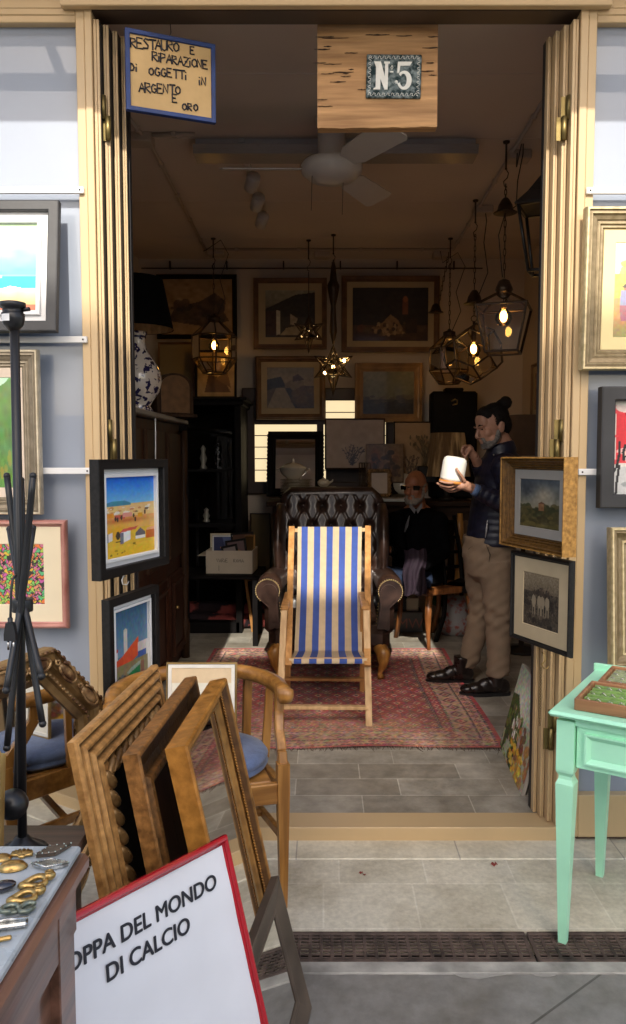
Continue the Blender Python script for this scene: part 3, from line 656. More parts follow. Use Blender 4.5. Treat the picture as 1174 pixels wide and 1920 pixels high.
# ---- pictures hung on the folded doors either side of the doorway
cv = Cv(120, 150, (230, 190, 120)); cv.grad(0, .34, (20, 110, 235), (120, 190, 235)).poly([(0, .33), (.15, .3), (.4, .3), (.52, .335), (.52, .36), (0, .37)], (70, 140, 165)).rect(0, .36, 1, .62, (232, 196, 130)).grad(.5, .66, (225, 165, 95), (235, 185, 95)).rect(0, .66, 1, 1, (232, 190, 60)).grad(.86, 1, (235, 195, 60), (222, 180, 30)).soft(.4, .55, .4, .03, (195, 115, 60)).soft(.25, .67, .2, .08, (235, 175, 40))
cv.dabs(26, .02, .98, .38, .46, .035, .012, [(245, 235, 215), (205, 130, 70), (90, 70, 50), (240, 240, 235)])
for x, y, ww, c in ((.3, .5, .1, (200, 90, 80)), (.13, .47, .06, (230, 150, 40)), (.7, .5, .05, (225, 160, 30)), (.45, .48, .09, (225, 150, 140))): cv.rect(x - ww, y - .025, x + ww, y + .03, c)
for x, y in ((.22, .52), (.26, .53), (.33, .51), (.57, .5), (.6, .55), (.8, .47)): cv.ell(x, y, .018, .03, (80, 60, 45))
cv.poly([(.05, .7), (.16, .68), (.16, .78), (.05, .8)], (235, 232, 225)).poly([(.05, .7), (.08, .69), (.08, .8), (.05, .8)], (130, 130, 140)).poly([(.3, .69), (.5, .66), (.5, .8), (.3, .84)], (238, 238, 238)).poly([(.3, .7), (.37, .7), (.37, .84), (.3, .84)], (120, 120, 135)).poly([(.28, .7), (.36, .655), (.66, .64), (.6, .68), (.5, .685)], (215, 100, 80)).poly([(.6, .73), (.7, .665), (.8, .73), (.8, .77), (.6, .77)], (110, 105, 110)).rect(.6, .77, .8, .81, (240, 236, 228)).rect(.82, .71, 1, .82, (205, 105, 30)).poly([(.84, .68), (1, .67), (1, .71), (.82, .715)], (235, 170, 120)).ell(.26, .73, .04, .05, (70, 60, 40)).rect(.22, .8, .32, .815, (70, 55, 35)).dabs(9, .1, .8, .85, .97, .022, .012, [(120, 100, 30), (170, 140, 30)]).noise(.02, 30, 40, False)
bl, br = P(172, 1089, 2.60), P(303, 1057, 3.03); M = place(bl, br, 0, (bl.z + br.z) / 2); wd = (br - bl).length
picture('framed_picture', 'desert village painting in a black frame with white mount, hung on the left doorpost', 'picture', M, wd, P(158, 861, 2.60).z - bl.z, .034, .035, 'flat', BLACKW, cv, .03, MATW, slip=.011)
cv = Cv(100, 140, (80, 120, 150)); cv.grad(0, .42, (50, 95, 130), (110, 150, 175)).rect(.3, .2, .4, .46, (215, 210, 195)).ell(.35, .2, .055, .012, (200, 195, 180)).rect(0, .36, .13, .5, (215, 215, 215)).poly([(0, .34), (.14, .34), (.14, .37), (0, .38)], (200, 70, 60)).poly([(0, .46), (.3, .42), (.3, .55), (0, .6)], (215, 75, 35)).poly([(.27, .42), (.72, .3), (.72, .47), (.27, .55)], (225, 85, 40)).rect(.7, .36, 1, .5, (215, 210, 200)).rect(.7, .44, .95, .5, (60, 95, 160)).rect(0, .55, 1, 1, (150, 135, 95)).grad(.5, .75, (140, 130, 85), (165, 150, 115)).poly([(.42, .6), (.76, .56), (.76, .78), (.42, .84)], (30, 135, 75)).poly([(.38, .59), (.5, .56), (.78, .53), (.76, .565), (.42, .61)], (165, 180, 160)).rect(.78, .54, .88, .7, (150, 100, 80)).dabs(30, .05, .35, .62, .8, .04, .03, [(40, 40, 45), (60, 60, 60), (90, 110, 110)]).dabs(24, .0, .35, .76, .95, .05, .04, [(60, 110, 170), (70, 140, 150), (140, 160, 180), (110, 70, 60)]).grad(.9, 1, (175, 160, 125), (190, 175, 140)).noise(.03, 30, 40, False)
bl, br = P(190, 1125, 2.66), P(285, 1095, 3.0); M = place(bl, br, 0, .50); wd = Vector((br.x - bl.x, br.y - bl.y)).length
picture('framed_picture', 'red roofed seaside houses with white tower, black framed, hanging below the desert village', 'picture', M, wd, (bl.z + br.z) / 2 - .5, .03, .03, 'flat', BLACKW, cv, .026, MATW, slip=.01)
OLDG = mat('dark gold gesso', (.22, .11, .028), .38, .3, .25, 60, bump=.4, bscale=90, col2=(.40, .22, .06), lo=.3, hi=.7, edge=(1.5, 1.45, 1.3))
cv = Cv(110, 100, (90, 90, 80)); cv.grad(0, .6, (60, 70, 80), (120, 115, 95)).soft(.6, .35, .25, .2, (150, 140, 120)).soft(.2, .2, .2, .15, (50, 55, 60)).rect(0, .62, 1, 1, (62, 55, 28)).dabs(50, 0, 1, .55, .75, .08, .06, [(45, 48, 22), (60, 55, 25), (70, 62, 30)]).rect(.48, .5, .62, .64, (120, 85, 55)).poly([(.46, .5), (.55, .45), (.66, .5)], (95, 60, 40)).dabs(30, 0, 1, .75, 1, .1, .05, [(75, 68, 30), (50, 45, 20), (90, 80, 40)]).noise(.03, 20, 20)
bl, br = P(958, 1020, 3.11), P(1080, 1045, 2.7); M = place(bl, br, 0, (bl.z + br.z) / 2); wd = Vector((br.x - bl.x, br.y - bl.y)).length
picture('framed_picture', 'small dark landscape with grey mount in a heavy antique gold frame on the right doorpost', 'picture', M, wd, P(1080, 857, 2.7).z - br.z, .05, .055, 'steps', OLDG, cv, .036, mat('grey mount', (.27, .25, .22), .8, 0, .05))
cv = Cv(110, 90, (70, 60, 48)); cv.grad(0, .35, (130, 115, 92), (100, 88, 70)).rect(0, .35, 1, 1, (62, 54, 44)).dabs(90, 0, 1, .3, 1, .06, .04, [(45, 38, 30), (75, 65, 52), (90, 80, 64), (35, 30, 24)]).noise(.05, 60, 50)
for x in (.3, .46, .55, .68): cv.ell(x, .52, .06, .12, (135, 122, 100)).ell(x + .02, .36, .03, .06, (60, 50, 40)).rect(x - .04, .58, x - .015, .78, (120, 108, 88)).rect(x + .02, .58, x + .045, .78, (125, 112, 90)).ell(x + .01, .29, .02, .025, (95, 80, 65))
bl, br = P(962, 1196, 3.05), P(1075, 1232, 2.72); M = place(bl, br, 0, (bl.z + br.z) / 2); wd = Vector((br.x - bl.x, br.y - bl.y)).length
picture('framed_picture', 'sepia engraving of mounted riders with wide tan mount, thin black frame', 'picture', M, wd, P(1075, 1055, 2.72).z - br.z + .01, .02, .022, 'round', BLACKW, cv, .055, mat('foxed tan mount', (.46, .36, .22), .8, 0, .12, 6))
# hook and chain on the right doorpost, s hook on the left
t = thing('chain', 'brass hook with a thin hanging chain below the sepia engraving', 'chain', P(1016, 1228, 2.95)); b = MB()
b.tube([(0, 0, .012), (.008, -.006, .0), (.012, -.008, -.02), (-.002, -.008, -.035), (.006, -.008, -.05), (.02, -.008, -.052), (.026, -.006, -.04)], .0028, 8); b.build('hook', BRASS, t)
b = MB()
for i in range(34): b.tube([(-.004 + (.003 if i % 2 else 0) * math.cos(a), -.006 + (0 if i % 2 else .003) * math.cos(a), -.05 - i * .0068 + .0048 * math.sin(a)) for a in [k * math.pi / 3 for k in range(6)]], .0011, 4, closed=True)
b.build('chain_link', mat('dull brass chain', (.2, .14, .06), .4, .8, .3), t)
t = thing('wire_hook', 'bent wire hook between the two black framed pictures on the left doorpost', 'hook', P(236, 1082, 2.9)); b = MB(); b.tube([(.006, 0, .03), (-.004, 0, .01), (-.014, -.004, -.01), (-.01, -.008, -.026), (.006, -.008, -.028), (.014, -.006, -.014)], .0022, 8); b.build('hook', mat('galvanised wire', (.45, .45, .44), .3, .9), t)

# ---- mint green side table with two jewellery trays
MINT = mat('mint green paint', (.40, .85, .58), .35, 0, .06, 6, coat=.15, bump=.14, bscale=25, bstretch=(40, 4, 4), edge=(1.1, 1.05, 1.07))
bx, by = .755, 2.325; A = -33.4; MT = T(bx, by, 0) @ RZ(A)
t = thing('side_table', 'mint green painted side table with tapered legs carrying two ring trays', 'table', MT)
W, D, ZT = .78, .46, .735
def tleg(x, y):
    b = MB(); q = lambda r, z: [(x + sx * r, y + sy * r, z) for sx, sy in ((-1, -1), (1, -1), (1, 1), (-1, 1))]
    lv = [(.0125, 0), (.027, .50), (.027, .515), (.0205, .53), (.0195, .54), (.026, .552), (.027, .56), (.027, ZT - .02)]
    vs = [p for r, z in lv for p in q(r, z)]; fs = [(3, 2, 1, 0), tuple(len(vs) - 4 + k for k in range(4))]
    for i in range(len(lv) - 1):
        for k in range(4): fs.append((i * 4 + k, i * 4 + (k + 1) % 4, i * 4 + 4 + (k + 1) % 4, i * 4 + 4 + k))
    b.add(vs, fs); b.build('leg', MINT, t)
for x in (.0, W): tleg(x, 0); tleg(x, D)
b = MB(); b.box((W / 2, D / 2, ZT + .002), (W + .10, D + .10, .018), b=.008); b.box((W / 2, D + .04, ZT + .02), (W + .1, .014, .03), b=.003); b.build('tabletop', MINT, t)
b = MB()
for x in (0, W): b.box((x, D / 2, .64), (.03, D - .056, .15), b=.002)
b.box((W / 2, D, .64), (W - .056, .03, .15), b=.002); b.box((W / 2, -.008, ZT - .02), (W - .056, .03, .022)); b.build('apron', MINT, t)
dr = MB(); dw, dz0, dz1 = W - .062, .572, ZT - .032
dr.box((W / 2, .0, (dz0 + dz1) / 2), (dw, .03, dz1 - dz0), b=.0015)
moulding(dr, dw - .05, dz1 - dz0 - .036, .018, .010, [(0, 0), (0, 1), (.3, 1), (1, .1), (1, 0)], T(W / 2, -.0155, dz0 + .018)); dr.build('drawer', MINT, t)
def tray(x, y, w, d, label, fill, ang=0, rows=3):
    M2 = MT @ T(x, y, ZT + .012) @ RZ(ang); t = thing('ring_tray', label, 'tray', M2, 'jewellery trays'); b = MB()
    hh = .036
    for s in (-1, 1): b.box((w / 2, d / 2 + s * (d / 2 - .006), hh / 2), (w, .012, hh), b=.002); b.box((w / 2 + s * (w / 2 - .006), d / 2, hh / 2), (.012, d - .024, hh), b=.002)
    b.box((w / 2, d / 2, .004), (w - .02, d - .02, .006)); b.build('tray_box', wood('oak tray', (.27, .12, .05), (.42, .2, .09), 0, .5), t)
    b = MB(); b.box((w / 2, d / 2, .014), (w - .026, d - .026, .016), b=.003)
    for k in range(rows * 2):
        yy = .024 + k * (d - .048) / (rows * 2 - 1); b.tube([(.018, yy, .0225), (w - .018, yy, .0225)], .0075, 8)
    b.build('velvet_insert', fill, t)
    SIL = mat('tarnished silver', (.55, .53, .48), .25, 1, .3, 40)
    n = 0
    for k in range(rows):
        yy = .024 + (k * 2 + .5) * (d - .048) / (rows * 2 - 1); x2 = .03
        while x2 < w - .03:
            r = random.uniform(.0075, .0105); b = MB()
            b.tube([(r * math.cos(a), random.uniform(-.0004, .0004), .02 + r * math.sin(a)) for a in [q * math.pi / 8 for q in range(-2, 11)]], .0013, 6)
            if random.random() < .6: b.ell((0, 0, .02 + r + .001), (.004, .003, .0025), nu=8, nv=6)
            g = thing('ring', 'silver ring standing in a green velvet ring tray', 'ring', M2 @ T(x2, yy, .0) @ RZ(random.uniform(-12, 12)), 'rings in the trays'); b.build('band', SIL, g)
            x2 += random.uniform(.026, .036); n += 1
            if x2 > .3: break
    return t
VEL = mat('olive green velvet', (.25, .42, .10), .9, 0, .25, 30, sheen=.2); VEL2 = mat('pale green velvet', (.42, .48, .24), .9, 0, .25, 30, sheen=.2)
tray(.018, -.005, .62, .225, 'oak tray of rings on green velvet at the front of the mint table', VEL, 1.5)
tray(.03, .232, .6, .215, 'paler lined oak tray of small jewellery at the back of the mint table', VEL2, 1.5, 4)
# fallen petals
for k, (x, y, s) in enumerate(((925, 1621, .016), (676, 1637, .009), (683, 1641, .006))):
    g = G(x, y, .001); b = MB(); b.grid(lambda u, v: (g.x + s * (u - .5) * 2 * (1 - .5 * v) + .3 * s * v, g.y + s * (v - .5) * 1.2 + .5 * s * math.sin(u * 9), .002 + .003 * math.sin(u * 7 + v * 5) ** 2), 6, 4)
    tag(b.build('petal', mat('dried red petal', (.3, .05, .04), .7)), ['largest fallen red petal on the pavement before the sill', 'dried red petal scrap on the pavement left of the larger one', 'tiny red petal scrap lying just beside another on the pavement'][k], 'petal', 'fallen petals')
# ================================================================== FOREGROUND: desk, jewellery, stacked frames, poster, chair, mirror, lamp
# ---- brown desk in the near corner with a marble slab of jewellery
ZD, XD, YD = .90, -.366, 1.176
t = thing('desk', 'worn brown wooden desk with panelled side carrying a marble slab of jewellery', 'desk', (-.9, .86, 0)); Q = T(.9, -.86, 0)
b = MB(); b.box(((-1.4 + XD) / 2, (.5 + YD) / 2, ZD - .014), (XD + 1.4, YD - .5, .028), Q, .007); b.box(((-1.4 + XD - .016) / 2, (.5 + YD - .016) / 2, ZD - .04), (XD - .012 + 1.4 - .016, YD - .02 - .5, .024), Q, .006); b.build('desk_top', BROWNW, t)
b = MB(); xs = XD - .026
b.box(((-1.4 + xs - .012) / 2, (.5 + YD - .03) / 2, .425), (xs - .012 + 1.4, YD - .53, .85), Q)
for y0, y1 in ((YD - .085, YD - .018), (.74, .80), (.52, .56)): b.box((xs - .006, (y0 + y1) / 2, .425), (.02, y1 - y0, .85), Q, .002)
b.box((xs - .0065, .9, .81), (.018, .55, .078), Q, .002); b.box((xs - .0065, .9, .08), (.018, .55, .12), Q, .002)
for y in (.82, .85): b.box((xs - .009, y + .07, .45), (.012, .02, .66), Q, .003)
b.build('desk_body', BROWNW, t)
MARB = mat('grey blue marble', (.37, .42, .45), .28, 0, .2, 9, coat=.2, col2=(.55, .60, .63))
b = MB(); b.box(((-1.3 + XD - .012) / 2, (.56 + YD - .006) / 2, ZD + .006), (XD - .012 + 1.3, YD - .006 - .56, .012), b=.003); tag(b.build('marble_slab', MARB), 'grey blue marble slab with rows of brooches lying on the brown desk', 'slab')
ZM = ZD + .0125
JG = mat('dull costume gold', (.50, .33, .12), .33, 1, .35, 90, bump=.1, bscale=200); JS = mat('costume silver', (.5, .5, .48), .25, 1, .3, 90); JGR = mat('greenish pewter', (.22, .25, .2), .4, .7, .4, 60); JB = mat('dark glass bead', (.01, .01, .02), .1, coat=1); JST = mat('mint glass stone', (.3, .38, .34), .1, coat=1); JPV = mat('dull brown enamel', (.12, .09, .065), .25, .4, .3, 30)
def jewel(px, py, nm, label, cat, fn, m, rot=0, extra=None):
    p = G(px, py, ZM); t = thing(nm, label, cat, T(*p) @ RZ(rot) @ Matrix.Scale(.84, 4), 'jewellery on the marble slab'); b = MB(); fn(b); b.build('setting', m, t)
    if extra:
        b = MB(); extra(b); b.build('stone', JST, t)
def dome(rx, ry, h): return lambda b: (b.lathe([(1, 0), (1.0, .15), (.93, .4), (.8, .7), (.5, .93), (.02, 1)], 24, Matrix.Diagonal((rx, ry, h, 1))), b.tube([(rx * math.cos(a), ry * math.sin(a), h * .15) for a in [k * math.pi / 12 for k in range(24)]], .0012, 6, closed=True))
jewel(24, 1628, 'brooch', 'oval domed polished gold brooch on the marble slab', 'brooch', dome(.0245, .016, .013), JG, 12)
jewel(3, 1610, 'brooch', 'flat gold disc brooch at the back edge of the marble slab', 'brooch', dome(.017, .014, .007), JG, 5)
def shell(b):
    for k in range(9):
        a = R(-10 + 200 * k / 8); b.tube([(0, -.004, .003), (.019 * math.cos(a), .012 * math.sin(a), .006)], [.0016, .004], 6)
    b.ell((0, -.005, .003), (.007, .005, .004))
jewel(42, 1606, 'brooch', 'gold scallop shell brooch beside the diamond shaped brooches', 'brooch', shell, JG, 5)
def kite(b):
    b.prism([(-.03, 0), (0, .014), (.034, 0), (0, -.014)], -.004, .004, T(0, 0, .005) @ RX(-90)); b.tube([(-.03, 0, .008), (0, .014, .008), (.034, 0, .008), (0, -.014, .008)], .0022, 6, closed=True)
def kst(b):
    for i in range(12):
        f = i / 12 * 4; k = int(f); f -= k; c = [(-.03, 0), (0, .014), (.034, 0), (0, -.014)]; p0, p1 = c[k], c[(k + 1) % 4]; b.ell((p0[0] + (p1[0] - p0[0]) * f, p0[1] + (p1[1] - p0[1]) * f, .0088), .0017, nu=8, nv=6)
jewel(99, 1600, 'brooch', 'diamond shaped dark enamel brooch, tilted up', 'brooch', kite, JPV, 38, kst)
jewel(92, 1626, 'brooch', 'diamond shaped brooch edged with stones lying in front of its upturned twin', 'brooch', kite, JS, 2, kst)
def clip(b):
    b.tube([(.02 * math.cos(a) - .008, .012 * math.sin(a), .007 + .003 * math.sin(a * 2)) for a in [k * math.pi / 9 for k in range(18)]], .0056, 8, closed=True); b.ell((.019, .006, .009), (.011, .009, .008)); b.tube([(.019 + .006 * math.cos(a), .006 + .005 * math.sin(a), .016) for a in [k * math.pi / 5 for k in range(10)]], .0018, 6, closed=True)
jewel(72, 1660, 'earring', 'gold swirl clip earring, the farther of its pair', 'earring', clip, JG, 30); jewel(52, 1688, 'earring', 'gold swirl clip earring, the nearer of its pair', 'earring', clip, JG, 28)
jewel(3, 1672, 'brooch', 'dark polished oval stone with a silver end at the edge of the picture', 'brooch', lambda b: b.ell((0, 0, .009), (.024, .012, .009)), JB, 30)
def cuff(b):
    b.tube([(.013 * math.cos(a), .009 * math.sin(a), .008) for a in [R(k) for k in range(-30, 300, 22)]], .0042, 7); b.box((.002, -.002, .004), (.018, .014, .004), b=.001)
jewel(19, 1712, 'earring', 'greenish pewter crescent earring, left of its pair below the gold ones', 'earring', cuff, JGR, 20); jewel(51, 1710, 'earring', 'greenish pewter crescent earring with verdigris, right of its pair', 'earring', cuff, JGR, 70)
def barb(b):
    b.box((0, 0, .006), (.06, .016, .009), b=.003); b.tube([(-.03, .004, .011), (0, .004, .013), (.03, .004, .011)], .003, 6)
jewel(14, 1742, 'brooch', 'long silver bar brooch near the front of the marble slab', 'brooch', barb, JS, 14); jewel(2, 1766, 'brooch', 'short gold bar clip below the silver bar brooch', 'brooch', lambda b: b.box((0, 0, .004), (.03, .008, .006), b=.002), JG, 20)

# ---- lower brown table behind the desk, with stick lamp and rope-edged gilt frame
ZL = .72
t = thing('low_table', 'plain dark brown wooden table behind the desk, under the black stick lamp', 'table', (-1.05, 1.41, 0)); Q = T(1.05, -1.41, 0)
b = MB(); b.box((-1.05, 1.415, ZL - .012), (1.1, .43, .024), Q, .004); b.build('tabletop', wood('brown table wood', (.075, .042, .03), (.14, .08, .055), 0, .4), t)
for x in (-1.55, -.545):
    for y in (1.24, 1.59): b = MB(); b.bar((x, y, 0), (x, y, ZL - .024), .045, .045, M=Q); b.build('leg', BROWNW, t)
b = MB(); b.box((-1.05, 1.59, ZL - .07), (.96, .02, .09), Q); b.box((-1.05, 1.24, ZL - .07), (.96, .02, .09), Q); b.build('apron', BROWNW, t)
p = P(15, 1600, 1.33)
M = place((p.x - .3, 1.33, ZL), (p.x, 1.30, ZL), 6)
picture('rope_frame', 'gilt rope edged picture frame cut off by the left edge in front of the lamp', 'frame', M, .3, .115 + P(12, 1428, 1.3).z - P(12, 1600, 1.3).z, .02, .02, 'round', GOLD, None, mirror=True)
rf = [o for o in bpy.data.objects if o.name.startswith('rope_frame')][0]
b = MB(); hh = .115 + P(12, 1428, 1.3).z - P(12, 1600, 1.3).z
for k in range(30): z = hh * k / 29; b.ell((.15 - .008, -.02, z), (.008, .008, .012), A=RY(35), nu=10, nv=8)
b.build('rope_moulding', GOLD, rf)
b = MB(); q0 = G(30, 1570, ZL); b.box((q0.x - .12, 1.42, ZL + .004), (.26, .2, .006), RZ(0)); tag(b.build('grey_folder', mat('grey card', (.16, .16, .17), .6)), 'flat dark grey folder on the low brown table under the lamp', 'folder')

t = thing('stick_lamp', 'tall black stick floor lamp base with crossed rods and bare bulb socket', 'lamp', (P(34, 1000, 1.5).x, 1.5, ZL)); o = Vector(t.location); Q = T(-o.x, -o.y, -o.z)
ct = P(27, 600, 1.5); cb = Vector((P(41, 1560, 1.5).x, 1.5, ZL))
b = MB(); b.tube([cb, P(38, 1130, 1.5), ct], [.009, .009, .0088], 12, M=Q); b.build('pole', BLACKM, t)
b = MB(); s0 = P(25, 610, 1.5); s1 = P(25, 566, 1.5); hS = s1.z - s0.z
b.lathe([(.008, -.012), (.018, 0), (.0215, hS * .25), (.0215, hS * .5), (.019, hS * .52), (.019, hS * .72), (.0235, hS * .74), (.024, hS * .96), (.017, hS)], 24, Q @ T(*s0)); b.tube([s0 + Vector((.018, 0, hS * .66)), s0 + Vector((.033, -.004, hS * .68))], .004, 8, M=Q); b.build('bulb_socket', BLACKM, t)
b = MB(); b.grid(lambda u, v: tuple(s0 + Vector((.0219 * math.cos(-2.4 + .9 * u), .0219 * math.sin(-2.4 + .9 * u), hS * (.12 + .3 * v)))), 6, 1, Q); b.build('paper_label', WHITE, t)
for (x0, y0, x1, y1, d0, d1) in ((13, 892, 80, 1357, .03, -.05), (62, 892, 13, 1402, -.03, -.05), (18, 992, 78, 1268, .09, -.09), (62, 990, 12, 1294, .07, -.1), (40, 900, 30, 1500, .09, .06)):
    a = P(x0, y0, 1.5 + d0); c = P(x1, y1, 1.5 + d1); m = P((x0 + x1) / 2 * .25 + 42 * .75, 1125, 1.5 + (d0 + d1) / 4)
    pts = []
    for k in range(13):
        f = k / 12; pts.append(a * (1 - f) ** 2 + (m * 2 - (a + c) / 2) * 2 * f * (1 - f) + c * f * f)
    b = MB(); b.tube(pts, .0063, 10, M=Q); b.ell(a, .0067, Q); b.ell(c, .0074, Q); b.build('rod', BLACKM, t)
b = MB(); c = P(42, 1135, 1.5); b.lathe([(.019, -.012), (.02, -.01), (.02, .01), (.019, .012)], 20, Q @ T(*c)); b.build('collar', BLACKM, t)
b = MB(); b.ell(P(24, 1508, 1.47), .03, Q); b.lathe([(.05, 0), (.05, .01), (.02, .03), (.013, .04)], 20, Q @ T(*cb)); b.build('base', BLACKM, t)
b = MB(); b.tube([P(31, 1078, 1.46), P(24, 1086, 1.45), P(21, 1110, 1.445), P(20, 1150, 1.44), P(20, 1162, 1.44)], .0024, 8, M=Q); b.build('cord', BLACKM, t)
b = MB(); pp = P(20, 1185, 1.44)
b.lathe([(.003, .028), (.005, .026), (.0045, .02), (.006, .018)], 10, Q @ T(*pp)); b.prism([(-.011, -.016), (.011, -.016), (.011, -.004), (.007, .018), (-.007, .018), (-.011, -.004)], -.006, .006, Q @ T(*pp)); b.cur = 1
for s in (-1, 1): b.tube([pp + Vector((s * .005, 0, -.016)), pp + Vector((s * .005, 0, -.034))], .0022, 8, M=Q)
b.build('plug', [BLACKM, mat('nickel pin', (.6, .58, .55), .25, 1)], t)

# ---- octagonal ornate mirror leaning by the left panel
An = 70
A_ = P(105, 1216, 2.42); MO = T(A_.x - .25 * math.cos(R(An)), A_.y - .25 * math.sin(R(An)), 0) @ RZ(An) @ RX(-3)
zt = A_.z + .003
oc = [(.25, zt), (.474, zt - .23), (.474, .28), (.25, .05), (-.25, .05), (-.474, .28), (-.474, zt - .23), (-.25, zt)][::-1]
t = thing('octagonal_mirror', 'large octagonal mirror in a carved antique gold frame leaning below the squiggle print', 'mirror', MO)
def octring(mb, out, prof, fw, fd):
    n = len(out); c = Vector((sum(p[0] for p in out) / n, sum(p[1] for p in out) / n))
    P2 = [Vector(p) for p in out]
    def off(d):
        r = []
        for i in range(n):
            e0 = (P2[i] - P2[i - 1]).normalized(); e1 = (P2[(i + 1) % n] - P2[i]).normalized(); n0 = Vector((-e0.y, e0.x)); n1 = Vector((-e1.y, e1.x))
            if n0.dot(c - P2[i]) < 0: n0 = -n0
            if n1.dot(c - P2[i]) < 0: n1 = -n1
            m = (n0 + n1).normalized(); r.append(P2[i] + m * d / max(.2, m.dot(n0)))
        return r
    vs = []; m = len(prof)
    for d, e in prof: vs += [(q.x, -e * fd, q.y) for q in off(d * fw)]
    fs = [(i * n + k, i * n + (k + 1) % n, ((i + 1) % m) * n + (k + 1) % n, ((i + 1) % m) * n + k) for i in range(m) for k in range(n)]
    mb.add(vs, fs); return off
b = MB(); off = octring(b, oc, [(0, 0), (0, .55), (.04, .8), (.1, .85), (.14, .7), (.2, .78), (.35, .95), (.52, .8), (.6, .55), (.66, .5), (.7, .62), (.76, .62), (.8, .42), (.92, .34), (1, .3), (1, .1)], .105, .06); b.build('frame', mat('antique mirror gilding', (.22, .12, .04), .4, .4, .5, 9, bump=.35, bscale=35, col2=(.48, .29, .11)), t)
b = MB(); mid = off(.105 * .36); bead = off(.105 * .73); outb = off(.105 * .07)
for i in range(8):
    p0, p1 = mid[i], mid[(i + 1) % 8]; e = (p1 - p0); L_ = e.length; ang = math.degrees(math.atan2(e.y, e.x))
    nn = max(2, int(L_ / .125))
    for k in range(nn):
        q = p0 + e * ((k + .5) / nn); Aq = RY(-ang)
        b.ell((q.x, -.056, q.y), (.047, .010, .017), A=Aq, nu=14, nv=8); b.tube([tuple(Vector((q.x, -.06, q.y)) + (Aq @ Vector((.05 * math.cos(a), 0, .022 * math.sin(a))))) for a in [R(x) for x in range(20, 340, 20)]], .0045, 6)
        b.tube([tuple(Vector((q.x, -.062, q.y)) + (Aq @ Vector((.064 + .013 * math.cos(a) * (1 - a / 8), 0, .013 * math.sin(a) * (1 - a / 8))))) for a in [x * .5 for x in range(14)]], .0035, 5)
    p0, p1 = bead[i], bead[(i + 1) % 8]; e = p1 - p0; nn = max(3, int(e.length / .021))
    for k in range(nn): q = p0 + e * ((k + .5) / nn); b.ell((q.x, -.038, q.y), .0055, nu=8, nv=6)
    p0, p1 = outb[i], outb[(i + 1) % 8]; e = p1 - p0; nn = max(3, int(e.length / .03))
    for k in range(nn): q = p0 + e * ((k + .5) / nn); b.ell((q.x, -.052, q.y), (.011, .004, .006), A=RY(-math.degrees(math.atan2(e.y, e.x))), nu=8, nv=6)
b.build('carved_ornament', mat('worn ornament gilding', (.24, .11, .05), .38, .4, .5, 16, col2=(.72, .46, .2), lo=.42, hi=.66), t)
b = MB(); b.poly([(q.x, -.012, q.y) for q in off(.1)]); b.build('mirror_glass', MIRROR, t)
b = MB(); b.prism([(q.x, q.y) for q in off(.03)], -.001, .004); b.build('backing', BLACKW, t)

# ---- stack of gilt frames leaning sideways against the low table
def leanframe(top_near, length, lean, nm, label, fw, fd, prof, fm, extra=None, mirror=False, backing=None, dx=.144):
    DIRV = Vector((dx, 1, 0)).normalized()
    tn = Vector(top_near); hgt = tn.z / math.cos(R(lean)); right = Vector((math.cos(math.atan2(DIRV.y, DIRV.x)), math.sin(math.atan2(DIRV.y, DIRV.x)), 0)); n = Vector((DIRV.y, -DIRV.x, 0))
    bn = Vector((tn.x, tn.y, 0)) + n * tn.z * math.tan(R(lean)); bf = bn + DIRV * length
    M = place(bn, bf, lean, 0.002)
    t = thing(nm, label, 'mirror' if mirror else 'frame', M, 'frames leaning in a stack')
    b = MB(); moulding(b, length, hgt, fw, fd, prof); b.build('frame', fm, t)
    if mirror:
        b = MB(); y = -.3 * fd; b.poly([(-length / 2 + fw * .97, y, fw), (length / 2 - fw * .97, y, fw), (length / 2 - fw * .97, y, hgt - fw * .97), (-length / 2 + fw * .97, y, hgt - fw * .97)]); b.build('mirror_glass', MIRROR, t)
    if backing: b = MB(); b.box((0, -.003, hgt / 2), (length - fw, .006, hgt - fw)); b.build('backing', backing, t)
    if extra: extra(t, length, hgt)
    return t
ORN = mat('carved gold ornament', (.3, .15, .045), .4, .4, .5, 12, bump=.4, bscale=60, col2=(.55, .33, .13), lo=.38)
def leaf_run(fw, fd, at, step, size, mt=None, tilt=35):
    def f(t, L, H):
        b = MB(); d = fw * at
        for (x0, z0, x1, z1) in ((-L / 2 + d, d, -L / 2 + d, H - d), (L / 2 - d, d, L / 2 - d, H - d), (-L / 2 + d, H - d, L / 2 - d, H - d)):
            ln = math.hypot(x1 - x0, z1 - z0); n = int(ln / step); ang = math.degrees(math.atan2(z1 - z0, x1 - x0))
            for k in range(n):
                f = (k + .5) / n; c = (x0 + (x1 - x0) * f, -fd, z0 + (z1 - z0) * f); Aq = RY(-ang - tilt)
                b.ell(c, (size * 1.5, size * .55, size * .62), A=Aq, nu=10, nv=8)
                b.ell((c[0], c[1] - size * .25, c[2]), (size * 1.0, size * .45, size * .2), A=Aq, nu=8, nv=6)
        b.build('carved_ornament', mt or ORN, t)
    return f
WALN = mat('brown gold worn wood', (.11, .054, .02), .42, .15, .4, 50, (1, 1, 1), .45, 70, col2=(.22, .11, .038), lo=.3, hi=.74, detail=10, edge=(2.2, 2.0, 1.6))
GOLDW = mat('bronzed gold wood', (.30, .15, .05), .36, .2, .3, 40, bump=.4, bscale=70, col2=(.46, .26, .095), lo=.3, hi=.72, detail=10, edge=(1.7, 1.6, 1.45))
GOLDM = mat('bronzed gold mirror frame', (.25, .105, .02), .34, .15, .3, 30, bump=.3, bscale=60, col2=(.40, .185, .04), lo=.3, hi=.72, edge=(1.5, 1.45, 1.3), detail=10)
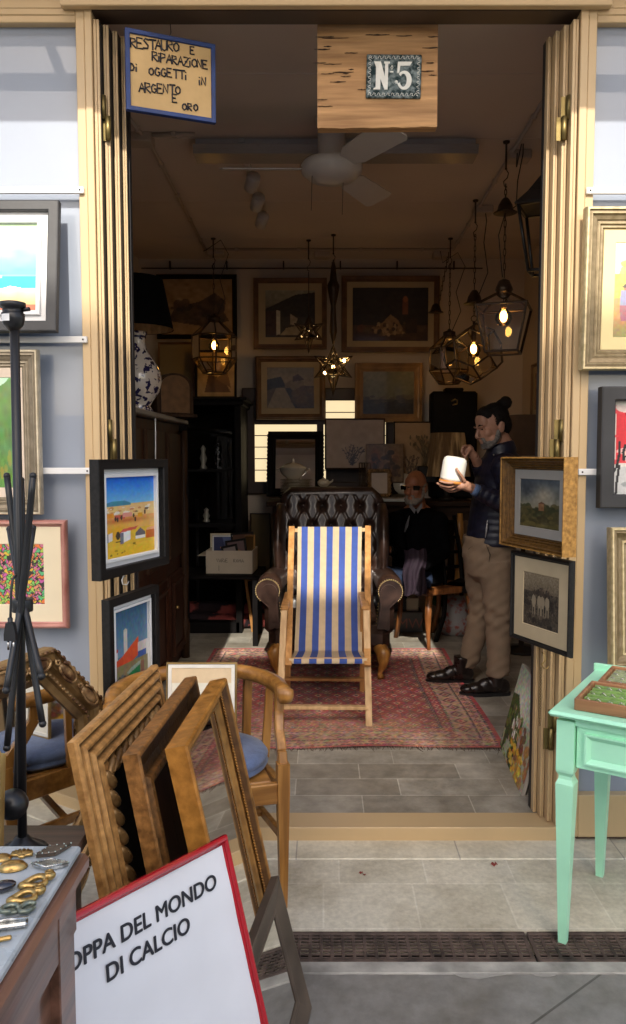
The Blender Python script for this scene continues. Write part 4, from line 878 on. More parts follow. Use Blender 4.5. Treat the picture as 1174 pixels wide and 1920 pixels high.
leanframe(P(125, 1396, 1.55), .60, 10.5, 'gilt_picture', 'wide gilt frame with leaf carving on its inner edge, farthest left of the leaning stack', .135, .036, [(0, 0), (0, .4), (.02, .55), (.07, .6), (.09, .35), (.12, .35), (.14, .65), (.19, .8), (.24, .75), (.26, .5), (.29, .5), (.31, .75), (.36, .95), (.42, .9), (.45, .55), (.49, .55), (.52, .9), (.57, 1), (.61, .9), (.63, .5), (.67, .5), (.7, .75), (.85, .75), (.9, .3), (1, .2), (1, .05)], GOLDW, leaf_run(.135, .030, .78, .043, .0205), backing=BLACKW, dx=.07)
leanframe(P(229, 1420, 1.6), .585, 10.5, 'gilt_picture', 'scooped dark gilt frame with chipped edges, between two others in the stack', .12, .036, [(0, 0), (0, .9), (.03, 1), (.09, 1), (.13, .85), (.3, .45), (.5, .2), (.68, .22), (.74, .55), (.84, .6), (.9, .3), (1, .2), (1, .05)], WALN, leaf_run(.12, .018, .79, .045, .007), backing=REDW, dx=.05)
leanframe(P(309, 1407, 1.65), .52, 12, 'gilt_mirror', 'tall mirror in a deep brown and gold frame leaning in the stack, reflecting the floor', .062, .05, [(0, 0), (0, .9), (.06, 1), (.2, 1), (.3, .88), (.42, .6), (.62, .42), (.72, .5), (.86, .42), (1, .3), (1, .1)], GOLDM, leaf_run(.062, .030, .5, .0085, .0056, GOLDM, 55), mirror=True, dx=.045)
far = P(508, 1645, 2.04); DIRV = Vector((.144, 1, 0)).normalized()
leanframe(far - DIRV * .40, .40, 14, 'dark_mirror', 'low mirror in a plain dark brown frame standing beside the red edged poster', .072, .022, 'slope', mat('dull brown frame', (.07, .048, .034), .5, 0, .35, 8, col2=(.12, .085, .06)), mirror=True)

# ---- football poster in a red frame
tr = Vector((-.2137, 1.62, .702)); pd = Vector((.63, .77, 0)).normalized(); PWd, lean = .43, 18
n = Vector((pd.y, -pd.x, 0)); PH = tr.z / math.cos(R(lean))
brr = Vector((tr.x, tr.y, 0)) + n * tr.z * math.tan(R(lean)); M = place(brr - pd * PWd, brr, lean, .001)
t = thing('poster', 'white football world cup poster with black italic lettering in a red frame', 'poster', M)
REDF = mat('glossy red frame', (.42, .012, .02), .22, 0, .12, 10, coat=.5)
b = MB(); moulding(b, PWd, PH, .017, .016, 'round'); b.build('frame', REDF, t)
PAPER = mat('white poster paper', (.78, .79, .82), .35, 0, .03, 8, coat=.35)
b = MB(); b.grid(lambda u, v: (-PWd / 2 + .015 + (PWd - .03) * u, -.0055 - .0007 * math.sin(u * 11 + v * 17) - .0006 * math.sin(v * 40 + u * 5), .015 + (PH - .03) * v), 40, 60); b.build('sheet', PAPER, t)
b = MB(); b.box((0, -.001, PH / 2), (PWd - .01, .004, PH - .01)); b.build('backing', BLACKW, t)
for txt, x, z in (('COPPA DEL MONDO', -.030, PH - .089), ('DI CALCIO', -.024, PH - .138)):
    ms = bmesh.new()
    for k, (ox, oz) in enumerate(((0, 0), (.001, 0), (-.001, 0), (0, .0007), (0, -.0007))):
        me = type_mesh(txt, .0405, shear=.14); me.transform(T(x + ox, -.0078 - .00012 * k, z + oz) @ RX(90)); ms.from_mesh(me); bpy.data.meshes.remove(me)
    me = bpy.data.meshes.new('lettering'); ms.to_mesh(me); ms.free(); me.materials.append(INK); o = bpy.data.objects.new('lettering', me); COL.objects.link(o); o.parent = t

# ---- honey coloured tub armchair with blue cushion
MC = T(-.43, 2.60, 0) @ RZ(15.7)
t = thing('armchair', 'honey coloured wooden tub armchair with a round blue seat cushion', 'chair', MC)
b = MB(); N = 24; ring = []
for k in range(N + 1):
    a = R(188 - 196 * k / N); ring.append((.285 * math.cos(a), -.03 + .27 * max(0, math.sin(a)) + (0 if math.sin(a) > 0 else -.10 * min(1, -math.sin(a) * 8)), .72 + .014 * math.sin(max(0, a) if a < math.pi else 0)))
vs = []; fs = []
for k, p in enumerate(ring):
    p = Vector(p); q = Vector(ring[min(k + 1, N)]) - Vector(ring[max(k - 1, 0)]); q.z = 0; q.normalize(); nn = Vector((q.y, -q.x, 0))
    hw = .025 + .004 * (1 if k in (0, N) else 0); 
    for dx, dz in ((-hw * .55, -.03), (-hw * .8, .012), (0, .018), (hw * .8, .012), (hw * .75, -.03), (0, -.034)): vs.append(p + nn * dx + Vector((0, 0, dz)))
for k in range(N):
    for i in range(6): fs.append((k * 6 + i, k * 6 + (i + 1) % 6, k * 6 + 6 + (i + 1) % 6, k * 6 + 6 + i))
fs += [tuple(range(6)), tuple(N * 6 + i for i in range(6))]
b.add(vs, fs, smooth=True); [b.lathe([(.004, -.034), (.018, -.032), (.024, -.012), (.023, .008), (.004, .016)], 18, T(s * .288, -.115, .722)) for s in (-1, 1)]; b.build('back_rail', OAKX, t)
for s in (-1, 1):
    b = MB(); q = lambda r, z: [(s * .262 + sx * r, -.165 + sy * r, z) for sx, sy in ((-1, -1), (1, -1), (1, 1), (-1, 1))]
    lv = [(.0115, 0), (.0125, .02), (.018, .30), (.02, .40), (.02, .50)]; vs = [p for r, z in lv for p in q(r, z)]; fs = [(3, 2, 1, 0), tuple(len(vs) - 4 + k for k in range(4))]
    for i in range(len(lv) - 1):
        for k in range(4): fs.append((i * 4 + k, i * 4 + (k + 1) % 4, i * 4 + 4 + (k + 1) % 4, i * 4 + 4 + k))
    b.add(vs, fs); b.build('leg', OAK, t)
    b = MB(); pts = [(s * .262, -.165, .47), (s * .262, -.15, .53), (s * .265, -.10, .58), (s * .272, -.06, .64), (s * .278, -.05, .70), (s * .28, -.05, .715)]
    for p0, p1 in zip(pts[:-1], pts[1:]): b.bar(p0, Vector(p1) + (Vector(p1) - Vector(p0)).normalized() * .006, .036, .03, up=(1, 0, 0), b=.004)
    b.build('arm_support', OAK, t)
    b = MB(); b.bar((s * .2, .21, 0), (s * .2, .19, .42), .034, .034, up=(1, 0, 0)); b.bar((s * .2, .19, .42), (s * .215, .215, .715), .034, .03, up=(1, 0, 0)); b.build('leg', OAK, t)
    b = MB(); b.bar((s * .245, .05, .44), (s * .268, .06, .71), .022, .028, up=(1, 0, 0)); b.build('slat', OAK, t)
b = MB(); b.bar((0, .2, .42), (0, .25, .72), .12, .014, up=(0, 1, 0)); b.build('splat', OAK, t)
b = MB(); b.box((0, -.165, .40), (.49, .025, .07), b=.003); b.box((0, .2, .40), (.38, .025, .07), b=.003)
for s in (-1, 1): b.bar((s * .258, -.15, .40), (s * .205, .19, .40), .07, .025, up=(1, 0, 0), b=.003)
b.box((0, .02, .432), (.45, .36, .014), b=.004); b.build('seat_frame', OAKX, t)
b = MB()
for s in (-1, 1): b.bar((s * .258, -.16, .25), (s * .202, .2, .25), .03, .018, up=(1, 0, 0))
b.bar((-.23, .02, .25), (.23, .02, .25), .028, .018); b.build('stretcher', OAKX, t)
BLUEC = mat('slate blue cotton', (.105, .15, .27), .9, 0, .18, 40, bump=.3, bscale=220, sheen=.3)
b = MB(); pr = [(.01, 0), (.21, 0), (.232, .012), (.236, .02), (.228, .027), (.234, .034), (.236, .046), (.226, .06), (.18, .07), (.05, .073), (.01, .072)]
b.lathe(pr, 40, T(0, .012, .441) @ Matrix.Diagonal((1.04, .9, 1, 1))); b.build('cushion', BLUEC, t)
# white sheet in a thin gold frame propped on the seat
bl = P(311, 1400, 2.60); br = P(444, 1400, 2.60); M = place((bl.x, 2.60, .51), (br.x, 2.60, .51), 7)
cv = Cv(60, 80, (232, 225, 205)); cv.rect(0, 0, 1, .2, (226, 200, 160)); cv.noise(.012, 8, 10)
picture('framed_sheet', 'blank cream sheet in a thin gold frame propped on the blue cushion', 'picture', M, (br - bl).length, P(380, 1241, 2.63).z - .51, .0075, .012, 'round', GOLD, cv, .012, mat('white inner border', (.8, .76, .66), .8))
# ================================================================== INSIDE THE SHOP
def gx(px, py, Y): return P(px, py, Y)
# ---- rug
RX0, RX1, RY0, RY1 = -.83, .915, 3.785, 5.79
W_, H_ = 250, 290
cv = Cv(W_, H_, (150, 45, 45))
uu, vv = cv.u * (RX1 - RX0), cv.v * (RY1 - RY0)   # metres from the far left corner
def rb(m, col, al=1.): cv.put(m, col, al)
ed = np.minimum(np.minimum(uu, (RX1 - RX0) - uu), np.minimum(vv, (RY1 - RY0) - vv))
fu, fv = (uu % .115) / .115 - .5, (vv % .145) / .145 - .5; r1 = np.abs(fu) + np.abs(fv)
rb((r1 < .46), (95, 40, 42)); rb((r1 < .38), (185, 130, 105)); rb(r1 < .30, (140, 38, 42)); rb((np.abs(fu) < .06) | (np.abs(fv) < .06), (120, 60, 55), .7); rb(r1 < .14, (205, 165, 135)); rb(r1 < .07, (70, 35, 40)); rb((np.abs(fu) > .47) | (np.abs(fv) > .475), (75, 32, 38), .8)
gu, gv = ((uu + .057) % .115) / .115 - .5, ((vv + .072) % .145) / .145 - .5; r2 = np.abs(gu) + np.abs(gv); rb(r2 < .2, (195, 150, 125)); rb(r2 < .12, (90, 40, 45))
def bandm(a, c): return (ed >= a) & (ed < c)
rb(ed < .30, (135, 42, 42)); along = np.where(np.minimum(uu, (RX1 - RX0) - uu) < np.minimum(vv, (RY1 - RY0) - vv), vv, uu)
for (a, c, base, fg, per, fg2) in ((.0, .028, (165, 40, 45), (165, 40, 45), .1, (150, 36, 40)), (.028, .042, (60, 30, 36), (180, 140, 115), .03, (60, 30, 36)), (.042, .10, (185, 140, 115), (120, 40, 44), .075, (70, 36, 40)), (.10, .115, (62, 30, 36), (200, 165, 140), .03, (62, 30, 36)), (.115, .215, (178, 140, 116), (95, 42, 46), .12, (150, 45, 48)), (.215, .23, (60, 30, 36), (200, 165, 140), .03, (60, 30, 36)), (.23, .28, (150, 45, 46), (195, 150, 125), .06, (80, 36, 42)), (.28, .30, (62, 30, 36), (180, 140, 120), .04, (62, 30, 36))):
    m = bandm(a, c); rb(m, base); fa = (along % per) / per - .5; fb = (ed - a) / (c - a) - .5; d = np.abs(fa) + np.abs(fb)
    rb(m & (d < .42), fg); rb(m & (d < .26), base); rb(m & (d < .14), fg2)
wear = np.clip((cv.v - .62) / .38, 0, 1) * .55 * np.clip(.25 + np.abs(np.sin(cv.u * 7 + 2)) , 0, 1)
cv.put(wear, (160, 126, 98)); cv.soft(.62, .86, .22, .1, (165, 135, 105), .6); cv.soft(.3, .8, .2, .12, (160, 125, 98), .5); cv.noise(.06, 120, 140, False); cv.noise(.05, 14, 16)
cv.a = np.clip(cv.a * 1.16, 0, 1)
RUGM = mat('wool pile', (1, 1, 1), .95, 0, .3, 55, vcol=True, bump=.6, bscale=260, sheen=.2)
t = thing('rug', 'worn red oriental rug with diamond field spread on the stone floor', 'rug', ((RX0 + RX1) / 2, (RY0 + RY1) / 2, FZ))
def flatrug(co):
    x, z = co[:, 0], co[:, 2]; L_ = RY1 - RY0
    y = z - L_ / 2; wob = .012 * np.sin(x * 5) * np.clip(1 - z / .3, 0, 1)
    return np.stack([x + .008 * np.sin(z * 4), y + wob, .007 + .0035 * np.sin(x * 9 + z * 3) * np.clip(1 - z / .5, 0, 1)], -1)
canvas(cv, RX1 - RX0, RY1 - RY0, 'pile', t, RUGM, 0, None, flatrug)
b = MB()
for k in range(150):
    x = RX0 - (RX0 + RX1) / 2 + (RX1 - RX0) * (k + random.random()) / 150; L_ = random.uniform(.015, .04) * (2.0 if random.random() < .08 else 1); a = random.uniform(-.5, .5); y0 = -(RY1 - RY0) / 2 + .012 * math.sin(x * 5) + .002
    b.tube([(x, y0, .006), (x + a * L_ * .5, y0 - L_ * .6, .004), (x + a * L_, y0 - L_, .002)], [.0022, .0018, .0008], 4)
b.build('fringe', mat('worn wool fringe', (.2, .15, .12), .95, 0, .4, 30), t)

# ---- back window, louvred, lit from behind
wx0, wx1 = gx(455, 830, 6.93).x, gx(746, 830, 6.93).x; wz0, wz1 = gx(600, 926, 6.93).z, gx(600, 728, 6.93).z; cxw = (wx0 + wx1) / 2
t = thing('louvred_window', 'bright louvred window in a dark wooden frame behind the shelf of china', 'window', (cxw, 6.94, wz0))
b = MB(); WW, WH = wx1 - wx0, wz1 - wz0
moulding(b, WW, WH, .11, .05, 'flat'); b.box((0, -.02, WH / 2), (.06, .04, WH - .2)); b.build('frame', mat('window brown wood', (.05, .025, .012), .45, 0, .3, 8), t)
b = MB(); b.box((0, -.004, WH / 2), (WW - .2, .004, WH - .2)); b.build('pane', emis('daylit frosted glass', (1, .80, .47), .46), t)
b = MB(); xa_, xb_ = gx(462, 830, 6.93).x - cxw, gx(611, 830, 6.93).x - cxw; za_ = gx(600, 796, 6.93).z - wz0; b.box(((xa_ + xb_) / 2, -.022, (za_ + WH - .05) / 2), (xb_ - xa_, .03, WH - .05 - za_), b=.004); zc_ = gx(600, 879, 6.93).z - wz0; b.box(((xb_ + WW / 2 - .05) / 2, -.022, (zc_ + .05) / 2), (WW / 2 - .05 - xb_, .03, zc_ - .05), b=.004); b.build('infill_board', mat('window infill wood', (.045, .022, .011), .5, 0, .3, 8), t)
for k in range(1, 7):
    b = MB(); b.box((0, -.012, .11 + (WH - .22) * k / 7), (WW - .22, .012, .008)); b.build('louvre_bar', mat('louvre bar', (.03, .022, .015), .5), t)

# ---- hanging rail and pictures on the back wall
t = thing('picture_rail', 'thin metal picture rail along the dark back wall', 'picture rail', (gx(585, 503, 6.9).x, 6.9, gx(585, 503, 6.9).z)); b = MB(); L_ = gx(905, 503, 6.9).x - gx(265, 503, 6.9).x
b.tube([(-L_ / 2, 0, 0), (L_ / 2, 0, 0)], .006, 8)
for k in range(6): b.box((-L_ / 2 + L_ * (k + .5) / 6, .02, .03), (.012, .03, .07))
b.build('rail', BRONZE, t)
def bp(x0, y0, x1, y1, Y, label, fw, fm, cv=None, mw=0., mm=None, prof='round', tilt=0, fd=.03, name='framed_picture', mirror=False, group=None):
    bl = P(x0, y1, Y); br = P(x1, y1, Y); return picture(name, label, 'picture', place(bl, br, tilt), br.x - bl.x, P(x0, y0, Y).z - bl.z, fw, fd, prof, fm, cv, mw, mm, mirror=mirror, group=group)
CREAM = mat('aged cream mount', (.42, .33, .2), .8, 0, .1, 5); DIM = mat('dim wall frame wood', (.15, .075, .03), .4, .1, .4, 9, bump=.2, bscale=40)
cv = Cv(90, 70, (150, 120, 80)); cv.poly([(.1, .75), (.2, .5), (.4, .45), (.55, .4), (.75, .25), (.9, .4), (.88, .6), (.95, .75), (.6, .85)], (75, 55, 38)).dabs(40, .15, .9, .4, .8, .05, .05, [(60, 42, 30), (85, 62, 42), (40, 30, 22)]); cv.noise(.04, 20, 20)
bp(295, 515, 445, 636, 6.86, 'dark framed brown drawing of an animal group, top left on the back wall', .04, BLACKI, cv)
cv = Cv(90, 80, (60, 50, 40)); cv.grad(0, .4, (150, 150, 130), (110, 105, 90)).poly([(0, .4), (.3, .25), (.6, .1), (1, .05), (1, .6), (.5, .55), (0, .6)], (38, 32, 22)).poly([(0, .45), (.28, .42), (.28, .95), (0, .95)], (62, 38, 28)).poly([(.22, .42), (.3, .44), (.3, .93), (.22, .95)], (190, 185, 165)).poly([(.3, .95), (.42, .8), (.9, .7), (1, .95)], (165, 150, 120)).poly([(.5, .5), (.65, .6), (.6, .75), (.5, .72)], (160, 145, 120)); cv.noise(.03, 20, 20)
bp(476, 522, 613, 655, 6.86, 'farmhouse and dark trees painting in a brown frame behind the dimmer star lamp', .045, DIM, cv, .06, CREAM, 'steps')
cv = Cv(120, 90, (34, 25, 18)); cv.rect(0, .7, 1, 1, (70, 45, 25)).poly([(.25, .75), (.4, .65), (.5, .5), (.6, .6), (.7, .85), (.4, .9)], (135, 105, 70)).dabs(30, .3, .7, .65, .9, .02, .04, [(170, 140, 95), (90, 65, 40), (50, 36, 25)]).rect(.66, .2, .73, .5, (110, 62, 34)).ell(.695, .22, .03, .06, (150, 90, 50)).rect(.7, .58, .85, .85, (48, 30, 20)).ell(.12, .76, .06, .07, (95, 55, 30)).ell(.2, .8, .06, .06, (80, 60, 30)); cv.noise(.03, 24, 20)
bp(640, 518, 823, 661, 6.86, 'large dark still life with a fan of white petals in a wide brown frame', .05, DIM, cv, .05, CREAM, 'steps')
cv = Cv(100, 80, (80, 65, 42)); cv.grad(0, .45, (120, 108, 80), (150, 130, 92)).poly([(0, .3), (.3, .22), (.4, .45), (0, .55)], (36, 30, 22)).poly([(.38, .4), (.6, .25), (.78, .35), (.78, .55), (.4, .55)], (120, 100, 66)).poly([(.55, .22), (.66, .16), (.8, .3), (.55, .35)], (70, 45, 28)).poly([(.0, 1), (.2, .5), (.38, .5), (.62, 1)], (135, 118, 84)).poly([(.38, .5), (.5, .5), (.8, 1), (.6, 1)], (44, 34, 22)).dabs(20, .6, 1, .5, .9, .08, .06, [(85, 62, 34), (100, 76, 40)]); cv.noise(.03, 24, 20)
bp(480, 668, 610, 787, 6.84, 'country road painting in a brown frame above the bright window', .05, DIM, cv, .05, CREAM, 'round')
cv = Cv(80, 70, (105, 95, 62)); cv.grad(0, .6, (125, 118, 80), (105, 100, 66)).rect(0, .66, 1, 1, (40, 34, 24)).dabs(24, 0, 1, .58, .72, .06, .04, [(60, 50, 34), (90, 78, 50)]); cv.noise(.03, 24, 20)
bp(665, 681, 791, 792, 6.82, 'dim gold framed seascape beside the brighter star lamp', .075, mat('dim gilt', (.25, .13, .04), .42, .3, .4, 8, bump=.2), cv, .0, None, 'steps')

# ---- long console table under the window with china, mirrors and prints
ZC = 1.15
t = thing('console_table', 'dark console table along the back wall with turned golden front legs', 'table', (.4, 6.55, FZ)); Q = T(-.4, -6.55, -FZ)
b = MB(); b.box((.4, 6.55, ZC - .02), (1.72, .52, .04), Q, .005); b.build('tabletop', DKWX, t)
b = MB(); b.box((.4, 6.55, ZC - .1), (1.62, .42, .12), Q); b.build('apron', DKWX, t)
for x in (-.38, 1.13):
    for y in (6.36, 6.76):
        b = MB(); b.lathe([(.02, FZ), (.026, .1), (.018, .14), (.03, .25), (.034, .5), (.026, .7), (.036, .78), (.02, .82), (.036, .88), (.03, ZC - .1)], 16, Q @ T(x, y, 0)); b.build('leg', OAK if y < 6.5 else DKW, t)
t = thing('marble_shelf', 'white marble slab standing proud on the console behind the seated man', 'shelf', (gx(735, 935, 6.32).x, 6.36, ZC + .001)); b = MB(); b.box((0, 0, .012), (.29, .2, .024), b=.003); b.build('slab', mat('white marble', (.5, .49, .46), .3, 0, .1, 8), t)
ITY = 6.5
bp(501, 803, 606, 931, 6.66, 'mirror in a black frame with scalloped edges before the bright window', .07, BLACKI, None, tilt=17, mirror=True, name='scalloped_mirror')
sm = [o for o in bpy.data.objects if o.name.startswith('scalloped_mirror')][0]
wsc, hsc = gx(606, 931, 6.66).x - gx(501, 931, 6.66).x, gx(501, 808, 6.66).z - gx(501, 931, 6.66).z
b = MB()
for k in range(14): b.ell((-wsc / 2 + wsc * (k + .5) / 14, -.012, hsc - .004), (.02, .012, .012))
for k in range(16):
    for s in (-1, 1): b.ell((s * (wsc / 2 - .003), -.012, hsc * (k + .5) / 16), (.011, .012, .02))
b.build('scalloped_edge', BLACKW, sm)
CHINA = mat('cream glazed china', (.55, .5, .4), .15, 0, .06, 20, coat=.5)
def lathething(name, label, cat, px, py, Y, prof, m, part, group=None, z=None):
    p = P(px, py, Y); t = thing(name, label, cat, (p.x, Y, p.z if z is None else z), group); b = MB(); b.lathe(prof, 28); b.build(part, m, t); return t
zpl = ZC + .001
for k in range(14):
    lathething('plate', 'cream china plate in the stack under the tureen', 'plate', 556, 920, 6.42, [(.01, 0), (.07, 0), (.135, .012), (.138, .014), (.07, .004), (.01, .003)], CHINA, 'plate', 'stacked china plates', z=zpl + k * .0125)
tz = zpl + 14 * .0125 + .004
t = lathething('tureen', 'lidded cream china tureen on the stack of plates', 'tureen', 550, 890, 6.42, [(.01, 0), (.05, 0), (.06, .01), (.1, .045), (.112, .08), (.115, .085), (.01, .085)], CHINA, 'bowl', z=tz)
b = MB(); b.lathe([(.116, .086), (.105, .1), (.06, .125), (.015, .135), (.008, .145), (.013, .158), (.003, .168)], 28); b.build('lid', CHINA, t)
[MB().tube([(s * .11, 0, .06), (s * .135, 0, .072), (s * .13, 0, .085), (s * .112, 0, .08)], .006, 8).build('handle', CHINA, t) for s in (-1, 1)]
t = lathething('cake_stand', 'cream china footed dish beside the tureen', 'dish', 606, 905, 6.45, [(.05, 0), (.04, .01), (.015, .03), (.015, .085), (.06, .095), (.11, .11), (.112, .116), (.01, .112)], CHINA, 'dish', z=zpl)
t = lathething('teapot', 'small cream china pot on the footed dish', 'teapot', 607, 880, 6.45, [(.03, 0), (.05, .02), (.052, .04), (.035, .058), (.015, .066), (.008, .074), (.001, .076)], CHINA, 'pot', z=zpl + .114)
b = MB(); b.tube([(.045, 0, .03), (.07, 0, .045), (.078, 0, .06)], [.01, .007, .005], 8); b.build('spout', CHINA, t)
def sprig(cv, u0, v0, n, col):
    for _ in range(n):
        u, v = u0, v0; a = -math.pi / 2 + random.uniform(-.7, .7)
        for k in range(9):
            a += random.uniform(-.35, .35); u2 = u + .045 * math.cos(a); v2 = v + .045 * math.sin(a); cv.line([(u, v), (u2, v2)], .006, col); u, v = u2, v2
            if random.random() < .5: cv.ell(u + random.uniform(-.03, .03), v + random.uniform(-.03, .03), .016, .012, col)
    return cv
cv = Cv(90, 80, (168, 142, 112)); sprig(cv, .45, .95, 12, (58, 44, 34)); cv.noise(.02, 14, 14)
bp(609, 784, 722, 880, 6.7, 'pale print of a branching dark plant in a thin reddish frame', .014, REDW, cv, tilt=3, fd=.014)
cv = Cv(80, 80, (160, 128, 88)); sprig(cv, .3, .95, 14, (80, 58, 36)); cv.noise(.02, 14, 14)
bp(738, 790, 838, 905, 6.72, 'tan print of feathery dry grasses in a thin dark frame', .012, BLACKI, cv, tilt=3, fd=.014)
cv = Cv(70, 70, (110, 82, 48)); cv.soft(.7, .35, .2, .2, (150, 110, 80)).ell(.66, .22, .1, .07, (50, 36, 30)).soft(.25, .4, .12, .25, (130, 60, 30)).dabs(30, .2, .9, .3, .9, .08, .08, [(70, 45, 28), (45, 32, 24), (110, 70, 45)]); cv.noise(.04, 24, 24)
bp(686, 832, 757, 905, 6.6, 'small unframed brown portrait study propped on the console', .004, DIM, cv, tilt=5, fd=.014)
bp(690, 880, 733, 932, 6.5, 'small pale sheet in an ornate dark frame before the portrait study', .03, GOLDD, Cv(20, 20, (185, 165, 140)), tilt=8, fd=.02)
of = [o for o in bpy.data.objects if o.get('label', '').startswith('small pale sheet')][0]
b = MB(); ww = gx(733, 932, 6.5).x - gx(690, 932, 6.5).x; hh = gx(690, 880, 6.5).z - gx(690, 932, 6.5).z
for k in range(26): 
    a = 2 * math.pi * k / 26; b.ell((ww * .46 * max(-1, min(1, 1.3 * math.cos(a))), -.018, hh / 2 + hh * .46 * max(-1, min(1, 1.3 * math.sin(a)))), (.014, .008, .014), nu=8, nv=6)
b.build('carved_ornament', GOLDD, of)
t = lathething('oval_dish', 'pale oval dish with a dark motif propped behind the seated man', 'dish', 752, 925, 6.62, [(.001, 0), (.06, .003), (.09, .014), (.092, .018), (.001, .008)], CHINA, 'dish'); t.matrix_world = T(*P(757, 908, 6.62)) @ RX(80)
# wire cage bottle rack
t = thing('wire_rack', 'thin dark wire rack standing on the console right of the window', 'rack', P(684, 928, 6.55)); b = MB()
for k in range(5): x = -.045 + .0225 * k; b.tube([(x, 0, 0), (x, 0, .27)], .003, 5); b.tube([(x, .06, 0), (x, .06, .27)], .003, 5)
for z in (.0, .09, .18, .27): b.tube([(-.045, 0, z), (.045, 0, z), (.045, .06, z), (-.045, .06, z)], .003, 5, closed=True)
b.build('rack', BRONZE, t)
# dried grasses in a dark pot
t = thing('dried_plant', 'dried grasses in a square dark pot on the console', 'plant', P(800, 905, 6.5)); b = MB(); b.box((0, 0, .07), (.16, .12, .14), b=.008); b.build('pot', BLACKW, t)
b = MB()
for k in range(60):
    a = random.uniform(-.8, .8); l_ = random.uniform(.12, .26); y = random.uniform(-.04, .04); b.tube([(random.uniform(-.05, .05), y, .13), (a * .08, y, .13 + l_ * .6), (a * .19, y + random.uniform(-.05, .05), .13 + l_)], [.0022, .0018, .001], 4); b.ell((a * .19, y, .13 + l_), (.007, .007, .016), nu=6, nv=5)
b.build('stems', mat('dry stalk', (.16, .115, .06), .9, 0, .3), t)
# striped lampshade table lamp
def shade(b, r0, r1, h, n=64, z=0, fold=.006):
    vs = []; fs = []
    for r, zz in ((r0, z), (r1, z + h)):
        for k in range(n): a = 2 * math.pi * k / n; rr = r + (fold if k % 2 else 0); vs.append((rr * math.cos(a), rr * math.sin(a), zz))
    fs = [(k, (k + 1) % n, n + (k + 1) % n, n + k) for k in range(n)]; b.add(vs, fs)
p = P(838, 925, 6.5); t = thing('table_lamp', 'table lamp with a tan striped pleated shade on the console', 'lamp', (p.x, 6.5, ZC + .001))
b = MB(); b.lathe([(.07, 0), (.07, .015), (.03, .03), (.02, .06), (.03, .09), (.012, .12), (.012, .2)], 20); b.build('base', BLACKW, t)
STR = mat('tan striped shade', (.26, .15, .06), .85, 0, .45, 10, (1, 1, .02), col2=(.5, .34, .16), lo=.45, hi=.55)
zs = max(.04, P(838, 893, 6.5).z - ZC); b = MB(); shade(b, .19, .135, P(838, 812, 6.5).z - P(838, 893, 6.5).z, z=zs, n=72); b.build('lamp_shade', STR, t)
# dark case on top of the wall shelf
pl, pr_ = P(806, 812, 6.75), P(892, 812, 6.75); t = thing('leather_case', 'black leather case standing upright behind the striped lamp', 'case', ((pl.x + pr_.x) / 2, 6.75, ZC + .002)); ww = pr_.x - pl.x; hc = P(850, 735, 6.75).z - ZC
b = MB(); b.box((0, 0, hc / 2), (ww, .16, hc), b=.02); b.box((0, 0, hc + .014), (ww * .4, .13, .03), b=.008); b.build('case', mat('black leatherette', (.005, .004, .004), .65, 0, .3, 20, spec=.15), t)
b = MB(); b.tube([(-.03, -.085, hc - .09), (0, -.09, hc - .07), (.02, -.09, hc - .08), (.02, -.09, hc - .11), (-.02, -.09, hc - .12)], .006, 6); b.build('clasp', BRASS, t)

# ---- cabinets on the left
CBX, CBZ = -1.0, 1.775
t = thing('dresser', 'tall dark brown dresser against the left wall with a pale marble top', 'cabinet', (-1.3, 4.65, FZ)); Q = T(1.3, -4.65, -FZ)
b = MB(); b.box((-1.31, 4.65, .9), (.56, 1.84, 1.68), Q, .004); b.build('body', REDW, t)
b = MB(); b.box((-1.29, 4.65, CBZ - .015), (.64, 1.94, .03), Q, .006); b.build('marble_top', mat('greyish marble top', (.20, .18, .155), .5, 0, .15, 7), t)
for y in (3.95, 4.6, 5.25):
    b = MB(); b.box((-1.025, y + .12, .42), (.03, .56, .6), Q, .004); moulding(b, .46, .5, .04, .02, 'slope', Q @ T(-1.01, y + .12, .17) @ RZ(90)); dd_ = b.build('door', REDW, t)
    b = MB(); b.box((-1.025, y + .12, 1.25), (.03, .5, .85), Q, .004); b.build('shelf_front', DKW, t)
    b = MB(); b.lathe([(.012, 0), (.014, .01), (.006, .02)], 12, Q @ T(-.99, y - .08, .5) @ RY(90)); b.build('knob', BRASS, dd_)
b = MB()
for y in (3.74, 5.56): b = MB(); b.lathe([(.03, FZ), (.035, .3), (.02, .35), (.03, .6), (.03, 1.2), (.018, 1.25), (.032, 1.5), (.03, 1.7)], 14, Q @ T(-1.0, y, 0)); b.build('corner_column', DKW, t)

t = thing('display_cabinet', 'black glazed display cabinet in the left corner beside the back wall', 'cabinet', (-1.13, 6.6, FZ)); Q = T(1.13, -6.6, -FZ); zt2 = 1.99
b = MB(); b.box((-1.13, 6.88, 1.0), (.92, .05, 1.9), Q); b.box((-1.57, 6.6, 1.0), (.05, .56, 1.9), Q); b.box((-.69, 6.6, 1.0), (.05, .56, 1.9), Q); b.box((-1.13, 6.6, .1), (.88, .56, .09), Q); b.box((-1.13, 6.6, zt2 - .04), (.98, .64, .04), Q, .006); b.box((-1.13, 6.6, zt2 - .01), (1.04, .7, .025), Q, .005); b.box((-1.13, 6.58, .95), (.86, .5, .03), Q); b.box((-1.13, 6.58, 1.4), (.86, .5, .02), Q)
for x in (-1.13,): b.box((x, 6.34, 1.0), (.05, .03, 1.8), Q)
b.build('body', BLACKI, t)
b = MB(); b.box((-1.35, 6.345, 1.3), (.36, .006, 1.1), Q); b.box((-.92, 6.345, 1.3), (.36, .006, 1.1), Q); b.build('glass', glass('cabinet glass', (.9, .9, .9)), t)
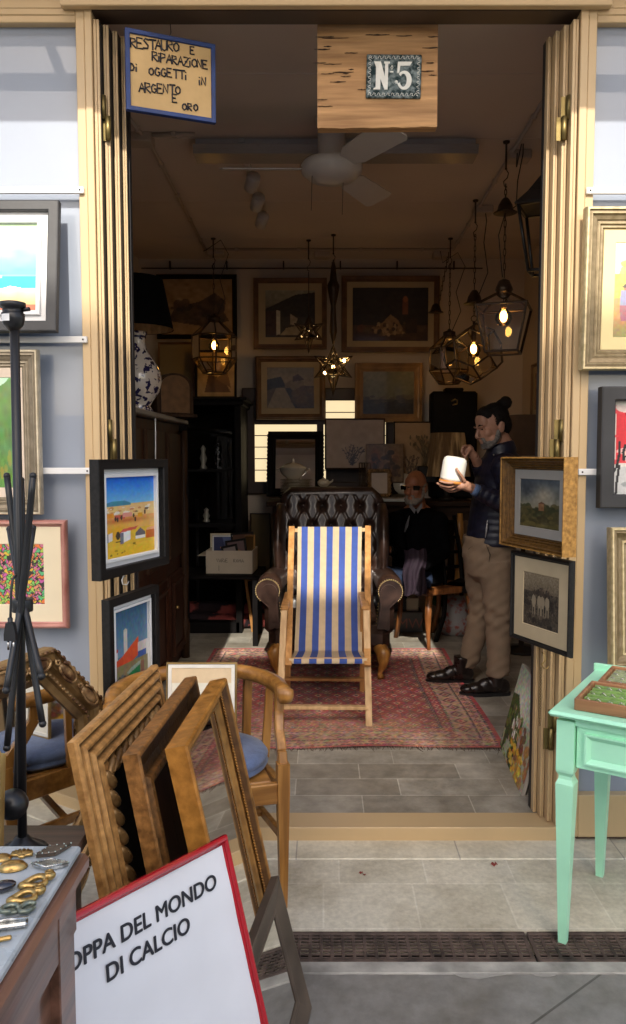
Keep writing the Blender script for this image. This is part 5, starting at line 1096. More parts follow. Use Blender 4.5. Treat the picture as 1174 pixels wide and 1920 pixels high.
for k, (x, z, hh) in enumerate(((-1.0, 1.411, .2), (-.88, 1.411, .22), (-.98, .966, .12), (-1.2, 1.411, .16))):
    t = thing('figurine', ['slender pale porcelain figurine on the upper shelf inside the black cabinet', 'dark patterned vase with pale strokes inside the black cabinet', 'small porcelain figurine on the lower shelf inside the black cabinet', 'little white vase on the upper shelf inside the black cabinet, leftmost'][k], 'ornament', (x, 6.5, z), 'ornaments in the black cabinet'); b = MB()
    b.lathe([(.03, 0), (.034, .01), (.018, hh * .2), (.032, hh * .45), (.016, hh * .7), (.024, hh * .85), (.004, hh)], 14); b.build('body', [CHINA, mat('dark blue glaze', (.03, .03, .05), .2, 0, .6, 40, col2=(.4, .4, .42), lo=.55, hi=.6), CHINA, CHINA][k], t)
# vase lamp
VAS = mat('white vase with blue flowers', (.62, .56, .5), .15, 0, .0, 26, coat=.6, col2=(.018, .016, .07), lo=.54, hi=.57, detail=2.5)
vx, vy = -1.115, 4.72; t = thing('vase_lamp', 'blue and white flowered china vase lamp with a large black shade', 'lamp', (vx, vy, CBZ + .001))
b = MB(); b.lathe([(.085, 0), (.088, .02), (.07, .045), (.085, .075), (.125, .13), (.142, .19), (.135, .25), (.1, .32), (.06, .37), (.046, .41), (.044, .455), (.058, .475), (.058, .49), (.01, .49)], 32); b.build('vase', VAS, t)
b = MB(); b.lathe([(.091, .0), (.092, .012), (.07, .04), (.0705, .048)], 28, cap=False); b.lathe([(.05, .452), (.0525, .46), (.05, .468)], 24, cap=False); b.build('rim_band', mat('dark blue band', (.02, .02, .06), .2), t)
b = MB(); shade(b, .215, .155, .30, z=.505, n=48, fold=.0); b.build('lamp_shade', mat('black shade', (.003, .003, .003), 1, spec=.05), t)
b = MB(); shade(b, .212, .152, .296, z=.507, n=72, fold=-.003); b.build('shade_lining', mat('tan pleated lining', (.55, .36, .17), .8, 0, .2, 30), t)
b = MB(); b.tube([(.0, -.09, .02), (.04, -.13, .01), (.09, -.12, .008), (.128, -.13, .0), (.13, -.14, -.1), (.125, -.14, -.5), (.14, -.14, -.75)], .004, 6); b.build('cord', WHITE, t)
# frames and box on the cabinets
cv = Cv(60, 60, (165, 135, 88)); cv.poly([(.2, .9), (.3, .5), (.7, .6), (.9, .9)], (90, 60, 35)).poly([(.5, .6), (.8, .4), (.9, .8)], (110, 78, 45)); cv.noise(.03, 12, 12)
bp(366, 655, 444, 748, 6.55, 'tan print in a thin black frame standing on top of the black cabinet', .02, BLACKI, cv, tilt=6)
bp(296, 640, 366, 748, 6.7, 'faded olive print standing on the black cabinet behind the octagonal lantern', .018, DIM, Cv(30, 30, (120, 100, 58)), tilt=6)
# arched mirror / clock behind the vase
p = P(322, 752, 5.2); t = thing('arched_clock', 'dark wooden mantel clock with arched top on the dresser behind the vase lamp', 'clock', T(p.x, 5.2, CBZ + .001) @ RZ(35)); b = MB()
out = [(-.13, 0), (.13, 0), (.13, .2)] + [(.13 * math.cos(a), .2 + .09 * math.sin(a)) for a in [R(x) for x in range(15, 180, 15)]] + [(-.13, .2)]
b.prism(out, -.06, .06); b.box((0, 0, .012), (.3, .16, .024), b=.004); b.build('case', DKW, t)
b = MB(); b.prism([(x * .78, .03 + z * .85) for x, z in out], -.0635, -.06); b.build('panel', mat('clock panel veneer', (.13, .065, .025), .35, 0, .3, 20), t)
# dark bust / camera shapes
p = P(345, 752, 5.5); t = thing('black_vessel', 'round black vessel with small knob on the dresser end', 'vessel', (CBX - .15, 5.42, CBZ + .001)); b = MB(); b.lathe([(.06, 0), (.1, .03), (.13, .1), (.12, .18), (.05, .24), (.03, .26), (.035, .29), (.01, .31)], 24); b.build('vessel', mat('black glaze', (.008, .007, .007), .35), t)
# wooden panel leaning
p = P(252, 870, 3.9); b = MB(); b.prism([(-.09, 0), (.05, 0), (.03, .16), (-.02, .26), (-.09, .3)], -.008, .008, T(p.x, 3.62, p.z - .05) @ RZ(20)); tag(b.build('wooden_board', OAKX), 'curved honey wood board behind the left doorpost', 'board')

# ---- low stand with box of pictures, rolled carpets
t = thing('low_stand', 'low black table in the left corner under the cardboard box', 'table', (-.86, 6.12, FZ)); Q = T(.86, -6.12, -FZ); b = MB(); zb_ = P(425, 1076, 5.95).z
b.box((-.86, 6.12, zb_ - .015), (.78, .5, .03), Q, .004); b.box((-.86, 6.29, zb_ - .06), (.7, .03, .08), Q); b.build('tabletop', BLACKI, t)
for x in (-1.2, -.52):
    for y in (5.9, 6.33): b = MB(); b.bar((x, y, FZ), (x, y, zb_ - .03), .04, .04, M=Q); b.build('leg', BLACKI, t)
CARD = mat('pale cardboard', (.58, .5, .38), .8, 0, .08, 6)
xa, xb2 = P(388, 1074, 5.95).x, P(475, 1074, 5.95).x; cxb = (xa + xb2) / 2; bw = xb2 - xa; bh = P(430, 1033, 5.95).z - zb_
t = thing('cardboard_box', 'pale cardboard box with handwriting, packed with small framed pictures', 'box', T(cxb, 6.1, zb_ + .001) @ RZ(-3)); b = MB()
for (c, d) in (((0, -.145, bh / 2), (bw, .005, bh)), ((0, .145, bh / 2), (bw, .005, bh)), ((-bw / 2, 0, bh / 2), (.005, .285, bh)), ((bw / 2, 0, bh / 2), (.005, .285, bh)), ((0, 0, .003), (bw, .285, .005))): b.box(c, d)
b.box((-bw / 2 - .03, -.02, bh - .04), (.07, .26, .004), RY(0)); b.build('carton', CARD, t)
b = MB(); hand(b, 'VARIE', -bw * .27, bh * .5, .026, .0016, .8, 0, -.149); hand(b, 'ROMA', bw * .1, bh * .5, .026, .0016, .8, 0, -.149); b.tube([(-bw * .22, -.149, bh * .12), (-bw * .22, -.149, bh * .36)], .0015, 5); b.build('lettering', INK, t)
BLUEP = Cv(40, 50, (35, 45, 95)); BLUEP.poly([(.45, 0), (1, 0), (1, .8), (.7, 1), (.6, .5)], (90, 105, 150)).ell(.52, .62, .12, .12, (225, 170, 110)).rect(.35, .4, .6, .47, (210, 140, 60))
for k, (dx, y0, w_, h_, rz, roll, cvx, fm, lb) in enumerate(((-.085, .11, .21, .26, 4, 0, BLUEP, MATB, 'blue abstract with pale border standing at the back left of the cardboard box'), (.05, .03, .17, .22, -8, -9, Cv(30, 30, (120, 95, 95)), BLACKW, 'small dark framed print tilting in the middle of the cardboard box'), (.09, .1, .19, .27, -6, -6, Cv(30, 30, (96, 60, 40)), BLACKW, 'brown print in a black frame, tallest in the cardboard box'), (.135, .06, .12, .25, -40, -6, Cv(20, 30, (120, 90, 50)), OAK, 'pale wood framed picture seen edge on at the right of the cardboard box'), (-.03, -.05, .14, .17, 12, 32, Cv(20, 20, (130, 70, 30)), OAK, 'small golden frame lying askew in the cardboard box'), (.02, -.09, .13, .19, -5, -12, Cv(20, 20, (150, 135, 130)), BLACKW, 'thin black framed mauve print at the front of the cardboard box'))):
    picture('boxed_picture', lb, 'picture', T(cxb + dx, 6.1 + y0, zb_ + .03) @ RZ(rz) @ RX(-6) @ RY(roll), w_, h_, .018, .012, 'round', fm, cvx, .012 if k == 0 else 0, group='pictures packed in the cardboard box')
CARP = mat('rolled carpet', (.03, .015, .02), .95, 0, .3, 7, col2=(.34, .07, .06), lo=.46, hi=.54, bump=.5, bscale=150, detail=3)
for k, (z, y, L_, x0) in enumerate(((.125, 6.5, .95, -.9), (.21, 6.55, .9, -.8), (.12, 6.63, .8, -.72))):
    t = thing('rolled_carpet', ['lower rolled dark red carpet at the front on the floor under the low stand', 'upper rolled dark red carpet lying on the other rolls', 'rolled dark red carpet hidden at the back under the upper roll'][k], 'carpet', (x0, y, z), 'rolled carpets under the stand'); b = MB()
    b.tube([(-L_ / 2, 0, 0), (-L_ * .2, .01, .004), (L_ * .15, -.008, -.002), (L_ / 2, .012, .003)], [.064, .066, .062, .06], 18); sp = [(L_ / 2 + .003, .012 + (.012 + .0075 * a) * math.cos(a), .003 + (.012 + .0075 * a) * math.sin(a)) for a in [q * .4 for q in range(16)]]; b.tube(sp, .004, 5); b.build('roll', CARP, t)
# frames leaning against the back wall between stand and armchair
for k, (x, h_, c) in enumerate(((507, .62, DKW), (519, .60, OAK), (528, .55, DKW), (473, .44, PINEO))):
    p = G(x, 1120, FZ); bl = Vector((P(x, 1100, 6.5).x, 6.35, FZ)); M = place(bl, bl + Vector((.16, .5, 0)), -4 if k < 3 else 8)
    picture('framed_picture', ['dark edged frame standing end on beside the leather armchair, leftmost there', 'pale wood frame standing end on beside the leather armchair', 'dark slim frame standing end on, closest to the leather armchair', 'orange wood frame leaning under the cardboard box stand'][k], 'picture', M, .5, h_, .022, .022, 'round', c, Cv(12, 12, (80, 60, 45)), 0, group='frames standing end on by the armchair')
cvb = Cv(20, 20, (120, 100, 60)); bp(470, 962, 508, 1080, 6.75, 'olive brown board standing behind the cardboard box', .01, DKW, cvb)
# standing lamp base on the floor
p = G(372, 1176, FZ); t = thing('floor_lamp', 'black floor lamp with thin pole and square base near the rolled carpets', 'lamp', p); b = MB(); b.box((0, 0, .012), (.24, .2, .024), RZ(20), .006); b.build('base', BLACKM, t)
b = MB(); b.tube([(0, 0, .02), (0, 0, 1.1)], .011, 10); b.build('pole', BLACKM, t)
b = MB(); b.tube([(.1, .02, .01), (.16, 0, .008), (.2, .04, .02), (.17, .08, .03), (.2, .1, .008), (.3, .08, .008), (.38, .12, .02)], .007, 6); b.build('cord', BLACKM, t)

# ---- wing armchair in buttoned brown leather
LEA = mat('oxblood brown leather', (.028, .014, .010), .33, 0, .5, 12, bump=.2, bscale=70, coat=.35, col2=(.055, .028, .02))
AX, AY = .055, 5.38; MA = T(AX, AY, FZ) @ RZ(-2)
t = thing('wing_armchair', 'brown buttoned leather wing armchair with studded scroll arms behind the deckchair', 'armchair', MA)
# back: tufted sheet with thickness
bt = []
HB, wB = 1.19, .37
def backw(z): return wB * (.86 + .14 * min(1, (z - .4) / .45)) if z < .9 else wB * math.sqrt(max(.0, 1 - ((z - .9) / .42) ** 2.6))
def backpt(u, v):
    z = .36 + (HB - .36) * v; x = (u * 2 - 1) * max(.03, backw(z)); row = (z - .40) / .14; r0 = int(round(row)); d = 9
    for rr in (r0 - 1, r0, r0 + 1):
        off = .07 if rr % 2 else 0
        k = round((x - off) / .14); d = min(d, math.hypot((x - off - k * .14) / .14, (row - rr)))
    tuft = -.035 * math.exp(-(d / .2) ** 2) + .012
    cre = abs((((x / .14) + row / 2) % 1) - .5); cre2 = abs((((x / .14) - row / 2) % 1) - .5)
    tuft -= .009 * (math.exp(-((.5 - cre) / .07) ** 2) + math.exp(-((.5 - cre2) / .07) ** 2)) * (.0 if d > 2 else 1)
    y = .18 + .17 * (z - .36) / .85 - .05 - tuft + .05 * (abs(x) / wB) ** 3 * 0
    return (x, y, z)
b = MB(); b.grid(backpt, 84, 84)
b.grid(lambda u, v: (backpt(u, v)[0] * 1.03, .33 + .13 * (backpt(u, v)[2] - .36), backpt(u, v)[2] + .012 * v), 20, 20)
n = 60; rim = [backpt(0, k / 30) for k in range(31)] + [backpt(1, k / 30) for k in range(30, -1, -1)]
b.tube([(p[0] * 1.02, p[1] + .045, p[2] + .0) for p in rim], .048, 12); back_ = b.build('back', LEA, t)
b = MB()
for rr in range(1, 7):
    for k in range(-4, 5):
        off = .07 if rr % 2 else 0; x = k * .14 + off; z = .40 + rr * .14
        if z < HB - .06 and abs(x) < backw(z) - .03: MB().ell((x, .18 + .17 * (z - .36) / .85 - .05 + .022, z), (.011, .008, .011), nu=8, nv=6).build('button', LEA, back_)
for s in (-1, 1):   # wings
    b = MB(); secs = []
    prof = [(.42, .04, .11), (.55, .05, .12), (.7, .075, .155), (.85, .085, .165), (.98, .085, .15), (1.07, .07, .12), (1.12, .045, .08)]
    b.loft([((s * (.355 + .02 * math.sin((z - .4) * 3)), .24 - d * .75 + (z - .42) * .13, z), wdt * .55, d) for z, wdt, d in prof], 20); b.build('wing', LEA, t)
    # scroll arm
    b = MB(); b.tube([(s * .40, -.38, .585), (s * .40, -.2, .60), (s * .385, .05, .60), (s * .37, .2, .60)], [.083, .085, .082, .07], 24); b.box((s * .385, -.09, .43), (.085, .56, .27), b=.03); arm_ = b.build('arm', LEA, t)
    # arm facing: scroll plate with nail heads
    b = MB(); sc = [(s * (.40 + .062 * math.cos(a)), .585 + .062 * math.sin(a)) for a in [R(x) for x in range(-60, 225, 15)]]
    if s > 0: sc = [(.40 + .075 * math.cos(R(x)), .585 + .075 * math.sin(R(x))) for x in range(-50, 200, 12)] + [(.335, .5), (.315, .34), (.375, .34), (.395, .48)]
    else: sc = [(-.40 - .075 * math.cos(R(x)), .585 + .075 * math.sin(R(x))) for x in range(-50, 200, 12)] + [(-.335, .5), (-.315, .34), (-.375, .34), (-.395, .48)]
    b.prism(sc, -.405, -.385); b.prism([((x - s * .36) * .72 + s * .36, (z - .52) * .78 + .525) for x, z in sc], -.418, -.40); b.build('arm_front', LEA, arm_)
    b = MB()
    for k in range(26): a = R(-50 + 262 * k / 25); b.ell((s * (.40 + .078 * math.cos(a)), -.398, .585 + .078 * math.sin(a)), (.0072, .007, .0072), nu=8, nv=6)
    for k in range(8): b.ell((s * (.322 - .002 * k), -.404, .51 - .02 * k), (.0045, .005, .0045), nu=8, nv=6)
    b.build('rivet_trim', mat('antique brass nail', (.42, .33, .17), .3, 1), arm_)
    # cabriole legs
    b = MB(); b.tube([(s * .33, -.36, .22), (s * .36, -.40, .17), (s * .355, -.395, .10), (s * .335, -.375, .045), (s * .345, -.40, .012)], [.045, .05, .028, .017, .026], 12); b.build('leg', OAK, t)
    b = MB(); b.tube([(s * .3, .34, .24), (s * .31, .38, .01)], [.03, .02], 10); b.build('leg', OAK, t)
b = MB(); b.box((0, -.03, .27), (.80, .74, .17), b=.05); b.ell((0, -.3, .245), (.40, .12, .085), nu=24, nv=12); b.build('seat', LEA, t)
b = MB(); b.box((0, -.10, .40), (.62, .58, .13), b=.05); b.build('seat_cushion', LEA, t)

# ---- striped deckchair
t = thing('deckchair', 'wooden deckchair with blue and cream striped canvas standing on the red rug', 'deckchair', T(.012, 4.45, FZ) @ RZ(1.0)); Q = (T(.012, 4.45, FZ) @ RZ(1.0)).inverted()
fl, fr = G(524, 1361, FZ), G(692, 1363, FZ); tl, tr2 = P(547, 991, 4.86), P(690, 990, 4.86)
hl, hr = P(533, 1142, 4.27), P(687, 1142, 4.27)
for a, c in ((fl, hl), (fr, hr)): b = MB(); b.bar(a, c, .026, .036, up=(1, 0, 0), M=Q); b.build('front_leg', PINE, t)
sl, sr = P(541, 1237, 4.16), P(689, 1237, 4.16)
for a, c in ((sl, tl), (sr, tr2)): b = MB(); b.bar(a + (a - c) * .04, c + (c - a) * .012, .024, .036, up=(1, 0, 0), M=Q); b.build('side_rail', PINEO, t)
for s, a, c in ((-1, fl, hl), (1, fr, hr)):
    b = MB(); x = (hl if s < 0 else hr).x + s * .0; z = hl.z + .008; b.box((x - s * .004, 4.48, z), (.045, .46, .024), Q, .005); b.build('armrest', PINEO, t)
    b = MB(); b.bar((x + s * .002, 4.72, FZ), (x, 4.62, z), .022, .034, up=(1, 0, 0), M=Q); b.build('rear_leg', PINEO, t)
b = MB(); y0 = fl.lerp(hl, .16); y1 = fr.lerp(hr, .16); b.bar(y0, y1, .018, .04, up=(0, 1, 0), M=Q); b.build('crossbar', PINE, t)
b = MB(); b.bar(y0 + Vector((0, .5, .01)), y1 + Vector((0, .5, .01)), .018, .04, up=(0, 1, 0), M=Q); b.build('crossbar', PINEO, t)
b = MB(); b.bar(tl + Vector((0, .01, -.012)), tr2 + Vector((0, .01, -.012)), .022, .03, up=(0, 1, 0), M=Q); b.build('top_bar', PINE, t)
b = MB(); b.bar(sl, sr, .022, .022, up=(0, 1, 0), M=Q); b.build('seat_bar', PINE, t)
CANV_B = mat('royal blue canvas', (.042, .085, .34), .85, 0, .1, 30, bump=.3, bscale=500); CANV_C = mat('cream canvas', (.56, .44, .28), .85, 0, .07, 30, bump=.3, bscale=500)
wl = (tr2.x - tl.x) * .84; cx0 = (tl.x + tr2.x) / 2; cx1 = (sl.x + sr.x) / 2
path = [(tl.y - .012, tl.z + .012), (tl.y - .02, tl.z - .03)] ; A0 = Vector((tl.y - .02, tl.z - .03)); B0 = Vector((4.60, .375)); C0 = Vector((sl.y - .012, sl.z + .012))
for k in range(1, 26): f = k / 26; q = A0.lerp(B0, f); sag = .05 * math.sin(math.pi * f); path.append((q.x + sag * .8, q.y - sag * .3))
for k in range(0, 14): f = k / 13; q = B0.lerp(C0, f); sag = .03 * math.sin(math.pi * (f * .5 + .5)); path.append((q.x + .035 * (1 - f) ** 2 * 0, q.y - sag))
path += [(C0.x - .008, C0.y - .014), (C0.x - .004, C0.y - .03)]
nb = 11; b = MB()
edges = [0] + [(.45 + k) / (nb - 1 + .0) * 1.0 for k in range(nb - 1)] + [1.0]
edges = [0, .06] + [.06 + .88 * k / 9 for k in range(1, 9)] + [.94, 1.0]
NP = len(path)
for s_ in range(len(edges) - 1):
    b.cur = 1 if (s_ % 2 == 1) else 0
    u0, u1 = edges[s_], edges[s_ + 1]
    def fn(u, v, u0=u0, u1=u1):
        f = v * (NP - 1); i = min(int(f), NP - 2); g = f - i; y = path[i][0] * (1 - g) + path[i + 1][0] * g; z = path[i][1] * (1 - g) + path[i + 1][1] * g
        uu_ = u0 + (u1 - u0) * u; cx = cx0 + (cx1 - cx0) * v; wdt = wl + (.02) * v - .012 * math.sin(math.pi * min(1, v * 1.2))
        return (cx + (uu_ - .5) * wdt, y + .012 * math.sin(math.pi * uu_) * math.sin(math.pi * v) + .002 * math.sin(uu_ * 20 + v * 9), z)
    b.grid(fn, 3, 70, Q)
b.build('canvas', [CANV_C, CANV_B], t)
# ================================================================== CEILING: fan, strip light, spots, conduits, lanterns
CZ = CEIL - .012
def C(px, py, z=CZ): return G(px, py, z)
PLAS = mat('off white plastic', (.55, .51, .48), .35, 0, .04, 10)
t = thing('ceiling_fan', 'off white three bladed ceiling fan under the ceiling strip light', 'fan', (P(622, 315, 4.1).x, 4.1, CEIL)); b = MB()
b.lathe([(.085, 0), (.08, -.03), (.072, -.06), (.072, -.21), (.085, -.22)], 24); b.build('stem', PLAS, t)
b = MB(); b.lathe([(.09, -.215), (.145, -.225), (.16, -.245), (.155, -.275), (.12, -.305), (.05, -.32), (.012, -.322)], 36); b.build('motor_housing', PLAS, t)
for a in (180, 300, 60):
    b = MB(); Q = RZ(a) @ T(0, 0, -.26) @ RX(-17); b.add([(.13, -.035, 0), (.22, -.075, 0), (.55, -.085, 0), (.57, -.06, 0), (.57, .06, 0), (.55, .08, 0), (.22, .065, 0), (.13, .035, 0)] + [(.13, -.035, .006), (.22, -.075, .006), (.55, -.085, .006), (.57, -.06, .006), (.57, .06, .006), (.55, .08, .006), (.22, .065, .006), (.13, .035, .006)], [tuple(range(8)), tuple(range(15, 7, -1))] + [(k, (k + 1) % 8, 8 + (k + 1) % 8, 8 + k) for k in range(8)], Q); b.build('blade', PLAS, t)
for x, y in ((.06, .02), (-.1, -.05)): b = MB(); b.tube([(x, y, -.30), (x - .005, y, -.48)], .0015, 5); b.build('pull_cord', BLACKM, t)
yf_ = 4.42; x0, x1 = P(366, 285, yf_).x, P(892, 285, yf_).x
t = thing('strip_light', 'long unlit ceiling strip light with a clear ribbed cover', 'light', ((x0 + x1) / 2, yf_, CEIL)); b = MB(); b.box((0, 0, -.02), (x1 - x0 - .02, .12, .04), b=.004); b.build('housing', PLAS, t)
b = MB(); L_ = x1 - x0
b.prism([(-.09, -.04), (-.075, -.085), (.075, -.085), (.09, -.04)], -L_ / 2, L_ / 2, RZ(90)); b.build('diffuser', mat('clear ribbed acrylic', (.34, .29, .25), .3, 0, .05, 20, (1, 30, 1), spec=.4), t)
t = thing('spot_track', 'ceiling track with three small white spotlights left of the fan', 'spotlights', (P(470, 310, 4.9).x, 5.1, CEIL)); b = MB(); b.box((0, 0, -.012), (.035, 1.5, .024), b=.003); b.build('track', PLAS, t)
for k, y in enumerate((-.25, .12, .5)):
    b = MB(); b.tube([(0, y, -.02), (0, y, -.07)], .01, 8); b.lathe([(.01, 0), (.04, .01), (.042, .10), (.036, .115)], 18, T(0, y, -.11) @ RX(62) @ RY(18)); b.build('spotlight', PLAS, t)
COND = mat('painted conduit', (.47, .38, .31), .5, 0, .05, 10)
def conduit(pts, label, boxes=()):
    p = [C(*q) for q in pts]; t = thing('cable_conduit', label, 'conduit', p[0], 'conduits on the ceiling'); Q = T(-p[0].x, -p[0].y, -p[0].z); b = MB(); b.tube(p, .011, 8, M=Q)
    for i in range(len(p) - 1):
        n = max(1, int((p[i + 1] - p[i]).length / .45))
        for k in range(n): q = p[i].lerp(p[i + 1], (k + .5) / n); b.box(q, (.028, .028, .03), Q, .004)
    b.build('pipe', COND, t)
    for q in boxes: b = MB(); b.box(C(*q) - Vector((0, 0, .012)), (.13, .11, .05), Q, .006); b.build('junction_box', COND, t)
conduit([(228, 205), (285, 275), (385, 467)], 'painted conduit running along the left of the ceiling from a junction box', [(265, 258)])
conduit([(285, 253), (366, 252)], 'short painted conduit between the left junction box and the strip light')
conduit([(385, 468), (850, 468), (1025, 180)], 'painted conduit crossing the back of the ceiling and returning along the right', [(405, 472), (604, 476), (826, 476), (905, 392), (972, 290)])
GLW = emis('glowing filament', (1, .64, .24), 23); GLB = glass('amber bulb glass', (1, .82, .5), .12); GLS = glass('lantern glass', (.93, .87, .74), .14)
def bulb(t, z, s=1., glob=True):
    b = MB(); b.lathe([(.012 * s, z + .10 * s), (.015 * s, z + .05 * s), (.012 * s, z + .035 * s)], 12); bs_ = b.build('bulb_socket', BRONZE, t)
    b = MB(); b.ell((0, 0, z), (.016 * s, .016 * s, .025 * s), nu=10, nv=8); b.build('filament', GLW, bs_)
    if glob: b = MB(); b.lathe([(.012 * s, .04 * s), (.018 * s, .03 * s), (.034 * s, .01 * s), (.038 * s, -.012 * s), (.026 * s, -.036 * s), (.001, -.046 * s)], 18, T(0, 0, z)); b.build('bulb_glass', GLB, bs_)
def chain(t, p0, p1, nl=None, r=.011):
    p0 = Vector(p0); p1 = Vector(p1); L_ = (p1 - p0).length; n = nl or max(3, int(L_ / .036)); b = MB(); d = (p1 - p0) / n
    for k in range(n):
        c = p0 + d * (k + .5); h = d.length * .62
        pts = [(r * .55 * math.cos(a), h * math.sin(a)) for a in [q * math.pi / 5 for q in range(10)]]
        b.tube([c + (Vector((x, 0, z)) if k % 2 else Vector((0, x, z))) for x, z in pts], .0028, 5, closed=True)
    b.build('chain', BRONZE, t)
def hook(t, top, n=.0):
    b = MB(); b.lathe([(.02, 0), (.018, -.01), (.006, -.014), (.005, -.14), (.008, -.15)], 10, T(0, 0, top)); b.tube([(0, 0, top - .15), (.014, 0, top - .17), (.008, 0, top - .195), (-.012, 0, top - .215), (-.008, 0, top - .24), (.008, 0, top - .245)], .003, 6); b.build('ceiling_hook', BRONZE, t)
def bell(t, z, s=1.): b = MB(); b.lathe([(.012 * s, z + .07 * s), (.02 * s, z + .06 * s), (.034 * s, z + .035 * s), (.04 * s, z + .01 * s), (.058 * s, z), (.05 * s, z - .003)], 20); b.build('canopy', BRONZE, t)
def cage(t, vs, es, fcs, r=.0055, gm=GLS):
    b = MB()
    for i, j in es: b.tube([vs[i], vs[j]], r, 6, smooth=False)
    for v in vs: b.ell(v, r * 1.15, nu=6, nv=5)
    b.build('frame', BRONZE, t); g = MB(); cc = sum((Vector(v) for v in vs), Vector()) / len(vs)
    for f in fcs: g.poly([Vector(vs[i]).lerp(cc, .01) for i in f])
    g.build('glass', gm, t)
def rings(spec, n, ph=0.):
    vs = []; es = []; fc = []
    for i, (r, z) in enumerate(spec):
        for k in range(n):
            a = 2 * math.pi * k / n + ph; vs.append((r * math.cos(a), r * math.sin(a), z)); es.append((i * n + k, i * n + (k + 1) % n))
            if i: es.append(((i - 1) * n + k, i * n + k)); fc.append(((i - 1) * n + k, (i - 1) * n + (k + 1) % n, i * n + (k + 1) % n, i * n + k))
    return vs, es, fc
# square lantern
def lantern(px, py, Y, label, group='glass lanterns hanging from the ceiling'):
    p = P(px, py, Y); return thing('hanging_lantern', label, 'lantern', p, group), CEIL - p.z
t, top = lantern(944, 612, 4.4, 'tapered square glass lantern hanging foremost beside the doorway'); 
vs, es, fc = rings([(.035, .185), (.195, .105), (.125, -.145)], 4, R(25)); cage(t, vs, es, fc, .0065); bulb(t, .055, 1.25)
b = MB(); b.lathe([(.01, .26), (.03, .25), (.045, .215), (.05, .20), (.04, .185), (.02, .178)], 18); b.build('cap', BRONZE, t)
chain(t, (0, 0, .27), (0, 0, .62)); bell(t, .62, 1.15); chain(t, (0, 0, .69), (0, 0, top - .23)); hook(t, top)
b = MB(); b.tube([(.01, 0, .62), (.06, 0, .66), (.07, .02, .8), (.1, .03, .95), (.1, .03, 1.05), (.07, .05, top - .12), (.075, .06, top - .04)], .0035, 6); b.tube([(0, 0, .62), (-.035, 0, .5), (-.02, 0, .36), (-.01, 0, .27)], .003, 6); b.build('cord', BLACKM, t)
# truncated octahedron lantern
t, top = lantern(888, 664, 5.38, 'many sided glass globe lantern, middle of the row of three on the right')
raw = []
for a in (0, 1, 2):
    for sb in (-1, 1):
        for sc_ in (-2, 2):
            v = [0, 0, 0]; o_ = [k for k in range(3) if k != a]; v[o_[0]] = sb; v[o_[1]] = sc_; raw.append(tuple(v)); v2 = [0, 0, 0]; v2[o_[0]] = sc_ // 1; v2[o_[1]] = sb; raw.append(tuple(v2))
raw = list(dict.fromkeys(raw)); Rr = RZ(20) @ RX(35); vs = [tuple(Rr @ (Vector(v) * (.205 / math.sqrt(5)))) for v in raw]
es = [(i, j) for i in range(len(raw)) for j in range(i) if abs((Vector(raw[i]) - Vector(raw[j])).length - math.sqrt(2)) < .01]
fc = []
for nrm, dd in [((sx, 0, 0), 2) for sx in (-1, 1)] + [((0, sx, 0), 2) for sx in (-1, 1)] + [((0, 0, sx), 2) for sx in (-1, 1)] + [((a, b_, c_), 3) for a in (-1, 1) for b_ in (-1, 1) for c_ in (-1, 1)]:
    ids = [i for i, v in enumerate(raw) if abs(Vector(v).dot(Vector(nrm)) - dd) < .01]; nv = Vector(nrm).normalized(); u_ = nv.orthogonal(); w_ = nv.cross(u_); c0 = sum((Vector(raw[i]) for i in ids), Vector()) / len(ids); ids.sort(key=lambda i: math.atan2((Vector(raw[i]) - c0).dot(w_), (Vector(raw[i]) - c0).dot(u_))); fc.append(ids)
cage(t, vs, es, fc, .0065); bulb(t, .035, 1.3); b = MB(); b.tube([(0, 0, .08), (0, 0, .22)], .009, 8); b.tube([(.02 * math.cos(a), 0, .24 + .02 * math.sin(a)) for a in [k * math.pi / 6 for k in range(12)]], .003, 6, closed=True); b.build('stem', BRONZE, t)
chain(t, (0, 0, .26), (0, 0, .34)); bell(t, .34, 1.3); chain(t, (0, 0, .44), (0, 0, top - .23)); hook(t, top)
b = MB(); b.tube([(.03, 0, .40), (.09, 0, .55), (.06, 0, .75), (.08, .02, .9), (.075, .03, top - .08)], .0035, 6); b.build('cord', BLACKM, t)
# faceted lanterns
def facet(px, py, Y, label, k=1., double=False):
    t, top = lantern(px, py, Y, label); vs, es, fc = rings([(.05 * k, .20 * k), (.165 * k, .095 * k), (.165 * k, -.075 * k), (.085 * k, -.175 * k)], 8, R(12)); cage(t, vs, es, fc, .006); bulb(t, .03, 1.25)
    b = MB(); b.lathe([(.05 * k, .2 * k), (.05 * k, .235 * k), (.02, .245 * k), (.01, .26 * k)], 16); b.build('cap', BRONZE, t)
    chain(t, (0, 0, .26 * k), (0, 0, min(top - .2, .9))); hook(t, top)
    if double: chain(t, (-.09, 0, .45), (-.01, 0, .86)); b = MB(); b.lathe([(.015, .07), (.03, .055), (.045, .01), (.062, 0)], 18, T(-.11, 0, .39)); b.build('canopy', BRONZE, t)
    b = MB(); b.tube([(.02, 0, .24 * k), (.09, 0, .4), (.05, 0, .55), (.12, 0, .75), (.06, 0, .86), (-.06, 0, .78), (-.08, 0, top - .1)], .0033, 6); b.build('cord', BLACKM, t)
facet(842, 678, 6.3, 'faceted glass lantern at the back of the row of three on the right', 1.0, True)
facet(402, 655, 6.3, 'faceted glass lantern hanging alone on the left before the tan print', 1.08)
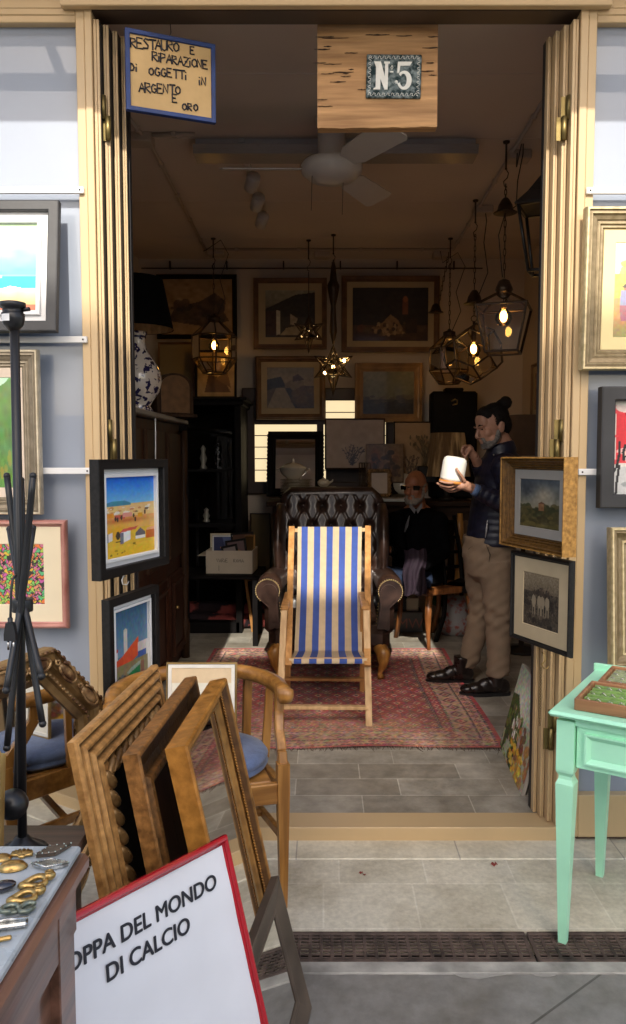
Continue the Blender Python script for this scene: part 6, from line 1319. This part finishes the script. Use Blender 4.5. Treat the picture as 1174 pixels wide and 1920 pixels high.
# star lamps
def star(px, py, Y, label, s, lit):
    p = P(px, py, Y); t = thing('star_lamp', label, 'lamp', p, 'star shaped lamps'); top = CEIL - p.z; ph = (1 + 5 ** .5) / 2
    ico = [Vector(v).normalized() for a in (-1, 1) for b_ in (-ph, ph) for v in ((0, a, b_), (a, b_, 0), (b_, 0, a))]; Rr = RX(math.degrees(math.atan(1 / ph))) 
    ico = [Rr @ v for v in ico]; dod = []
    for i in range(12):
        for j in range(i):
            for k in range(j):
                if ico[i].dot(ico[j]) > .4 and ico[j].dot(ico[k]) > .4 and ico[i].dot(ico[k]) > .4: dod.append((ico[i] + ico[j] + ico[k]).normalized())
    vs = [tuple(v * s * (1.25 if v.z < -.9 else 1)) for v in ico] + [tuple(v * s * .46) for v in dod]; es = []; fc = []
    for i in range(12):
        nb = sorted(range(20), key=lambda j: -ico[i].dot(dod[j]))[:5]; nv = ico[i]; u_ = nv.orthogonal(); w_ = nv.cross(u_); nb.sort(key=lambda j: math.atan2(dod[j].dot(w_), dod[j].dot(u_)))
        for q in range(5): es.append((i, 12 + nb[q])); fc.append((i, 12 + nb[q], 12 + nb[(q + 1) % 5])); e = tuple(sorted((12 + nb[q], 12 + nb[(q + 1) % 5]))); es.append(e) if e not in es else None
    cage(t, vs, es, fc, .0036); b = MB()
    pts = [(0, 0, 0)] + ([(.085, -.03, .045), (-.07, -.05, -.055)] if lit else [(.065, -.03, -.045), (-.06, -.03, -.045)])
    for q in pts: b.ell(q, (.013, .013, .015) if lit else (.008, .008, .009), nu=8, nv=6)
    b.build('bulb', GLW if lit else emis('dim filament', (1, .7, .35), 8), t); 
    b = MB(); b.tube([(0, 0, s), (0, 0, top - .25)], .004, 6); b.build('cord', BRONZE, t); hook(t, top)
    if lit: b = MB(); b.lathe([(.006, s), (.03, s + .1), (.02, s + .3), (.045, s + .42), (.05, s + .46), (.03, s + .5), (.02, s + .6), (.004, s + .66)], 14); b.build('cord_cover', BRONZE, t)
star(625, 688, 6.2, 'brighter star shaped glass lamp with long lower point', .175, True); star(579, 622, 6.35, 'dimmer smaller star shaped glass lamp behind the brighter one', .135, False)
# dark lantern by the right jamb, right wall pictures
p = P(1022, 385, 3.9); t = thing('wall_lantern', 'black pagoda roofed lantern half hidden by the right doorpost', 'lantern', p); vs, es, fc = rings([(.03, .16), (.17, .0), (.155, -.01), (.09, -.32)], 4, R(20)); b = MB(); b.lathe([(.175, -.012), (.17, 0), (.1, .06), (.03, .14), (.012, .17)], 4, RZ(20), smooth=False); b.build('roof', BLACKM, t)
b = MB(); [b.tube([vs[i], vs[j]], .008, 6) for i, j in es if i > 7 or j > 7]; b.tube([(0, 0, .16), (.05, 0, CEIL - p.z)], .005, 6); b.build('frame', BLACKM, t)
cv = Cv(40, 60, (150, 110, 60)); cv.poly([(.2, .2), (.8, .2), (.7, .9), (.25, .9)], (110, 45, 25)); cv.noise(.05, 12, 12)
pa, pb = P(978, 786, 6.4), P(1006, 800, 5.9); pa.x = pb.x = XR - .03; picture('framed_picture', 'red and tan picture in a cream mount on the dark right wall', 'picture', place(Vector((XR - .03, 6.5, 0)), Vector((XR - .03, 6.05, 0)), 0, P(985, 786, 6.3).z), .42, .46, .03, .025, 'round', DIM, cv, .05, CREAM)
p = P(1000, 850, 5.6); t = thing('standing_lamp', 'lamp with a plain dark brown shade behind the standing man', 'lamp', (1.5, 5.75, FZ)); b = MB(); shade(b, .22, .13, .3, z=P(1000, 855, 5.7).z - FZ, n=40, fold=0); b.build('lamp_shade', mat('dark brown shade', (.06, .035, .02), .9, 0, .2), t)
b = MB(); b.lathe([(.16, 0), (.15, .02), (.02, .04), (.015, 1.4)], 18); b.build('base', BLACKM, t)

# ================================================================== behind the seated man
def kchair(x, y, rot, label, m, back=True):
    t = thing('dining_chair', label, 'chair', T(x, y, FZ) @ RZ(rot)); b = MB(); b.box((0, 0, .44), (.46, .44, .05), b=.012); b.build('seat', m, t)
    for sx in (-1, 1):
        b = MB(); b.tube([(sx * .19, -.19, .42), (sx * .205, -.2, .25), (sx * .195, -.19, .12), (sx * .2, -.21, 0)], [.028, .026, .017, .014], 10); b.build('leg', m, t)
        b = MB(); b.tube([(sx * .18, .27, 0), (sx * .19, .2, .22), (sx * .19, .19, .44), (sx * .2, .22, .7), (sx * .19, .27, .98)], .02, 8); b.build('leg', m, t)
    if back:
        for z in (.56, .68, .80, .93): b = MB(); b.tube([(-.19, .215 + (z - .5) * .1, z), (0, .245 + (z - .5) * .1, z + .01), (.19, .215 + (z - .5) * .1, z)], .014, 8); b.build('back_slat', m, t)
    return t
p = G(793, 1200, FZ); kchair(.88, 6.02, 28, 'warm brown wooden chair under the seated man', wood('chestnut chair', (.22, .075, .02), (.34, .13, .04), 2, .35), True)
kchair(1.22, 6.05, 60, 'black wooden chair with slatted back between the two men', BLACKI)
t = thing('storage_box', 'grey box with pinkish hand painted letters on the floor behind the armchair', 'box', (P(755, 1170, 6.42).x, 6.46, FZ)); b = MB(); b.box((0, 0, .085), (.32, .22, .17), b=.006); b.build('carton', mat('grey box', (.16, .15, .14), .6), t)
put_type(t, 'lettering', 'TMW', .12, T(.02, -.1115, .035), mat('pink brush paint', (.45, .2, .16), .7)); 
for k, (x, z, w_, h_, c, lb) in enumerate(((-.03, .232, .13, .12, BLACKW, 'black covered book box standing on the grey lettered box'), (.075, .227, .11, .11, MATB, 'cream covered book box standing on the grey lettered box'))):
    tag((MB().box((P(755, 1170, 6.42).x + x, 6.47, FZ + z), (w_, .16, h_), b=.004)).build('book_box', c), lb, 'box', 'boxes stacked behind the armchair')
t = thing('carrier_bag', 'crumpled white patterned carrier bag on the floor under the black chair', 'bag', (P(852, 1165, 6.3).x, 6.3, FZ)); b = MB(); b.loft([((0, 0, .0), .11, .08), ((0, 0, .1), .12, .09), ((.01, 0, .22), .1, .07), ((0, .01, .32), .08, .03)], 18)
b.build('bag', mat('white plastic bag', (.5, .48, .48), .4, 0, .2, 22, col2=(.4, .1, .08), lo=.5, hi=.62, bump=.6, bscale=25), t)
tag(MB().ell((P(826, 1128, 6.4).x, 6.45, FZ + .25), (.09, .06, .05)).build('green_cushion', mat('dark green cloth', (.02, .06, .015), .9)), 'small dark green cushion behind the brown chair', 'cushion')

# ---- picture canvas leaning by the right doorpost
cv = Cv(110, 90, (140, 140, 120)); cv.grad(0, .45, (120, 125, 112), (165, 165, 145)).soft(.35, .3, .25, .2, (190, 190, 170)).poly([(0, .35), (.2, .3), (.45, .5), (.55, .8), (.0, .75)], (60, 70, 35)).poly([(.2, .42), (.45, .5), (.7, .8), (.5, .85), (.25, .62)], (150, 130, 110)).dabs(60, 0, .5, .45, 1, .04, .05, [(45, 60, 25), (70, 85, 35), (35, 45, 22), (90, 100, 45)]).dabs(40, .5, 1, .5, 1, .05, .05, [(120, 80, 45), (150, 105, 55), (95, 60, 35)]).dabs(40, .35, .8, .75, 1, .05, .03, [(200, 155, 40), (215, 175, 60), (170, 125, 35)]).dabs(12, .25, .5, .5, .7, .02, .04, [(225, 220, 205), (180, 150, 140)]); cv.noise(.06, 50, 50, False); cv.a = np.clip(cv.a * 1.3, 0, 1)
M = place(Vector((.905, 3.82, FZ)), Vector((.865, 3.24, FZ)), 14)
t = thing('canvas_painting', 'unframed landscape canvas with yellow field leaning on the floor inside the right doorpost', 'painting', M); b = MB(); b.box((0, 0, .22), (.58, .018, .44), b=.002); b.build('stretcher', mat('raw canvas edge', (.45, .4, .33), .9, 0, .15), t); canvas(cv, .58, .44, 'artwork', t, ART, -.0105)
# ================================================================== PEOPLE
SKIN = mat('skin', (.42, .22, .145), .5, 0, .1, 30, bump=.1, bscale=120); SKIN2 = mat('older ruddy skin', (.27, .10, .045), .55, 0, .15, 30, bump=.1, bscale=120)
HAIRB = mat('dark brown hair', (.008, .006, .005), .7, 0, .5, 30, (1, 1, 6), .5, 60, spec=.15); BEARD = mat('grizzled beard', (.085, .075, .068), .8, 0, .5, 60, bump=.5, bscale=160, col2=(.22, .2, .18)); WBEARD = mat('white beard', (.2, .17, .14), .85, 0, .25, 50, bump=.5, bscale=160)
NAVY = mat('navy quilted nylon', (.0055, .0065, .02), .45, 0, .3, 20, bump=.35, bscale=35); KHAKI = mat('khaki cotton trousers', (.235, .165, .108), .9, 0, .1, 12, bump=.35, bscale=300); SHOE = mat('black brown leather boot', (.014, .009, .008), .3, 0, .3, 25, coat=.2)
def head(mb, M, k=1., jaw=1.):
    S = M @ Matrix.Diagonal((k, k, k, 1))
    E = lambda c, r, A=None: mb.ell(c, r, S, 20, 14, A=A)
    E((0, .012, .035), (.074, .096, .094)); E((0, -.03, -.03), (.062, .066, .085)); E((0, -.052, -.085), (.044 * jaw, .038, .032)); E((0, -.076, -.098), (.02, .018, .018))
    E((0, -.058, .05), (.056, .036, .05)); E((0, -.088, .026), (.05, .014, .011)); E((.035, -.09, .025), (.02, .011, .008)); E((-.035, -.09, .025), (.02, .011, .008))
    mb.tube([(0, -.088, .02), (0, -.104, -.004), (0, -.118, -.03)], [.010, .0105, .0125], 10, M=S); E((0, -.112, -.034), (.0175, .013, .0105)); E((0, -.1, -.045), (.012, .012, .01))
    for s in (-1, 1):
        E((s * .043, -.058, -.02), (.022, .026, .026)); E((s * .031, -.081, .004), (.016, .009, .008)); E((s * .076, .014, -.012), (.008, .02, .031), RX(-12)); E((s * .079, .022, .004), (.007, .017, .018)); E((s * .05, -.03, -.07), (.02, .035, .03))
    E((0, -.096, -.059), (.024, .011, .0055)); E((0, -.094, -.071), (.021, .011, .0065))
    mb.tube([(0, .02, -.05), (0, .035, -.11), (0, .05, -.17)], [.054, .056, .062], 16, M=S)
def finger(mb, pts, r=.0082): mb.tube(pts, [r * (1.05 - .28 * i / (len(pts) - 1)) for i in range(len(pts))], 8); [mb.ell(p, r * (1.06 - .28 * i / (len(pts) - 1)), nu=8, nv=6) for i, p in enumerate(pts)]
def W(t): return t.matrix_world.inverted()

# ---------------- standing man in navy quilted jacket, examining a white lamp
org = Vector((1.03, 4.80, FZ)); t = thing('person', 'standing man with hair in a bun, navy quilted jacket, khaki trousers, holding a white lamp', 'person', org)
q = lambda x, y, Y=4.8: P(x, y, Y) - org
MH = T(*q(924, 800, 4.76)) @ RZ(-74) @ RX(17)
b = MB(); head(b, MH, 1.03)
# hidden core so that the body is one surface: torso, arms and legs under the clothes
b.loft([((q(925, 1030).x, 0, q(925, 1030).z), .10, .15), ((q(928, 940).x, 0, q(928, 940).z), .10, .15), ((q(938, 880).x, 0, q(938, 880).z), .10, .17), ((q(940, 852).x, 0, q(940, 852).z), .07, .10)], 16)
sh, el, wr = q(950, 880, 4.62), q(957, 950, 4.56), q(884, 915, 4.535)
b.tube([sh, el], [.05, .042], 12); b.tube([el, wr], [.042, .029], 12); b.ell(el, .043)
sh2, el2, wr2 = q(940, 880, 4.97), q(917, 915, 4.93), q(890, 856, 4.76)
b.tube([sh2, el2], [.05, .042], 12); b.tube([el2, wr2], [.042, .029], 12); b.ell(el2, .043)
for hp, kn, an in (((905, 1045, 4.9), (905, 1130, 4.92), (876, 1250, 4.95)), ((932, 1045, 4.7), (934, 1140, 4.69), (935, 1265, 4.66))): b.tube([q(*hp), q(*kn), q(*an)], [.075, .055, .042], 12)
# hand under the lamp: palm, four fingers below the base, thumb up the front
pm = q(868, 910, 4.51); b.ell(pm, (.043, .03, .026), A=RY(-18)); b.tube([wr, pm], [.03, .028], 12)
for k, (pts) in enumerate(([(858, 903, 4.49), (846, 906, 4.475), (834, 905, 4.47), (825, 902, 4.475)], [(857, 908, 4.50), (843, 913, 4.495), (830, 911, 4.495), (820, 906, 4.50)], [(858, 913, 4.52), (846, 918, 4.52), (834, 916, 4.52), (826, 912, 4.525)], [(862, 917, 4.54), (852, 921, 4.545), (842, 921, 4.55), (835, 918, 4.55)])): finger(b, [q(*p) for p in pts], .0092)
finger(b, [q(871, 902, 4.48), q(865, 892, 4.462), q(859, 884, 4.458), q(856, 879, 4.46)], .0105)
# raised hand with curled fingers gathering the cord
pm2 = q(879, 846, 4.745); b.ell(pm2, (.034, .026, .038), A=RY(20)); b.tube([wr2, pm2], [.029, .027], 10)
for k in range(4):
    yk = 4.715 + .018 * k; x0 = 871 + k * 2.5; finger(b, [q(x0 + 3, 836, yk), q(x0 - 3, 838, yk - .012), q(x0 - 5, 847, yk - .016), q(x0 - 1, 855, yk - .012), q(x0 + 4, 855, yk)], .0088)
finger(b, [q(881, 845, 4.71), q(875, 853, 4.70), q(871, 861, 4.705)], .0095)
remesh(b, 'body', SKIN, t, .0042, 2)
e = MB()
for s in (-1, 1): e.ell((s * .0315, -.0885, .0075), (.0115, .006, .0045), MH, 10, 8)
e.build('eyes', mat('dark eye', (.02, .013, .01), .2), t)
e = MB()
for s in (-1, 1): e.tube([(s * .012, -.0995, .030), (s * .03, -.1005, .036), (s * .05, -.09, .030)], [.004, .005, .003], 6, M=MH)
e.build('eyebrows', HAIRB, t)
b = MB(); S = MH; b.ell((0, .032, .054), (.081, .088, .087), S, 24, 16); b.ell((0, -.022, .078), (.066, .062, .058), S, 20, 14); b.ell((0, .062, .0), (.073, .058, .075), S, 20, 12)
for s in (-1, 1): b.ell((s * .062, .012, .03), (.017, .032, .04), S)
bc = MH.inverted() @ (q(948, 755, 4.76)); b.ell(bc, (.038, .038, .04), S, 16, 12); b.ell(bc.lerp(Vector((0, .05, .1)), .45), (.034, .034, .036), S)
rng2 = random.Random(3); remesh(b, 'hair', HAIRB, t, .005, 1, lambda c, n: c + n * (.0022 * math.sin(c.x * 520 + c.z * 240) * math.sin(c.y * 300 + c.z * 410)))
b = MB(); b.ell((0, -.068, -.088), (.046, .036, .032), S); b.ell((0, -.088, -.102), (.026, .019, .019), S); b.ell((0, -.1, -.0475), (.028, .0095, .006), S)
for s in (-1, 1): b.tube([(s * .069, .0, -.02), (s * .063, -.012, -.055), (s * .05, -.04, -.08), (s * .026, -.07, -.098)], [.011, .019, .025, .026], 12, M=S); b.ell((s * .026, -.07, -.098), .025, S); b.ell((s * .024, -.093, -.06), (.012, .01, .018), S)
remesh(b, 'beard', BEARD, t, .0045, 1, lambda c, n: c + n * (.0012 * math.sin(c.x * 900 + c.z * 700)))
# quilted jacket
b = MB(); secs = []; zb0, zt0 = q(920, 1020).z, q(940, 862).z; N = 44
for i in range(N + 1):
    f = i / N; z = zb0 + (zt0 - zb0) * f; py = 1020 + (862 - 1020) * f
    xl = np.interp(py, [845, 862, 880, 910, 950, 990, 1020], [912, 903, 896, 889, 883, 877, 873]); xr = np.interp(py, [845, 862, 880, 910, 950, 990, 1020], [970, 985, 990, 990, 988, 987, 985])
    a_, c_ = q(xl, py), q(xr, py); puff = .0045 * abs(math.sin(math.pi * (z - zb0) / .042)); ry = np.interp(f, [0, .3, .7, .88, 1], [.185, .185, .21, .20, .13]); secs.append((((a_.x + c_.x) / 2, 0, z), abs(c_.x - a_.x) / 2 + puff - .004, ry + puff))
secs.append(((q(938, 846).x, 0, q(938, 846).z), .085, .085)); b.loft(secs, 32)
def sleeve(pts, rs, per=.042):
    P0 = [Vector(p) for p in pts]; out = []; rr = []; acc = 0
    for i in range(len(P0) - 1):
        L_ = (P0[i + 1] - P0[i]).length; n = max(6, int(L_ / .005))
        for k in range(n): f = k / n; out.append(P0[i].lerp(P0[i + 1], f)); rr.append(rs[i] + (rs[i + 1] - rs[i]) * f + .0042 * abs(math.sin(math.pi * (acc + f * L_) / per)))
        acc += L_
    b.tube(out, rr, 20)
wrs = el.lerp(wr, .86); sleeve([sh + Vector((0, .03, .03)), sh.lerp(el, .5) + Vector((.012, -.012, 0)), el, wrs], [.085, .072, .066, .043]); b.ell(el, .069); b.ell(sh + Vector((0, .03, .01)), (.09, .08, .09))
sleeve([sh2 + Vector((0, -.03, .02)), el2, el2.lerp(wr2, .8)], [.08, .064, .042]); b.ell(el2, .066)
b.lathe([(.08, -.03), (.093, 0), (.088, .045), (.078, .06)], 24, T(*q(941, 848, 4.79)) @ RY(-14) @ RX(0))
remesh(b, 'jacket', NAVY, t, .0065, 1)
b = MB(); cf = el.lerp(wr, .93); b.tube([el.lerp(wr, .84), el.lerp(wr, .96)], [.037, .034], 16); b.build('shirt_cuff', mat('pale blue cuff', (.1, .17, .33), .85), t)
b = MB(); zp = [q(898, 850, 4.66), q(892, 880, 4.62), q(893, 912, 4.63)]; b.tube([q(914, 975, 4.62), q(913, 990, 4.62), q(910, 1008, 4.625)], [.0015, .006, .002], 6); b.build('zip_pull', mat('pale zip lining', (.4, .4, .42), .5), t)
b = MB(); b.lathe([(.001, 0), (.006, .001), (.006, .003), (.001, .004)], 10, T(*q(926, 853, 4.70)) @ RX(90)); b.build('snap_button', mat('pewter snap', (.3, .3, .3), .35, 1), t)
# trousers
b = MB(); b.loft([((q(917, 1004).x, 0, q(917, 1004).z), .155, .17), ((q(917, 1040).x, 0, q(917, 1040).z), .165, .18), ((q(918, 1075).x, 0, q(918, 1075).z), .15, .18), ((q(920, 1090).x, 0, q(920, 1090).z), .09, .14)], 28)
def leg(pts, rs):
    P0 = [q(*p) for p in pts]; n = 10; out = []; rr = []
    for i in range(len(P0) - 1):
        for k in range(n): f = k / n; out.append(P0[i].lerp(P0[i + 1], f)); rr.append(rs[i] + (rs[i + 1] - rs[i]) * f)
    out.append(P0[-1]); rr.append(rs[-1]); b.tube(out, rr, 24)
leg([(899, 1050, 4.89), (899, 1090, 4.90), (905, 1130, 4.91), (892, 1190, 4.93), (876, 1248, 4.95)], [.098, .092, .082, .072, .062])
leg([(928, 1050, 4.70), (931, 1090, 4.70), (934, 1140, 4.69), (935, 1200, 4.68), (934, 1268, 4.66)], [.102, .096, .085, .076, .066])
def folds(c, n):
    z = c.z; f = .005 * math.sin(z * 46 + c.x * 34 + 2 * math.sin(z * 13)) + .0035 * math.sin(z * 95 - c.x * 60 + c.y * 40); k = .35 + 1.0 * math.exp(-((z - .10) / .1) ** 2) + .8 * math.exp(-((z - .5) / .1) ** 2) + .5 * math.exp(-((z - .86) / .09) ** 2)
    return c + n * f * k
remesh(b, 'trousers', KHAKI, t, .008, 3, folds)
b = MB(); b.tube([q(912, 1022, 4.615), q(919, 1040, 4.612), q(917, 1054, 4.61)], [.002, .0035, .001], 6); b.tube([q(878, 1030, 4.66), q(886, 1024, 4.645)], [.002, .001], 6); b.build('pocket_seam', mat('dark pocket seam', (.07, .048, .03), .9), t)
def boot(toe, heel, Y, nm='boot'):
    a = G(toe[0], toe[1], FZ); c = G(heel[0], heel[1], FZ); a = Vector((P(toe[0], toe[1], Y).x, Y, FZ)); c = Vector((P(heel[0], heel[1], Y).x, Y, FZ)); L_ = (c - a).length; d = (c - a) / L_; k = L_ / .30; Q = T(-org.x, -org.y, -org.z) @ T(*a) @ RZ(math.degrees(math.atan2(d.y, d.x)))
    b = MB()
    for x, z, rx, ry, rz in ((.05, .04, .05, .042, .03), (.10, .045, .06, .046, .038), (.16, .06, .06, .04, .05), (.22, .06, .06, .038, .055), (.255, .055, .045, .036, .05)): b.ell((x * k, 0, z), (rx * k, ry, rz), Q)
    b.tube([(.215 * k, 0, .06), (.215 * k, 0, .13), (.22 * k, 0, .17)], [.046, .047, .052], 16, M=Q); o = remesh(b, nm, SHOE, t, .005, 8)
    b = MB(); n = 20; out = []
    for i in range(n): a_ = 2 * math.pi * i / n; ca, sa = math.cos(a_), math.sin(a_); x = .15 * k + .153 * k * ca; out.append((x, (.048 - .010 * (ca > 0) - .008 * math.exp(-((x - .17 * k) / .05) ** 2)) * sa))
    vs = [(x, y, .001) for x, y in out] + [(x * 1.0, y, .022) for x, y in out]; b.add(vs, [tuple(range(n)), tuple(range(2 * n - 1, n - 1, -1))] + [(i, (i + 1) % n, n + (i + 1) % n, n + i) for i in range(n)], Q); s = b.build('sole', BLACKM, t)
    s.parent = o; return o
boot((799, 1279), (889, 1280), 4.93); boot((862, 1306), (957, 1300), 4.655)
b = MB(); b.tube([q(878, 852, 4.70), q(879, 862, 4.66), q(872, 868, 4.60), q(866, 866, 4.55)], .0022, 6)
# the white lamp in his hand
lc = P(846, 906, 4.545); t2 = thing('lantern_lamp', 'small white lamp with an orange wooden base, held in the standing man\'s hand in sunlight', 'lamp', T(*lc) @ RY(9) @ RX(3)); h_ = .155
b2 = MB(); b2.lathe([(.066, 0), (.072, .004), (.073, .012), (.07, .016)], 32); b2.build('wooden_base', mat('orange wood base', (.62, .25, .05), .45, 0, .12, 20), t2)
b2 = MB(); b2.lathe([(.069, .016), (.0705, .03), (.0695, .125), (.064, .145), (.05, .155), (.01, .158)], 36); b2.build('lamp_shade', mat('white opal shade', (.85, .83, .76), .5, 0, .02), t2)
w_ = W(t2); bb = MB(); bb.tube([w_ @ (org + Vector(p)) for p in (q(878, 852, 4.69), q(880, 864, 4.65), q(873, 869, 4.60))], .0018, 6); bb.build('cord', BLACKM, t2)

# ---------------- seated man with sunglasses and white beard
org = Vector((.86, 5.98, FZ)); t = thing('person', 'seated bald man with dark glasses and white beard in a dark coat, beside the armchair', 'person', org); q = lambda x, y, Y=5.95: P(x, y, Y) - org
MH = T(*q(779, 915, 5.9)) @ RZ(-32) @ RX(4); b = MB(); head(b, MH, 1.03)
cb_, sh_ = q(783, 1085), q(783, 965)
b.loft([((cb_.x, .0, cb_.z - .02), .17, .14), ((q(782, 1030).x, 0, q(782, 1030).z), .15, .12), ((sh_.x, 0, sh_.z), .17, .11), ((q(783, 946).x, 0, q(783, 946).z), .07, .07)], 18)
a0, a1, a2 = q(742, 978, 5.88), q(746, 1034, 5.82), q(727, 1030, 5.70); b.tube([a0, a1, a2], [.05, .042, .03], 12); b.ell(q(719, 1030, 5.66), (.042, .035, .022))
for k in range(4): finger(b, [q(716, 1023 + 3.5 * k, 5.63), q(708, 1024 + 3.5 * k, 5.61), q(702, 1028 + 3.5 * k, 5.61)], .009)
finger(b, [q(722, 1023, 5.64), q(715, 1017, 5.62), q(708, 1017, 5.61)], .0095)
k1, k2 = q(698, 1072, 5.74), q(716, 1080, 5.72); b.tube([cb_ + Vector((-.09, -.04, 0)), k1, k1 + Vector((-.01, .04, -.4))], [.08, .065, .045], 12); b.tube([cb_ + Vector((.06, -.06, 0)), k2, k2 + Vector((.01, .05, -.4))], [.08, .065, .045], 12)
remesh(b, 'body', SKIN2, t, .005, 2)
COAT = mat('black wool coat', (.003, .003, .0035), .9, 0, .3, 20, spec=.05); PURP = mat('dark plum quilted lining', (.022, .011, .022), .8, 0, .3, 25, bump=.5, bscale=40); JEAN = mat('dark denim', (.010, .022, .055), .85, 0, .25, 40, bump=.2, bscale=200)
b = MB(); b.loft([((cb_.x + .01, .02, cb_.z - .03), .21, .18), ((q(783, 1030).x, 0, q(783, 1030).z), .19, .16), ((q(783, 985).x, 0, q(783, 985).z), .20, .15), ((sh_.x, .0, sh_.z + .015), .185, .13), ((q(783, 950).x, 0, q(783, 950).z), .08, .08)], 24)
b.tube([a0, a1, a1.lerp(a2, .8)], [.075, .062, .045], 16); b.ell(a0, .08); b.ell(a1, .063); c0, c1, c2 = q(822, 978, 5.92), q(830, 1035, 5.9), q(795, 1060, 5.68); b.tube([c0, c1, c2], [.075, .062, .045], 16); b.ell(c0, .08); b.ell(c1, .063)
remesh(b, 'coat', COAT, t, .008, 2)
b = MB(); b.grid(lambda u, v: tuple(q(757 + 42 * u + 2 * math.sin(v * 9), 1030 + 86 * v + 2 * math.sin(u * 12), 5.66 - .05 * math.sin(u * 3.1) + .006 * math.sin(u * 25 + v * 8)) ), 24, 30); b.build('coat_tail', PURP, t)
b = MB(); b.tube([cb_ + Vector((-.09, -.04, 0)), k1, k1 + Vector((-.01, .04, -.38))], [.095, .085, .07], 16); b.ell(k1, .087); b.tube([cb_ + Vector((.06, -.06, 0)), k2, k2 + Vector((.01, .05, -.38))], [.095, .085, .07], 16); b.ell(k2, .087); remesh(b, 'jeans', JEAN, t, .009, 2)
for kk in (k1, k2):
    b = MB(); f = kk + Vector((0, .05, -.40)); f.z = 0; b.ell(f + Vector((0, -.08, .035)), (.045, .13, .04)); b.ell(f + Vector((0, 0, .05)), (.045, .06, .05)); b.build('shoe', SHOE, t)
b = MB(); [b.box((s * .033, -.107, .012), (.05, .008, .034), MH @ RZ(s * 12), .012) for s in (-1, 1)]; b.tube([(-.012, -.112, .016), (.012, -.112, .016)], .003, 6, M=MH); [b.tube([(s * .062, -.095, .016), (s * .082, .01, .012)], .003, 6, M=MH) for s in (-1, 1)]; b.build('sunglasses', mat('black lens', (.004, .004, .005), .12, coat=.5), t)
b = MB(); b.ell((0, -.064, -.088), (.05, .042, .036), MH); b.ell((0, -.086, -.104), (.03, .021, .022), MH); b.ell((0, -.101, -.0475), (.03, .0095, .007), MH)
for s in (-1, 1): b.tube([(s * .069, .0, -.02), (s * .063, -.012, -.055), (s * .05, -.04, -.08), (s * .026, -.07, -.098)], [.011, .019, .026, .028], 12, M=MH); b.ell((s * .026, -.07, -.098), .027, MH); b.ell((s * .024, -.093, -.06), (.012, .01, .018), MH)
remesh(b, 'beard', WBEARD, t, .005, 1)
b = MB(); [b.ell((s * .067, .03, .0), (.017, .05, .04), MH) for s in (-1, 1)]; b.ell((0, .085, .0), (.055, .028, .045), MH); remesh(b, 'hair', WBEARD, t, .006, 1)
b = MB(); nb = q(779, 950, 5.83); b.add([nb + Vector(p) for p in ((-.045, -.015, .03), (0, -.04, -.02), (-.012, -.045, -.05), (-.05, -.03, .0))], [(0, 1, 2, 3)]); b.add([nb + Vector(p) for p in ((.045, -.015, .03), (0, -.04, -.02), (.012, -.045, -.05), (.05, -.03, .0))], [(0, 1, 2, 3)]); b.tube([q(768, 967, 5.78), q(763, 985, 5.77), q(759, 998, 5.77)], [.003, .011, .004], 8); b.build('shirt', mat('white shirt', (.13, .13, .14), .8), t)
b = MB(); wc = a1.lerp(a2, .88); dv = (a2 - a1).normalized(); b.tube([wc - dv * .012, wc + dv * .012], [.037, .036], 16); b.build('watch', mat('dark steel watch', (.1, .1, .1), .25, 1), t)
